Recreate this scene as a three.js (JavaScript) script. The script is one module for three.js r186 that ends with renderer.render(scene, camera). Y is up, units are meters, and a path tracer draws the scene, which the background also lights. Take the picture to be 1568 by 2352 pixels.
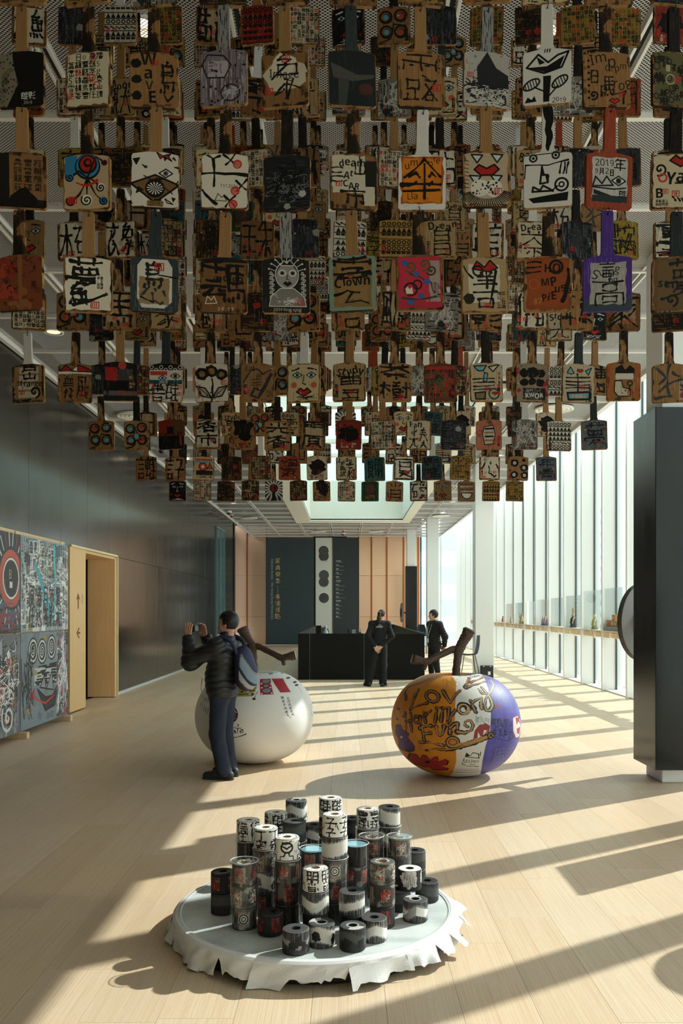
import * as THREE from 'three';
import { RoundedBoxGeometry } from 'three/addons/geometries/RoundedBoxGeometry.js';
import { mergeGeometries, mergeVertices } from 'three/addons/utils/BufferGeometryUtils.js';

// ---------------------------------------------------------------- camera, light, exposure
const scene = new THREE.Scene();
const camera = new THREE.PerspectiveCamera(2 * Math.atan(1176 / 1950) * 180 / Math.PI, 1568 / 2352, 0.05, 400);
camera.position.set(0, 1.65, 0);
camera.setViewOffset(1568, 2352, -11, -226, 1568, 2352);          // a rising lens, the verticals stay upright
const renderer = new THREE.WebGLRenderer();
renderer.toneMapping = THREE.LinearToneMapping;
renderer.toneMappingExposure = 1.25;
renderer.shadowMap.enabled = true;
scene.background = new THREE.Color(0.88, 0.95, 0.98);
scene.backgroundIntensity = 1.9;
const sun = new THREE.DirectionalLight(new THREE.Color(1, 0.972, 0.925), 5.5);
sun.position.set(1.12 * 20, 20, -12 - 0.705 * 20); sun.target.position.set(0, 0, -12);
sun.castShadow = true; sun.shadow.radius = 1; sun.shadow.mapSize.set(4096, 4096);
Object.assign(sun.shadow.camera, { left: -30, right: 30, top: 30, bottom: -30, near: 1, far: 120 });
scene.add(sun, sun.target);

// ---------------------------------------------------------------- helpers
function rand(seed) { let s = seed >>> 0; return () => { s = (s + 0x6d2b79f5) | 0; let t = Math.imul(s ^ (s >>> 15), 1 | s); t = (t + Math.imul(t ^ (t >>> 7), 61 | t)) ^ t; return ((t ^ (t >>> 14)) >>> 0) / 4294967296; }; }
const R0 = rand(11);
const V = (x, y, d) => new THREE.Vector3(x, y, -d);               // d is the distance into the hall
const taken = new Map();
function numbered(n) { const k = taken.get(n) || 0; taken.set(n, k + 1); return k ? n + '_' + String(k).padStart(3, '0') : n; }
function mesh(name, geo, mat, parent) {
  const m = new THREE.Mesh(geo, mat); m.name = name; m.castShadow = m.receiveShadow = true;
  if (parent) parent.add(m); return m;
}
function tag(o, label, category, group) { o.userData.label = label; o.userData.category = category; if (group) o.userData.group = group; return o; }
function thing(name, label, category, group, pos, turn = 0) {
  const o = new THREE.Group(); o.name = numbered(name); scene.add(o); if (pos) o.position.copy(pos); o.rotation.y = turn;
  return tag(o, label, category, group);
}
function struct(name, pos) { const o = new THREE.Group(); o.name = name; o.userData.kind = 'structure'; if (pos) o.position.copy(pos); scene.add(o); return o; }
const box = (w, h, d, x = 0, y = 0, z = 0) => new THREE.BoxGeometry(w, h, d).translate(x, y, z);
const rbox = (w, h, d, r, x = 0, y = 0, z = 0) => new RoundedBoxGeometry(w, h, d, 2, r).translate(x, y, z);
const cyl = (r1, r2, h, n = 24, x = 0, y = 0, z = 0) => new THREE.CylinderGeometry(r1, r2, h, n).translate(x, y, z);
const merge = (list) => mergeGeometries(list.map((g) => { const q = g.index ? g.toNonIndexed() : g; for (const k of Object.keys(q.attributes)) if (!['position', 'normal', 'uv'].includes(k)) q.deleteAttribute(k); return q; }));
// uv in metres from the dominant axis of each face
function metric(g, su = 1, sv = 1, ou = 0, ov = 0) {
  if (g.index) g = g.toNonIndexed();
  const p = g.attributes.position, n = g.attributes.normal, uv = new Float32Array(p.count * 2);
  for (let i = 0; i < p.count; i++) {
    const ax = Math.abs(n.getX(i)), ay = Math.abs(n.getY(i)), az = Math.abs(n.getZ(i));
    let u, v;
    if (ay >= ax && ay >= az) { u = p.getX(i); v = p.getZ(i); } else if (ax >= az) { u = p.getZ(i); v = p.getY(i); } else { u = p.getX(i); v = p.getY(i); }
    uv[i * 2] = u / su + ou; uv[i * 2 + 1] = v / sv + ov;
  }
  g.setAttribute('uv', new THREE.BufferAttribute(uv, 2)); return g;
}
function tube(points, radii, seg = 8, caps = true, wob = 0, seed = 1) {       // tapered tube through points
  const c = new THREE.CatmullRomCurve3(points), n = Math.max(8, points.length * 6), fr = c.computeFrenetFrames(n, false), r = rand(seed);
  const pos = [], idx = [], uv = [];
  const ph = [r() * 6, r() * 6, r() * 6];
  for (let i = 0; i <= n; i++) {
    const t = i / n, p = c.getPoint(t), f = t * (radii.length - 1), k = Math.min(radii.length - 2, Math.floor(f)), rr = radii[k] + (radii[k + 1] - radii[k]) * (f - k);
    for (let j = 0; j <= seg; j++) {
      const a = j / seg * Math.PI * 2, w = rr * (1 + wob * (Math.sin(a * 3 + ph[0] + t * 9) * 0.5 + Math.sin(a * 5 + ph[1] - t * 23) * 0.35 + Math.sin(t * 40 + ph[2]) * 0.4));
      const q = p.clone().addScaledVector(fr.normals[i], Math.cos(a) * w).addScaledVector(fr.binormals[i], Math.sin(a) * w);
      pos.push(q.x, q.y, q.z); uv.push(j / seg, t);
    }
  }
  for (let i = 0; i < n; i++) for (let j = 0; j < seg; j++) { const a = i * (seg + 1) + j, b = a + seg + 1; idx.push(a, a + 1, b, b, a + 1, b + 1); }
  if (caps) for (const e of [0, n]) {
    const p = c.getPoint(e / n), o = pos.length / 3; pos.push(p.x, p.y, p.z); uv.push(0.5, 0.5);
    for (let j = 0; j < seg; j++) { const a = e * (seg + 1) + j; e ? idx.push(o, a, a + 1) : idx.push(o, a + 1, a); }
  }
  const g = new THREE.BufferGeometry(); g.setAttribute('position', new THREE.Float32BufferAttribute(pos, 3)); g.setAttribute('uv', new THREE.Float32BufferAttribute(uv, 2)); g.setIndex(idx); g.computeVertexNormals(); return g;
}
const lathe = (pts, n = 32) => new THREE.LatheGeometry(pts.map(([x, y]) => new THREE.Vector2(x, y)), n);
function canvas(w, h, draw) { const c = document.createElement('canvas'); c.width = w; c.height = h; const x = c.getContext('2d'); draw(x, w, h); return c; }
function tex(c, rep, srgb = true) {
  const t = new THREE.CanvasTexture(c); if (srgb) t.colorSpace = THREE.SRGBColorSpace; t.magFilter = THREE.LinearFilter;
  if (rep) { t.wrapS = t.wrapT = THREE.RepeatWrapping; } return t;
}
const lin = (r, g, b) => new THREE.Color().setRGB(r, g, b);
const std = (o) => new THREE.MeshStandardMaterial(o);
const plain = (r, g, b, rough = 0.7, metal = 0, extra = {}) => std({ color: lin(r, g, b), roughness: rough, metalness: metal, ...extra });
const ORD = ['first', 'second', 'third', 'fourth', 'fifth', 'sixth', 'seventh', 'eighth', 'ninth', 'tenth', 'eleventh', 'twelfth', 'thirteenth', 'fourteenth', 'fifteenth'];

// ---------------------------------------------------------------- brush lettering: characters as strokes on a 0-9 grid
const HAN = {
  原: '1090 101509 3236 3272 7276 3676 3474 5142 565848 3729 6789', 典: '2127 8187 2181 2484 4047 6067 0797 3719 6789',
  變: '5051 4161 4262 4363 4466 20112132 1333 2326 1526 3536 80718192 7393 8386 7576 9596 4737 3767 6729 3799', 奏: '2171 2272 1383 5016 5396 3767 2878 5629 5889',
  香: '6031 1282 5055 5206 5395 3539 3575 7579 3979 3777', 港: '0112 0314 0829 5054 7074 3191 2494 4437 7497 4676 7678 4878 46499998',
  視: '2031 0343 4316 2629 5055 5080 8085 5282 5484 654938 75799998', 點: '0004 0040 4044 0444 2007 0242 0545 0747 0809 1819 2829 3849 6064 6292 5559 5595 9599 5999',
  蛙: '0105 0141 4145 0545 2008 0848 4749 7079 5191 4393 5696 4999', 年: '3012 2191 2474 2427 0797 5159', 月: '2027 2719 2080 8089 2383 2686', 日: '2029 2080 8089 2484 2989',
  露: '1080 0192 0103 9193 5053 2232 6272 1515 1545 1517 4547 1747 3739 3949 1819 0949 7554 6595 9559 6699 6869 6888 8889 6989', 象: '4021 2161 6142 2282 2224 8284 2484 5205 5545 4618 4718 5559 5949 7559 5697',
  傘: '5004 5094 3314 3344 7364 7384 3516 7566 0797 5159', 市: '5051 0191 2327 2383 8387 8776 5259', 雲: '1080 0192 0103 9193 5053 2575 0797 4719 1989 7898', 雪: '1080 0192 0103 9193 5053 2575 7579 2777 2979',
  夢: '1191 3032 7072 2383 2325 8385 2585 4345 6365 0696 0607 9697 4729 4777 7749 3858', 善: '3041 7061 2181 2282 0393 5054 0595 2729 2777 7779 2979', 風: '2027 2719 2080 8088 8899 6231 3464 3436 6466 3666 5258 3878',
  愛: '8020 2132 5152 7162 1393 1314 9394 3435 5565 4719 4777 7729 3799', 木: '5059 0393 5309 5399', 子: '2171 7145 4549 4938 0595', 信: '2003 1219 5051 4191 4393 4595 4749 4787 8789 4989', 任: '2003 1219 8041 4494 6169 4999',
  丁: '0191 5159 5938', 安: '5051 1191 1113 9193 5317 1778 7319 0595', 王: '1191 1585 0999 5159', 山: '5058 2328 8388 2888', 水: '5059 5938 1333 3309 8263 6399', 心: '2205 44477988 5253 8395', 魚: '4022 2262 6243 2326 2383 8386 2686 2484 5366 1718 3738 5758 7798',
  花: '0191 3031 7071 4216 2429 7354 6269 6998 9897', 鳥: '5041 2126 2171 7174 2373 2474 2686 8688 1819 3739 5758 8879', 高: '5051 0191 3233 3272 7274 3474 1519 1595 9599 3637 3676 7678 3878', 門: '1019 1040 4044 1242 1444 5090 9099 5054 5292 5494',
  夏: '0191 2226 2282 8286 2484 2686 4629 2777 7729 3799', 福: '2031 0343 4316 2629 4191 5255 5292 9295 5555 4649 4696 9699 7679 4898 4999', 光: '5054 2223 8172 0595 4528 2809 65689998', 影: '0040 0004 4044 0444 0242 2045 0545 1617 1737 2729 9062 9465 9968', 夜: '5051 0191 3225 2529 6244 4676 7649 5599', 林: '2029 0353 2307 2345 7079 5393 7356 7399',
  母: '2019 2080 8079 0595 4344 5566 1879', 馬: '2026 2080 2282 2484 5056 2686 8689 0709 2829 4849 6768', 犬: '0393 5009 5399 7172', 言: '5051 0191 2383 2575 2729 2777 7779 2979', 石: '0191 4115 3538 3575 7578 3878', 家: '5051 0111 9112 0191 2383 5316 4549 4938 4517 5609 8466 5699', 舞: '3012 1191 0393 2123 4143 6163 8183 0494 3517 2646 4619 6565 5596 5898 7579', 茶: '0191 3031 7071 5205 5295 1686 5659 3728 6788', 酒: '0112 0314 0829 3191 3339 3393 9399 5154 7155 3696 3999', 樹: '1019 0232 1206 1235 4060 5052 4262 4446 4464 6466 4666 4778 4979 7393 8089 8979 7576', 作: '2003 1219 5042 4191 6169 6393 6696', 朋: '1018 1040 4049 1343 1646 6058 6090 9099 6393 6696', 肖: '5052 2132 8172 2429 2484 8489 2686 2888', 珠: '0141 0444 0848 2128 6052 5292 4595 7079 7559 7599', 曹: '0191 1214 1292 9294 1494 1393 4054 6064 2659 2686 8689 2989 2787',
};
const HANKEYS = Object.keys(HAN);
const strokesOf = (ch) => HAN[ch].split(' ').map((s) => { const o = []; for (let i = 0; i + 1 < s.length; i += 2) o.push([+s[i] / 9, +s[i + 1] / 9]); return o; });
function brush(x, pts, w, col, r, rough = 0.35) {                                // one loaded brush stroke
  x.strokeStyle = x.fillStyle = col; x.lineCap = x.lineJoin = 'round';
  if (pts.length === 1) { x.beginPath(); x.arc(pts[0][0], pts[0][1], w / 2, 0, 7); x.fill(); return; }
  if (w >= 3.2) {                                                                 // a broad stroke: pressure swells and fades, the tail runs dry
    let L = 0; for (let i = 1; i < pts.length; i++) L += Math.hypot(pts[i][0] - pts[i - 1][0], pts[i][1] - pts[i - 1][1]);
    const st = Math.max(0.6, w * 0.16), p0 = r() * 6, p1 = r() * 6, bend = (r() - 0.5) * w * 0.9; let done = 0;
    const D = pts.map(([a, b]) => [a + (r() - 0.5) * w * rough, b + (r() - 0.5) * w * rough]);
    for (let i = 1; i < D.length; i++) {
      const [a, b] = D[i - 1], [c, d] = D[i], l = Math.hypot(c - a, d - b) || 1e-6, nx = -(d - b) / l, ny = (c - a) / l;
      for (let s = 0; s <= l; s += st) {
        const t = Math.min(1, (done + s) / (L || 1)), k = s / l, o = Math.sin(k * Math.PI) * bend * Math.min(1, l / (w * 5)), q = w * 0.5 * (0.74 + 0.2 * Math.sin(t * 4.2 + p0) + 0.12 * Math.sin(t * 11 + p1) + 0.24 * Math.exp(-t * 14) + 0.16 * Math.exp(-(1 - t) * 12)) * (0.9 + r() * 0.2);
        const X = a + (c - a) * k + nx * o, Y = b + (d - b) * k + ny * o;
        if (rough > 0.25 && t > 0.72 && r() < (t - 0.72) * 2.2) { for (let z = 0; z < 3; z++) { const e = (r() - 0.5) * w * 0.9; x.beginPath(); x.arc(X + nx * e, Y + ny * e, q * 0.28, 0, 7); x.fill(); } } else { x.beginPath(); x.ellipse(X, Y, q, q * 0.86, 0.7, 0, 7); x.fill(); }
      }
      done += l;
    }
    return;
  }
  for (let pass = 0; pass < 2; pass++) {
    x.lineWidth = w * (pass ? 0.55 + r() * 0.3 : 0.8 + r() * 0.3); const j = w * rough * (pass ? 1 : 0.4);
    x.beginPath();
    pts.forEach(([a, b], i) => {
      const px = a + (r() - 0.5) * j, py = b + (r() - 0.5) * j;
      if (!i) x.moveTo(px, py);
      else { const [qa, qb] = pts[i - 1]; x.quadraticCurveTo((qa + a) / 2 + (r() - 0.5) * j * 2, (qb + b) / 2 + (r() - 0.5) * j * 2, px, py); }
    });
    x.stroke();
  }
}
function han(x, ch, X, Y, W, H, lw, col, r) { if (!HAN[ch]) return; for (const s of strokesOf(ch)) brush(x, s.map(([a, b]) => [X + a * W, Y + b * H]), lw, col, r); }
function hanMix(x, X, Y, W, H, lw, col, r) {                                      // a compound character from two or three roots
  const k = () => HANKEYS[Math.floor(r() * HANKEYS.length)], m = r();
  if (m < 0.35) han(x, k(), X, Y, W, H, lw, col, r);
  else if (m < 0.7) { han(x, k(), X, Y, W * 0.42, H, lw, col, r); han(x, k(), X + W * 0.52, Y, W * 0.48, H, lw, col, r); }
  else { han(x, k(), X, Y, W, H * 0.42, lw, col, r); han(x, k(), X, Y + H * 0.54, W, H * 0.46, lw, col, r); }
}
function words(x, t, X, Y, size, col, r, wig = 0.15, font = 'sans-serif', bold = '') {             // hand lettering, each letter a little off the line
  x.fillStyle = col; x.textBaseline = 'middle';
  let p = X; for (const ch of t) { x.save(); x.font = bold + size * (1 + (r() - 0.5) * 0.3) + 'px ' + font; x.translate(p, Y + (r() - 0.5) * size * wig); x.rotate((r() - 0.5) * wig * 1.5); x.fillText(ch, 0, 0); p += x.measureText(ch).width * 0.98; x.restore(); }
  return p;
}
function seal(x, X, Y, s, r, col = '#b3261e') {                                  // red stamp
  x.fillStyle = x.strokeStyle = col; x.lineWidth = s * 0.12; x.strokeRect(X, Y, s, s * 0.8);
  for (let i = 0; i < 3; i++) { x.beginPath(); x.moveTo(X + s * (0.2 + 0.25 * i), Y + s * 0.15); x.lineTo(X + s * (0.2 + 0.25 * i + (r() - 0.5) * 0.3), Y + s * 0.65); x.stroke(); }
}
function blot(x, X, Y, R, col, r, n = 14, sp = 0.35) { x.fillStyle = col; x.beginPath(); for (let i = 0; i <= n; i++) { const a = i / n * Math.PI * 2, q = R * (1 - sp / 2 + r() * sp); x[i ? 'lineTo' : 'moveTo'](X + Math.cos(a) * q, Y + Math.sin(a) * q * 0.9); } x.closePath(); x.fill(); }
function patch(x, X, Y, W, H, col, r, n = 9) {                                   // a roughly brushed rectangle of paint
  x.fillStyle = col; x.beginPath(); const j = Math.min(W, H) * 0.05, e = [];
  for (let i = 0; i <= n; i++) e.push([X + W * i / n, Y]); for (let i = 1; i <= n; i++) e.push([X + W, Y + H * i / n]); for (let i = 1; i <= n; i++) e.push([X + W - W * i / n, Y + H]); for (let i = 1; i < n; i++) e.push([X, Y + H - H * i / n]);
  e.forEach(([a, b], i) => x[i ? 'lineTo' : 'moveTo'](a + (r() - 0.5) * j, b + (r() - 0.5) * j)); x.closePath(); x.fill();
}
function dry(x, X, Y, W, H, col, r, n, lw, vertical = true) { x.strokeStyle = col; for (let i = 0; i < n; i++) { x.lineWidth = lw * (0.4 + r()); x.beginPath(); const a = X + r() * W, b = Y + r() * H, l = (vertical ? H : W) * (0.05 + r() * 0.3); x.moveTo(a, b); vertical ? x.lineTo(a + (r() - 0.5) * l * 0.1, Math.min(Y + H, b + l)) : x.lineTo(Math.min(X + W, a + l), b + (r() - 0.5) * l * 0.1); x.stroke(); } }
function scrawl(x, X, Y, W, H, col, r, n, lw) { x.strokeStyle = col; x.lineCap = 'round'; for (let i = 0; i < n; i++) { x.lineWidth = lw * (0.6 + r() * 0.7); x.beginPath(); let a = X + r() * W, b = Y + r() * H; x.moveTo(a, b); for (let k = 0; k < 2; k++) { const c = X + r() * W, d = Y + r() * H; x.quadraticCurveTo(a + (r() - 0.5) * W * 0.4, b + (r() - 0.5) * H * 0.4, a + (c - a) * 0.4, b + (d - b) * 0.4); a += (c - a) * 0.4; b += (d - b) * 0.4; } x.stroke(); } }
function tiny(x, X, Y, W, H, s, col, r, red = 0) {                               // a field of small characters
  for (let b = Y; b < Y + H - s * 0.7; b += s * 1.15) for (let a = X; a < X + W - s * 0.7; a += s * 1.12) { const c = r() < red ? '#b3261e' : col; if (r() < 0.75) hanMix(x, a, b, s * 0.95, s * 0.95, s * 0.11, c, r); else words(x, 'aeKRgySBoht'[Math.floor(r() * 11)], a, b + s / 2, s * 1.2, c, r); }
}
function spiral(x, X, Y, R, lw, col, turns = 2.2, dir = 1) { x.strokeStyle = col; x.lineWidth = lw; x.lineCap = 'round'; x.beginPath(); for (let i = 0; i <= 40; i++) { const t = i / 40, a = dir * t * turns * Math.PI * 2, q = R * (0.08 + 0.92 * t); x[i ? 'lineTo' : 'moveTo'](X + Math.cos(a) * q, Y + Math.sin(a) * q); } x.stroke(); }
function disc(x, X, Y, R, col, ry = R) { x.fillStyle = col; x.beginPath(); x.ellipse(X, Y, R, ry, 0, 0, 7); x.fill(); }
function ring(x, X, Y, R, lw, col, ry = R) { x.strokeStyle = col; x.lineWidth = lw; x.beginPath(); x.ellipse(X, Y, R, ry, 0, 0, 7); x.stroke(); }
function poly(x, pts, col, line, lw) { x.beginPath(); pts.forEach(([a, b], i) => x[i ? 'lineTo' : 'moveTo'](a, b)); x.closePath(); if (col) { x.fillStyle = col; x.fill(); } if (line) { x.strokeStyle = line; x.lineWidth = lw; x.lineJoin = 'round'; x.stroke(); } }
const K = '#14130f', KR = '#b3261e', CR = '#d8cdb4', WH = '#e9e6dc';
// ================================================================ THE HALL
const CEIL = 5.19, FAR = 40.5, WL = -4.48, XR = 5.25;
// ---- materials of the shell
const grainTex = tex(canvas(1024, 1024, (x, w, h) => {
  const r = rand(3); x.fillStyle = '#d8c4a9'; x.fillRect(0, 0, w, h);
  const cs = ['rgba(178,138,98,', 'rgba(236,216,186,', 'rgba(196,156,116,', 'rgba(222,196,160,'];
  for (let i = 0; i < 5200; i++) { const a = r() * w, b = r() * h - 60, l = 60 + r() * 420; x.strokeStyle = cs[Math.floor(r() * 4)] + (0.05 + r() * 0.17) + ')'; x.lineWidth = 0.7 + r() * 2.2; x.beginPath(); x.moveTo(a, b); x.lineTo(a + (r() - 0.5) * 4, b + l); x.stroke(); }
  for (let i = 0; i < 60; i++) { x.strokeStyle = 'rgba(150,106,68,' + (0.06 + r() * 0.12) + ')'; x.lineWidth = 1.2; const a = r() * w; x.beginPath(); x.moveTo(a, 0); x.lineTo(a + (r() - 0.5) * 5, h); x.stroke(); }
}), true);
const TONES = [[1, 0.985, 0.96], [0.965, 0.94, 0.9], [1.02, 0.98, 0.93], [0.99, 0.995, 0.985], [0.95, 0.915, 0.865], [1.02, 1.01, 0.99]];
const FLOORK = 0.95;
const floorMats = TONES.map(([a, b, c]) => std({ map: grainTex, color: lin(a * FLOORK, b * FLOORK, c * FLOORK), roughness: 0.42, bumpMap: grainTex, bumpScale: 0.0003 }));
const floorFarMat = std({ map: grainTex, color: lin(FLOORK, FLOORK, FLOORK), vertexColors: true, roughness: 0.42 });
const steelTex = tex(canvas(1024, 1024, (x, w, h) => {
  const r = rand(5); x.fillStyle = '#8d8a84'; x.fillRect(0, 0, w, h);
  for (let i = 0; i < 260; i++) { const g = 100 + r() * 70, a = r() * w, b = r() * h, q = 20 + r() * 110; x.fillStyle = `rgba(${g + r() * 18 - 4},${g - 2},${g - 8 + r() * 10},${0.05 + r() * 0.07})`; blotSoft(x, a, b, q * 0.6, q * (0.8 + r() * 1.6)); }
  for (let i = 0; i < 2600; i++) { const g = 70 + r() * 120; x.strokeStyle = `rgba(${g},${g - 2},${g - 5},${0.06 + r() * 0.1})`; x.lineWidth = 0.6 + r() * 2.4; const a = r() * w, b = r() * h; x.beginPath(); x.moveTo(a, b); x.lineTo(a + (r() - 0.5) * 4, b + 30 + r() * 260); x.stroke(); }
}), true);
function blotSoft(x, a, b, rx, ry) { for (let k = 3; k; k--) { x.beginPath(); x.ellipse(a, b, rx * k / 3, ry * k / 3, 0, 0, 7); x.fill(); } }
const steel = std({ map: steelTex, color: lin(0.27, 0.272, 0.262), metalness: 0.8, roughness: 0.36, roughnessMap: steelTex });
steel.roughness = 0.62;
const darkSteel = std({ map: steelTex, color: lin(0.055, 0.068, 0.073), metalness: 0.5, roughness: 0.8, roughnessMap: steelTex });
const white = plain(0.78, 0.79, 0.76, 0.55), offWhite = plain(0.74, 0.73, 0.66, 0.6), cream = plain(0.8, 0.77, 0.66, 0.7), dark = plain(0.012, 0.012, 0.012, 0.6), blackSatin = new THREE.MeshPhysicalMaterial({ color: lin(0.006, 0.0065, 0.005), roughness: 0.6, specularIntensity: 0.4 }), rubber = plain(0.02, 0.02, 0.02, 0.85);
const plenum = plain(0.02, 0.02, 0.02, 0.95), grey = plain(0.3, 0.31, 0.31, 0.6), aluminium = plain(0.55, 0.57, 0.57, 0.4, 0.9);
const glass = new THREE.MeshPhysicalMaterial({ color: lin(0.93, 0.97, 0.97), transmission: 1, roughness: 0, thickness: 0, ior: 1.45, metalness: 0 });
const frost = new THREE.MeshPhysicalMaterial({ color: lin(0.76, 0.92, 0.96), transmission: 0.7, roughness: 1, thickness: 0 });
const bamboo = (() => { const t = grainTex.clone(); t.needsUpdate = true; return std({ map: t, color: lin(1.12, 0.94, 0.6), roughness: 0.5 }); })();
const rawWood = std({ map: grainTex, color: lin(1.12, 1.06, 0.9), roughness: 0.65 });
const copper = std({ color: lin(1, 0.66, 0.44), metalness: 0.75, roughness: 0.28 });
const copperDark = plain(0.45, 0.14, 0.05, 0.4, 0.8);
const slate = plain(0.035, 0.05, 0.056, 0.5);

// ---- floor: laminated bamboo planks over a slab
const floor = struct('floor');
mesh('slab', box(11.2, 0.3, FAR + 4, 0.45, -0.17, -(FAR - 3) / 2), plain(0.1, 0.08, 0.05, 0.9), floor);
{
  const PW = 0.31, PL = 1.83, r = rand(21), list = [];
  for (let k = -18; k <= 14; k++) {
    const x0 = 1.097 + (k - 1) * PW, off = r() * PL;
    for (let z = -3 - off; z < FAR + 0.2; z += PL) { const a = Math.max(z, -2.95), b = Math.min(z + PL, FAR - 0.02); if (b - a > 0.05) list.push({ x: x0 + PW / 2, a, b, tone: Math.floor(r() * TONES.length), v: Math.floor(r() * 4) }); }
  }
  const inView = (p) => { const zc = Math.max(p.b, 3.3), px = 795 + p.x / zc * 1950, py = 1402 + 3217.5 / p.b; return p.b > 3.35 && px > -120 && px < 1690 && py < 2400; };
  list.forEach((p) => { p.vis = inView(p) ? p.b : 1e6 + p.b; });
  list.sort((a, b) => a.vis - b.vis);
  const geos = [0, 1, 2, 3].map((v) => metric(box(PW - 0.0014, 0.012, PL - 0.0014, 0, -0.006, 0), 1, 2, v * 0.237, v * 0.41));
  const rest = [];
  list.forEach((p, i) => {
    const full = Math.abs(p.b - p.a - PL) < 1e-6, g = full ? geos[p.v] : metric(box(PW - 0.0014, 0.012, p.b - p.a - 0.0014, 0, -0.006, 0), 1, 2, p.v * 0.237, p.v * 0.41);
    if (i < 300) { const m = mesh(numbered('plank'), g, floorMats[p.tone], floor); m.position.copy(V(p.x, 0, (p.a + p.b) / 2)); }
    else { const q = g.clone().translate(p.x, 0, -(p.a + p.b) / 2), c = new Float32Array(q.attributes.position.count * 3); for (let j = 0; j < c.length; j += 3) c.set(TONES[p.tone], j); q.setAttribute('color', new THREE.BufferAttribute(c, 3)); rest.push(q.index ? q.toNonIndexed() : q); }
  });
  const m = mesh('far_planks', mergeGeometries(rest), floorFarMat, floor); m.userData.kind = 'stuff';
}

// ---- left wall of blackened steel sheets, a bamboo-lined doorway in it
const wallL = struct('wall_left');
mesh('backing', merge([box(0.2, 5.6, 14.3 + 3, WL - 0.55, 2.8, -(14.25 - 3) / 2 - 0.0), box(0.2, 5.6, 33.7 - 15.9, WL - 0.55, 2.8, -(33.7 + 15.9) / 2), box(0.2, 2.6, 1.7, WL - 0.55, 4.2, -15.1)]), dark, wallL);
{
  const SW = 1.36, HJ = 2.69;
  for (let z = -2.98, k = 0; z < 33.7; z += SW, k++) {
    const a = z, b = Math.min(z + SW, 33.7), put = (y0, y1, za, zb, n) => { if (zb - za < 0.03) return; const g = metric(rbox(0.45, y1 - y0 - 0.006, zb - za - 0.006, 0.002), 2.7, 2.7, k * 0.37, n * 0.29); const m = mesh(numbered('steel_sheet'), g, steel, wallL); m.position.copy(V(WL - 0.225, (y0 + y1) / 2, (za + zb) / 2)); };
    put(HJ, CEIL + 0.35, a, b, 1);
    if (b <= 13.55 || a >= 16.2) put(0.06, HJ, a, b, 0); else { if (a < 13.55) put(0.06, HJ, a, 13.55, 0); if (b > 16.2) put(0.06, HJ, 16.2, b, 0); }
  }
  mesh('plinth', merge([box(0.42, 0.06, 16.5, WL - 0.225, 0.03, -13.55 / 2 + 1.5), box(0.42, 0.06, 17.4, WL - 0.225, 0.03, -(16.2 + 33.7) / 2)]), aluminium, wallL);
}
const baseL = struct('baseboard_left');
mesh('strip', merge([box(0.02, 0.05, 16.4, WL + 0.01, 0.025, -(13.5 - 3) / 2), box(0.02, 0.05, 17.4, WL + 0.01, 0.025, -(16.2 + 33.7) / 2)]), plain(0.6, 0.6, 0.58, 0.5), baseL);
// tall glazed slot near the end of the steel wall
const slot = struct('window_1');
for (const [a, b] of [[29.25, 30.15], [30.2, 31]]) { const m = mesh(numbered('pane'), box(0.02, 4.3, b - a, WL + 0.012, 2.35, -(a + b) / 2), plain(0.1, 0.2, 0.2, 0.12, 0.4), slot); }
mesh('frame', merge([box(0.05, 4.5, 0.05, WL + 0.025, 2.3, -29.2), box(0.05, 4.5, 0.06, WL + 0.025, 2.3, -30.18), box(0.05, 4.5, 0.05, WL + 0.025, 2.3, -31.05), box(0.05, 0.06, 1.9, WL + 0.025, 4.53, -30.12)]), plain(0.2, 0.3, 0.3, 0.4, 0.5), slot);
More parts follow.
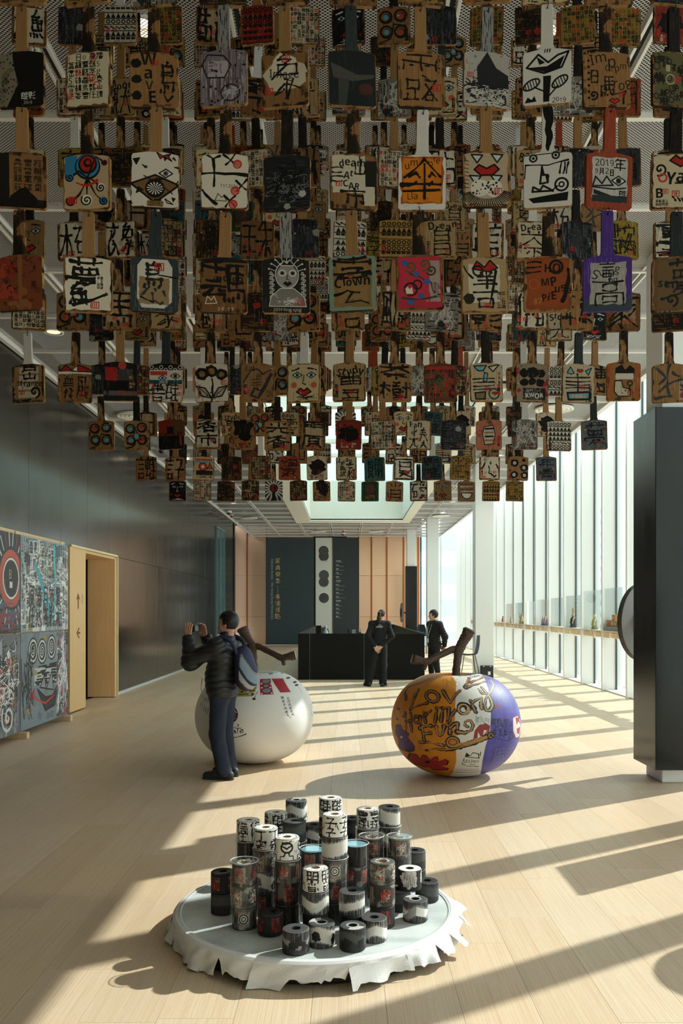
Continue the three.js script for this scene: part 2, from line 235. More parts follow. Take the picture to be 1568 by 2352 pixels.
// doorway
const door = struct('door_1');
{
  const xo = -4.38, z0 = 13.45, z1 = 16.22, top = 2.7;
  mesh('side_panel', metric(rbox(0.08, top - 0.05, 0.82, 0.004, xo - 0.04, top / 2, -(z0 + 0.42)), 1, 2), bamboo, door);
  mesh('far_jamb', metric(rbox(0.52, top - 0.06, 0.14, 0.004, xo - 0.26, top / 2 - 0.02, -(z1 - 0.07)), 1, 2), bamboo, door);
  mesh('near_jamb', metric(rbox(0.66, top - 0.06, 0.05, 0.004, xo - 0.42, top / 2 - 0.02, -(z0 + 0.8)), 1, 2), bamboo, door);
  mesh('lintel', metric(rbox(0.75, 0.05, z1 - z0 - 0.04, 0.004, xo - 0.385, top - 0.06, -(z0 + z1) / 2), 2, 1), bamboo, door);
  const trimMat = plain(0.72, 0.62, 0.36, 0.5);
  mesh('edge_trim', merge([box(0.03, top, 0.04, xo + 0.015, top / 2, -(z1 - 0.02)), box(0.03, 0.035, z1 - z0, xo + 0.015, top - 0.0175, -(z0 + z1) / 2)]), trimMat, door);
  mesh('door_leaf', merge([rbox(0.05, 1.2, 1.8, 0.004, xo - 0.79, 0.62, -15.2), rbox(0.05, 1.28, 1.8, 0.004, xo - 0.79, 1.9, -15.2)]), plain(0.26, 0.12, 0.05, 0.5), door);
  const sg = canvas(256, 512, (x) => { x.clearRect(0, 0, 256, 512); x.fillStyle = x.strokeStyle = '#8a4a20'; x.lineWidth = 20;
    x.beginPath(); x.moveTo(70, 20); x.lineTo(125, 90); x.lineTo(85, 78); x.lineTo(85, 180); x.lineTo(55, 180); x.lineTo(55, 78); x.lineTo(15, 90); x.closePath(); x.fill();
    x.beginPath(); x.moveTo(100, 370); x.lineTo(30, 420); x.lineTo(100, 470); x.stroke(); x.beginPath(); x.moveTo(40, 420); x.lineTo(130, 420); x.stroke();
    x.save(); x.translate(170, 30); x.rotate(Math.PI / 2); x.font = '26px sans-serif'; x.fillText('2/F - 4/F', 0, 0); x.fillText('Galleries', 0, -36); x.restore(); x.save(); x.translate(170, 350); x.rotate(Math.PI / 2); x.fillText('Toilets  Lift', 0, 0); x.fillText('L1 / G', 0, -36); x.restore(); });
  const pl = new THREE.PlaneGeometry(0.42, 0.84); const m = mesh('direction_sign', pl, std({ map: tex(sg), transparent: true, alphaTest: 0.4, roughness: 0.6 }), door);
  m.rotation.y = Math.PI / 2; m.position.copy(V(xo + 0.003, 1.55, z0 + 0.52));
}
// ---- far end: copper cladding, the side passage, the end window
const wallF = struct('wall_far');
mesh('backing', merge([box(9.6, 6.2, 0.3, -1.2, 3.1, -(FAR + 0.25))]), dark, wallF);
{
  const seams = [-6.0, -4.72, -3.8, -1.5, -0.7, 0.58, 1.2, 1.93, 2.73, 3.43];
  for (let i = 0; i + 1 < seams.length; i++) for (const [y0, y1] of [[0, 1.35], [1.35, 3.3], [3.3, CEIL + 0.5]]) {
    const m = mesh(numbered('copper_sheet'), rbox(seams[i + 1] - seams[i] - 0.05, y1 - y0 - 0.006, 0.04, 0.006), copper, wallF); m.position.copy(V((seams[i] + seams[i + 1]) / 2, (y0 + y1) / 2, FAR)); m.rotation.y = (R0() - 0.5) * 0.008;
  }
  for (const s of [-4.72, 1.2, 1.93, 2.73, 3.43]) mesh(numbered('copper_seam'), box(0.07, CEIL + 0.4, 0.09, s, (CEIL + 0.4) / 2, -(FAR - 0.04)), copperDark, wallF);
}
const wallP = struct('wall_passage');
mesh('end_pier', box(0.9, 5.6, 0.3, WL - 0.42, 2.8, -33.9), steel, wallP);
mesh('side', box(0.2, 5.6, 7, -5.7, 2.8, -37.1), grey, wallP);
mesh('upper_panel', box(0.5, 2.6, 0.06, -5.05, 3.85, -35.2), plain(0.36, 0.37, 0.38, 0.6), wallP);
mesh('lower_opening', box(0.5, 2.55, 0.06, -5.05, 1.27, -35.25), plain(0.05, 0.045, 0.03, 0.6), wallP);
mesh('fire_notice', box(0.06, 0.3, 0.01, -4.86, 2.75, -35.16), plain(0.7, 0.7, 0.68, 0.5), wallP);
const endWin = struct('window_2');
mesh('pane', box(2.1, 5.5, 0.02, 4.5, 2.75, -FAR), glass, endWin);
mesh('mullions', merge([3.47, 4.5, 5.5].map((q) => box(0.08, 5.6, 0.14, q, 2.8, -FAR))), white, endWin);
const wallB = struct('wall_back');
mesh('panel', box(11.2, 7.2, 0.25, 0.45, 3.5, 3.1), offWhite, wallB);

// ---- the window wall: deep white fins with glass between
const wallR = struct('wall_right');
const PITCH = 1.53, FZ0 = 17.45, TOPW = 7.2;
const paneGeo = box(0.016, TOPW - 0.2, PITCH - 0.06, 0, TOPW / 2, 0), finGeo = rbox(0.4, TOPW, 0.055, 0.006, 0, TOPW / 2, 0), capGeo = rbox(0.03, TOPW, 0.075, 0.006, 0, TOPW / 2, 0), barGeo = box(0.03, TOPW, 0.026, 0, TOPW / 2, 0);
const finMat = plain(0.8, 0.81, 0.76, 0.45), gasket = plain(0.06, 0.07, 0.075, 0.6);
for (let k = -13; k <= 15; k++) {
  const z = FZ0 + k * PITCH; if (z > FAR + 0.3) continue;
  mesh(numbered('fin'), finGeo, finMat, wallR).position.copy(V(XR + 0.22, 0, z));
  mesh(numbered('fin_edge'), capGeo, finMat, wallR).position.copy(V(XR + 0.01, 0, z));
  mesh(numbered('gasket'), barGeo, gasket, wallR).position.copy(V(XR + 0.285, 0, z - 0.04));
  if (z + PITCH < FAR + 0.5) mesh(numbered('glass_pane'), paneGeo, glass, wallR).position.copy(V(XR + 0.31, 0, z + PITCH / 2));
}
mesh('sill', box(0.5, 0.05, FAR + 4, XR + 0.3, 0.0, -(FAR - 3) / 2), offWhite, wallR);
mesh('head', box(0.7, 0.3, FAR + 4, XR + 0.3, TOPW + 0.1, -(FAR - 3) / 2), white, wallR);

// ---- ceiling: expanded-metal lay-in panels in a white grid under a dark void
const ceiling = struct('ceiling');
const SKY = { x0: -1.4, x1: 2.2, z0: 13.9, z1: 33.2, ox0: -2.0, ox1: 2.53, oz0: 13.4, oz1: 34.1 };
const GX = [-4.43, -3.15, -1.9, -0.65, 0.62, 1.84, 3.1, 4.43], GZ = []; for (let z = 0.575; z < FAR; z += 1.371) GZ.push(z);
const meshTex = tex(canvas(512, 512, (x, w) => {                                  // eight by eight diamonds to the tile
  x.fillStyle = '#000'; x.fillRect(0, 0, w, w); x.strokeStyle = '#fff'; x.lineWidth = 12.5; const n = 8, s = w / n;
  for (let i = -1; i <= n; i++) for (let j = -1; j <= n; j++) { const a = i * s, b = j * s; x.beginPath(); x.moveTo(a, b + s / 2); x.lineTo(a + s / 2, b); x.lineTo(a + s, b + s / 2); x.lineTo(a + s / 2, b + s); x.closePath(); x.stroke(); }
}), true, false);
const meshMat = std({ color: lin(0.6, 0.59, 0.56), roughness: 0.5, metalness: 0.2, alphaMap: meshTex, transparent: true, side: THREE.DoubleSide });
const gridMat = plain(0.72, 0.71, 0.66, 0.5);
const cut = (xa, xb, za, zb) => xb > SKY.ox0 + 0.05 && xa < SKY.ox1 - 0.05 && zb > SKY.oz0 + 0.05 && za < SKY.oz1 - 0.05;
for (let i = 0; i + 1 < GX.length; i++) for (let j = 0; j + 1 < GZ.length; j++) {
  let xa = GX[i], xb = GX[i + 1], za = GZ[j], zb = GZ[j + 1];
  if (cut(xa, xb, za, zb)) { if (xa < SKY.ox0 && xb > SKY.ox0) xb = SKY.ox0; else if (xb > SKY.ox1 && xa < SKY.ox1) xa = SKY.ox1; else continue; }
  const w = xb - xa - 0.03, d = zb - za - 0.03, g = new THREE.PlaneGeometry(w, d).rotateX(Math.PI / 2), uv = g.attributes.uv;
  for (let q = 0; q < uv.count; q++) uv.setXY(q, uv.getX(q) * w / 0.24, uv.getY(q) * d / 0.21);
  mesh(numbered('mesh_panel'), g, meshMat, ceiling).position.copy(V((xa + xb) / 2, CEIL + (R0() - 0.5) * 0.006, (za + zb) / 2));
}
for (const z of GZ) {
  const segs = z > SKY.oz0 && z < SKY.oz1 ? [[GX[0], SKY.ox0], [SKY.ox1, GX[7]]] : [[GX[0], GX[7]]];
  for (const [a, b] of segs) mesh(numbered('grid_bar'), rbox(b - a, 0.06, 0.05, 0.004, (a + b) / 2, CEIL - 0.01, -z), gridMat, ceiling);
}
for (const gx of GX.slice(1, 7)) {
  const segs = gx > SKY.ox0 && gx < SKY.ox1 ? [[0.5, SKY.oz0], [SKY.oz1, FAR]] : [[0.5, FAR]];
  for (const [a, b] of segs) for (const o of [-0.035, 0.035]) mesh(numbered('grid_runner'), rbox(0.022, 0.05, b - a, 0.003, gx + o, CEIL - 0.005, -(a + b) / 2), gridMat, ceiling);
}
mesh('left_edge', rbox(0.07, 0.12, FAR - 0.5, 0.004, GX[0] + 0.0, CEIL, -(FAR + 0.5) / 2), gridMat, ceiling);
mesh('right_edge', rbox(0.1, 0.16, FAR + 3, 0.004, GX[7] + 0.02, CEIL + 0.02, -(FAR - 3) / 2), white, ceiling);
mesh('right_upstand', box(0.08, 1.9, FAR + 3, GX[7] + 0.08, CEIL + 1.02, -(FAR - 3) / 2), white, ceiling);
mesh('recess_roof', box(1.5, 0.2, FAR + 4, XR + 0.05, TOPW + 0.3, -(FAR - 3) / 2), white, ceiling);
mesh('near_board', box(9.3, 0.05, 3.6, 0, CEIL, 1.25), offWhite, ceiling);
{ // the void above, open only for the skylight
  const y = CEIL + 0.95, H = 0.2, zA = -3, zB = FAR + 0.4, X0 = -5.9, X1 = GX[7] + 0.1;
  const slab = (xa, xb, za, zb) => box(xb - xa, H, zb - za, (xa + xb) / 2, y, -(za + zb) / 2);
  mesh('void_deck', merge([slab(X0, X1, zA, SKY.z0), slab(X0, X1, SKY.z1 + 0.1, zB), slab(X0, SKY.x0 - 0.1, SKY.z0, SKY.z1 + 0.1), slab(SKY.x1 + 0.1, X1, SKY.z0, SKY.z1 + 0.1)]), plenum, ceiling);
}
const skylight = struct('window_3');
{
  const h = 1.55, y = CEIL + h / 2, { x0, x1, z0, z1, ox0, ox1, oz0, oz1 } = SKY;
  const ledge = (xa, xb, za, zb) => box(xb - xa, 0.08, zb - za, (xa + xb) / 2, CEIL, -(za + zb) / 2);
  mesh('ledge', merge([ledge(ox0, x0, oz0, oz1), ledge(x1, ox1, oz0, oz1), ledge(x0, x1, oz0, z0), ledge(x0, x1, z1, oz1)]), cream, skylight);
  mesh('well_side', merge([box(0.1, h, z1 - z0, x0 - 0.05, y, -(z0 + z1) / 2), box(0.1, h, z1 - z0, x1 + 0.05, y, -(z0 + z1) / 2), box(x1 - x0, h, 0.1, (x0 + x1) / 2, y, -z0 + 0.05)]), cream, skylight);
  mesh('well_end', box(x1 - x0, h, 0.1, (x0 + x1) / 2, y, -z1 - 0.05), cream, skylight);
  const zs = [z0, 17.3, 20.8, 25.2, 27.5, 30.3, z1];
  for (let i = 0; i + 1 < zs.length; i++) mesh(numbered('skylight_pane'), box(x1 - x0 + 0.2, 0.03, zs[i + 1] - zs[i] - 0.05, (x0 + x1) / 2, CEIL + h + 0.02, -(zs[i] + zs[i + 1]) / 2), frost, skylight);
  for (const [z, m, w] of [[17.3, cream, 0.3], [20.8, cream, 0.3], [25.2, cream, 0.14], [27.5, cream, 0.14]]) mesh(numbered('skylight_bar'), rbox(x1 - x0, 0.12, w, 0.01, (x0 + x1) / 2, CEIL + h - 0.07, -z), m, skylight);
}
// ---- outside: a pale terrace and two far towers
const terrace = struct('terrace');
mesh('paving', box(9, 0.2, 60, XR + 5.1, -0.16, -20), plain(0.6, 0.6, 0.57, 0.8), terrace);
{
  const t = thing('tower_block', 'pale office tower with blue window bands beyond the end window', 'building', null, V(9.5, -20, 92));
  mesh('wall', rbox(16, 70, 12, 0.1, 0, 35, 0), plain(0.8, 0.8, 0.8, 0.7), t);
  const g = rbox(15.9, 1.7, 0.3, 0.05), gm = plain(0.46, 0.57, 0.58, 0.5);
  for (let k = 0; k < 17; k++) mesh(numbered('window_band'), g, gm, t).position.set(0, 12 + k * 3.3, 6.05);
  const u = thing('tower_block', 'slim white tower with rows of small windows seen between the window fins', 'building', null, V(47, -10, 165));
  mesh('wall', rbox(5, 34, 6, 0.1, 0, 17, 0), plain(0.8, 0.83, 0.85, 0.7), u);
  const wg = box(0.9, 0.9, 0.1), wm = plain(0.3, 0.38, 0.45, 0.3);
  for (let k = 0; k < 14; k++) for (let i = 0; i < 3; i++) mesh(numbered('window'), wg, wm, u).position.set(-1.5 + i * 1.5, 2 + k * 2.2, 3.03);
}
// ================================================================ THE HANGING PADDLES
const BW = 0.1495, BH = 0.177, HWD = 0.037, PITCHY = 0.325, BT = 0.014;
// every painted face is drawn on a 100 x 118 field
function wood(x, r, dk = 0.5) {
  const b = [[132, 95, 55], [146, 107, 63], [116, 81, 45], [152, 116, 72]][Math.floor(r() * 4)];
  x.fillStyle = `rgb(${b})`; x.fillRect(0, 0, 100, 118);
  for (let i = 0; i < 90; i++) { x.strokeStyle = r() < 0.6 ? `rgba(84,52,24,${0.1 + r() * 0.2})` : `rgba(214,178,124,${0.1 + r() * 0.2})`; x.lineWidth = 0.3 + r() * 1.3; const a = r() * 100, t = r() * 90; x.beginPath(); x.moveTo(a, t); x.lineTo(a + (r() - 0.5) * 3, t + 20 + r() * 60); x.stroke(); }
  if (dk > 0) for (let i = 0; i < 46 * dk; i++) { const e = Math.floor(r() * 4), t = r() * 118; x.fillStyle = `rgba(26,14,6,${0.25 + r() * 0.4})`; const a = e === 0 ? r() * 6 : e === 1 ? 94 + r() * 6 : r() * 100, c = e === 2 ? r() * 6 : e === 3 ? 111 + r() * 7 : t; x.beginPath(); x.ellipse(a, c, 1.5 + r() * (e < 2 ? 3 : 8), 1.5 + r() * (e < 2 ? 10 : 4), 0, 0, 7); x.fill(); }
}
const bg = (x, r, col, ins = 6, dk = 0.5) => { wood(x, r, dk); patch(x, ins, ins, 100 - 2 * ins, 118 - 2 * ins, col, r); };
const grime = (x, r, n = 22, c = 'rgba(20,16,10,') => { for (let i = 0; i < n; i++) blot(x, r() * 100, r() * 118, 2 + r() * 9, c + (0.08 + r() * 0.2) + ')', r, 9, 0.8); };
const bigHan = (x, r, ch, col = K, lw = 6, X = 14, Y = 14, W = 72, H = 86) => ch ? han(x, ch, X, Y, W, H, lw, col, r) : hanMix(x, X, Y, W, H, lw, col, r);
const stamps = (x, r, n = 1) => { for (let i = 0; i < n; i++) seal(x, 10 + r() * 70, 70 + r() * 32, 11 + r() * 5, r); };
const lips = (x, X, Y, s, c = '#c0281f') => { poly(x, [[X - s, Y], [X - s * 0.45, Y - s * 0.5], [X, Y - s * 0.15], [X + s * 0.45, Y - s * 0.5], [X + s, Y], [X, Y + s * 0.6]], c, K, s * 0.16); };
const eye = (x, X, Y, s, c = '#2f6f9f') => { poly(x, [[X - s, Y], [X, Y - s * 0.65], [X + s, Y], [X, Y + s * 0.65]], WH, K, s * 0.18); disc(x, X, Y, s * 0.4, c); disc(x, X, Y, s * 0.2, K); };
// ---- the front row, chain by chain from the left, each from the third paddle up down to the lowest
const FRONT = [
  [['half black paint splash over pale wood', (x, r) => { bg(x, r, '#7f7866', 3); poly(x, [[30, 0], [100, 0], [100, 118], [20, 118], [44, 70], [34, 30]], '#0d0c0a'); grime(x, r, 30); for (let i = 0; i < 60; i++) disc(x, r() * 45, r() * 118, 0.6 + r() * 1.4, '#171511'); han(x, '蛙', 52, 88, 13, 14, 2, '#cfcfca', r); han(x, '影', 68, 88, 13, 14, 2, '#cfcfca', r); words(x, '2019', 56, 110, 9, '#cfcfca', r); }],
    ['dark scorched wood with faint columns of writing', (x, r) => { wood(x, r, 2); patch(x, 0, 0, 24, 118, '#16120d', r); for (let i = 0; i < 3; i++) for (let j = 0; j < 4; j++) hanMix(x, 34 + i * 20, 16 + j * 17, 15, 14, 1.6, '#2c1d0e', r); blot(x, 52, 104, 30, '#0e0b08', r); patch(x, 0, 100, 100, 18, 'rgba(12,9,6,.8)', r); }],
    ['red brown floral wood with fine black vines', (x, r) => { bg(x, r, '#7a3f24', 1); for (let i = 0; i < 9; i++) blot(x, r() * 100, r() * 118, 10 + r() * 12, ['#8c2a1c', '#935a34', '#a0402a'][i % 3], r); for (let i = 0; i < 16; i++) { spiral(x, r() * 100, r() * 118, 4 + r() * 5, 1, '#1c120a', 1.6); scrawl(x, r() * 80, r() * 90, 26, 26, '#1c120a', r, 2, 1.1); } poly(x, [[46, 0], [56, 0], [55, 118], [47, 118]], '#8a5a36'); han(x, '馬', 74, 60, 13, 14, 1.6, '#1c120a', r); }]],
  [['cream face crowded with black and red lettering', (x, r) => { bg(x, r, '#d4cbae', 4); tiny(x, 6, 6, 88, 106, 14, '#1a1813', r, 0.22); words(x, 'B', 56, 16, 22, KR, r); for (let i = 0; i < 3; i++) ring(x, 20 + r() * 60, 50 + r() * 40, 7, 2, KR); }],
    ['red and blue eye with curling tentacles', (x, r) => { bg(x, r, '#b9a07e', 3); patch(x, 4, 4, 26, 40, '#2f7aa5', r); disc(x, 52, 28, 27, '#1a1512'); disc(x, 52, 26, 24, '#2f86b5'); disc(x, 52, 23, 20, '#15110e'); disc(x, 52, 22, 16, '#a8251d'); disc(x, 52, 20, 9, '#15110e'); disc(x, 53, 19, 5, '#a8251d'); for (const [a, b, c] of [[14, 50, 9], [16, 100, 10], [50, 98, 12], [80, 72, 9], [86, 100, 9], [88, 20, 6]]) { brush(x, [[52, 50], [(52 + a) / 2, b - 14], [a, b]], 5, '#17120f', r); disc(x, a, b, c, ['#2f86b5', '#b8322a', '#e6ddc8'][Math.floor(r() * 3)]); spiral(x, a, b, c, 3, '#17120f', 1.6); } brush(x, [[30, 62], [52, 66], [72, 56]], 6, '#b8241c', r); stamps(x, r, 2); }],
    ['white face with one thick black character', (x, r) => { bg(x, r, '#ded6c2', 4); han(x, '夢', 6, 6, 72, 60, 8, '#14130f', r); han(x, '魚', 10, 58, 40, 50, 7, '#14130f', r); brush(x, [[20, 104], [60, 92], [92, 76]], 8, '#14130f', r); patch(x, 66, 40, 18, 30, '#e8e2d2', r); tiny(x, 68, 42, 14, 26, 6, K, r); seal(x, 56, 96, 16, r); }]],
  [['bare wood lettered Wave in bold black', (x, r) => { wood(x, r, 0.4); words(x, 'W', 22, 18, 34, K, r, 0.1, 'sans-serif', 'bold '); words(x, 'a', 28, 46, 40, K, r, 0.1, 'sans-serif', 'bold '); words(x, 'v', 32, 70, 30, K, r); words(x, 'E', 36, 96, 38, K, r, 0.1, 'sans-serif', 'bold '); for (let i = 0; i < 3; i++) blot(x, 14, 26 + i * 34, 11, K, r); han(x, '鳥', 60, 22, 34, 64, 6, K, r); brush(x, [[70, 86], [78, 104], [88, 92]], 5, K, r); seal(x, 46, 20, 12, r); }],
    ['black and white angular fish pattern', (x, r) => { bg(x, r, '#d8d2c4', 1); poly(x, [[0, 70], [50, 50], [100, 70], [50, 108]], '#7a5c33', K, 4); for (let i = 0; i < 22; i++) { const a = r() * 100, b = r() * 118; poly(x, [[a, b], [a + 22 * (r() - 0.3), b + 16 * (r() - 0.5)], [a + 14 * (r() - 0.5), b + 22 * (r() - 0.4)]], r() < 0.7 ? K : null, K, 2); } disc(x, 50, 78, 20, K); for (let i = 0; i < 14; i++) { const a = i / 14 * 6.28; poly(x, [[50, 78], [50 + Math.cos(a) * 17, 78 + Math.sin(a) * 13], [50 + Math.cos(a + 0.2) * 17, 78 + Math.sin(a + 0.2) * 13]], WH); } eye(x, 72, 46, 14, '#6d6a63'); poly(x, [[52, 2], [60, 16], [74, 6], [84, 20]], KR, K, 2); patch(x, 34, 104, 34, 12, '#86663a', r); words(x, '2019', 38, 110, 10, K, r); }],
    ['slate border around a white octagon character', (x, r) => { bg(x, r, '#333b3f', 0); dry(x, 0, 0, 100, 118, '#5a6266', r, 60, 1.2); poly(x, [[24, 8], [76, 8], [86, 24], [86, 96], [70, 110], [24, 110], [14, 90], [14, 22]], '#cfcabd'); patch(x, 18, 46, 62, 56, 'rgba(128,100,60,.75)', r); han(x, '鳥', 24, 14, 44, 54, 7, '#22241f', r); han(x, '心', 24, 62, 50, 40, 6, '#33362f', r); brush(x, [[58, 40], [98, 46]], 4, K, r); brush(x, [[22, 88], [48, 98]], 5, K, r); seal(x, 50, 16, 18, r); }]],
  [['grey purple paint with dark speckles and ring', (x, r) => { bg(x, r, '#77727a', 0); dry(x, 0, 0, 100, 118, '#a9a5ab', r, 110, 1.5); dry(x, 0, 0, 100, 118, '#57434a', r, 80, 1.6); patch(x, 16, 24, 44, 34, '#a9a6ab', r); tiny(x, 18, 26, 40, 28, 10, '#4b3a42', r, 0.3); poly(x, [[4, 30], [16, 10], [50, 14], [66, 34], [52, 60], [14, 58]], null, '#2a1f1f', 3); for (let i = 0; i < 34; i++) disc(x, r() * 100, r() * 118, 1 + r() * 2.4, '#241c1c'); ring(x, 64, 92, 20, 3, '#2b2422', 17); scrawl(x, 46, 76, 40, 30, '#b8b6bb', r, 12, 1.5); }],
    ['white face with black cross and X strokes', (x, r) => { bg(x, r, '#ddd5c4', 2); brush(x, [[26, 16], [27, 72]], 7, K, r); brush(x, [[0, 46], [50, 45], [98, 48]], 8, K, r); for (const [a, b] of [[58, 12], [84, 66], [60, 100]]) { brush(x, [[a - 10, b - 8], [a + 12, b + 12]], 6, K, r); brush(x, [[a + 12, b - 10], [a - 8, b + 14]], 5, K, r); } brush(x, [[4, 78], [18, 96], [34, 108]], 8, K, r); brush(x, [[6, 4], [26, 12], [40, 8]], 6, K, r); words(x, '111.2019', 40, 70, 9, K, r); poly(x, [[30, 100], [36, 86], [44, 94], [50, 88], [54, 102]], null, K, 1.4); for (const [a, b] of [[76, 24], [72, 80], [68, 108]]) { ring(x, a, b, 8, 3, '#c23b33'); spiral(x, a, b, 7, 2, '#c23b33'); } }],
    ['wood with bold black character and white date', (x, r) => { wood(x, r, 0.5); patch(x, 0, 0, 100, 12, '#1b1a16', r); han(x, '雲', 4, 10, 50, 70, 9, '#12110e', r); words(x, 'indigo', 26, 46, 22, '#12110e', r, 0.3, 'sans-serif', 'bold '); han(x, '馬', 52, 20, 44, 76, 8, '#12110e', r); poly(x, [[12, 100], [16, 84], [24, 92], [30, 84], [36, 98]], null, '#e2ddd0', 1.6); words(x, '2 0 . 1 9', 38, 110, 10, '#e2ddd0', r); }]],
  [['pale centred wood lettered Image with black character', (x, r) => { wood(x, r, 1.2); blot(x, 50, 50, 42, '#c9bfa8', r); blot(x, 46, 30, 26, '#d8d0bc', r); han(x, '象', 22, 10, 60, 92, 5, K, r); words(x, 'Image', 16, 50, 24, K, r, 0.3); seal(x, 44, 12, 16, r); seal(x, 8, 78, 16, r); tiny(x, 84, 78, 12, 24, 6, '#3a2c1a', r); }],
    ['glossy black paint with scraped white scribbles', (x, r) => { bg(x, r, '#1a1b1d', 1); dry(x, 2, 2, 96, 114, '#3b3f43', r, 90, 1.2, false); scrawl(x, 4, 40, 92, 70, '#6a6c6e', r, 26, 1.6); scrawl(x, 10, 20, 80, 80, '#060606', r, 20, 2.6); blot(x, 84, 84, 8, '#b8b6b0', r); blot(x, 52, 110, 7, '#9a988f', r); }],
    ['black face with white line drawing of a woman', (x, r) => { bg(x, r, '#19191a', 0); dry(x, 0, 0, 100, 118, '#333436', r, 60, 1); const w = '#d6d3cb'; ring(x, 52, 38, 24, 2, w, 28); disc(x, 52, 40, 22, '#8f8c86', 25); ring(x, 42, 34, 7, 2, w, 6); ring(x, 64, 34, 7, 2, w, 6); disc(x, 42, 34, 3.5, K); disc(x, 64, 34, 3.5, K); lips(x, 53, 56, 9, '#111'); brush(x, [[53, 38], [51, 47], [56, 48]], 1.6, K, r); for (let i = 0; i < 9; i++) { const a = -2.9 + i * 0.33; brush(x, [[52 + Math.cos(a) * 25, 36 + Math.sin(a) * 27], [52 + Math.cos(a) * 38, 34 + Math.sin(a) * 36]], 1.5, w, r); disc(x, 52 + Math.cos(a) * 39, 34 + Math.sin(a) * 35, 2, w); } for (let i = 0; i < 12; i++) { spiral(x, 18 + (i % 2) * 4, 34 + i * 5, 4, 1.3, w, 1.4); spiral(x, 84 + (i % 2) * 4, 34 + i * 5, 4, 1.3, w, 1.4); } poly(x, [[38, 66], [66, 66], [88, 84], [92, 104], [14, 104], [18, 84]], '#78756f', w, 1.6); scrawl(x, 20, 80, 66, 22, w, r, 16, 1); poly(x, [[38, 18], [46, 8], [52, 14], [58, 6], [68, 18]], K, w, 1.6); seal(x, 74, 90, 13, r); words(x, '2019 Frog King', 22, 111, 9, w, r); }]],
  [['plain slate black face with one grey patch', (x, r) => { bg(x, r, '#1b2123', 0); dry(x, 0, 0, 100, 118, '#2c3335', r, 50, 1.4); poly(x, [[4, 28], [60, 52], [98, 50], [94, 58], [50, 66], [10, 60]], '#4a4a45'); poly(x, [[20, 60], [44, 62], [36, 118], [20, 118]], '#3e403e'); blot(x, 78, 82, 14, 'rgba(96,44,34,.7)', r); }],
    ['wood with white patches lettered at car', (x, r) => { wood(x, r, 0.5); patch(x, 4, 6, 70, 78, '#c4bba6', r); patch(x, 74, 16, 24, 90, '#1d1a15', r); patch(x, 70, 70, 24, 40, '#c4bba6', r); words(x, 'death', 18, 20, 20, K, r, 0.3, 'sans-serif', 'bold '); words(x, 'At', 28, 44, 22, K, r, 0.3, 'sans-serif', 'bold '); words(x, 'CAR', 26, 68, 20, K, r, 0.3, 'sans-serif', 'bold '); for (let i = 0; i < 4; i++) brush(x, [[4, 32 + i * 9], [26, 32 + i * 9]], 4, K, r); han(x, '市', 24, 76, 50, 38, 6, K, r); han(x, '山', 46, 8, 30, 40, 4, K, r); seal(x, 12, 60, 12, r); }],
    ['sage green border lettered Clown around a face', (x, r) => { bg(x, r, '#7f9384', 0); patch(x, 10, 10, 80, 100, '#8a6c40', r); x.globalAlpha = 0.5; patch(x, 20, 20, 60, 80, '#9c7d4c', r); x.globalAlpha = 1; han(x, '雲', 12, 8, 76, 40, 7, K, r); words(x, 'Clown', 10, 58, 26, K, r, 0.3, 'sans-serif', 'bold '); disc(x, 30, 30, 4, K); disc(x, 62, 34, 4, K); lips(x, 46, 46, 8, '#c4552b'); brush(x, [[12, 84], [40, 76], [66, 80]], 6, K, r); brush(x, [[50, 80], [36, 100], [66, 98], [84, 104]], 5, K, r); words(x, '2019', 32, 98, 10, K, r); }]],
  [['bare wood with one large outlined dew character', (x, r) => { wood(x, r, 0.35); han(x, '露', 12, 10, 70, 92, 5, '#17150f', r); tiny(x, 84, 8, 12, 40, 7, '#2c2010', r); seal(x, 74, 70, 16, r); }],
    ['white border around orange square with black umbrella', (x, r) => { x.fillStyle = '#dcdad4'; x.fillRect(0, 0, 100, 118); patch(x, 6, 7, 88, 98, '#a8501a', r); patch(x, 10, 10, 80, 92, '#d47f1d', r); grime(x, r, 12, 'rgba(150,60,10,'); han(x, '傘', 12, 12, 76, 84, 6.5, '#17110c', r); brush(x, [[8, 66], [50, 64], [92, 64]], 9, '#17110c', r); words(x, 'um', 12, 22, 18, '#2a170c', r, 0.6); words(x, 'bre', 62, 16, 18, '#2a170c', r, 0.6); words(x, 'Lla', 18, 90, 20, '#2a170c', r); }],
    ['raspberry pink face with green loops and blue dots', (x, r) => { bg(x, r, '#b02a3e', 5); patch(x, 62, 14, 30, 86, '#a39088', r); patch(x, 8, 8, 62, 90, '#bd2f44', r); spiral(x, 30, 26, 13, 4, '#4a5a2c', 1.4); spiral(x, 60, 22, 14, 4, '#4a5a2c', 1.3); spiral(x, 74, 34, 11, 4, '#39402a', 1.4); brush(x, [[30, 40], [50, 48], [74, 60], [80, 84]], 4, '#3c3a24', r); for (const [a, b] of [[42, 42], [64, 58], [18, 18], [52, 88], [30, 100]]) blot(x, a, b, 7, '#3c5a9c', r); ring(x, 30, 74, 13, 4, '#221a18'); ring(x, 44, 64, 9, 3, '#221a18'); poly(x, [[18, 72], [24, 66], [28, 72], [34, 66], [36, 84], [20, 84]], '#ddd4c4', KR, 2); brush(x, [[14, 92], [48, 96], [86, 90]], 6, '#33402a', r); tiny(x, 78, 60, 14, 30, 7, '#2a221c', r); }]],
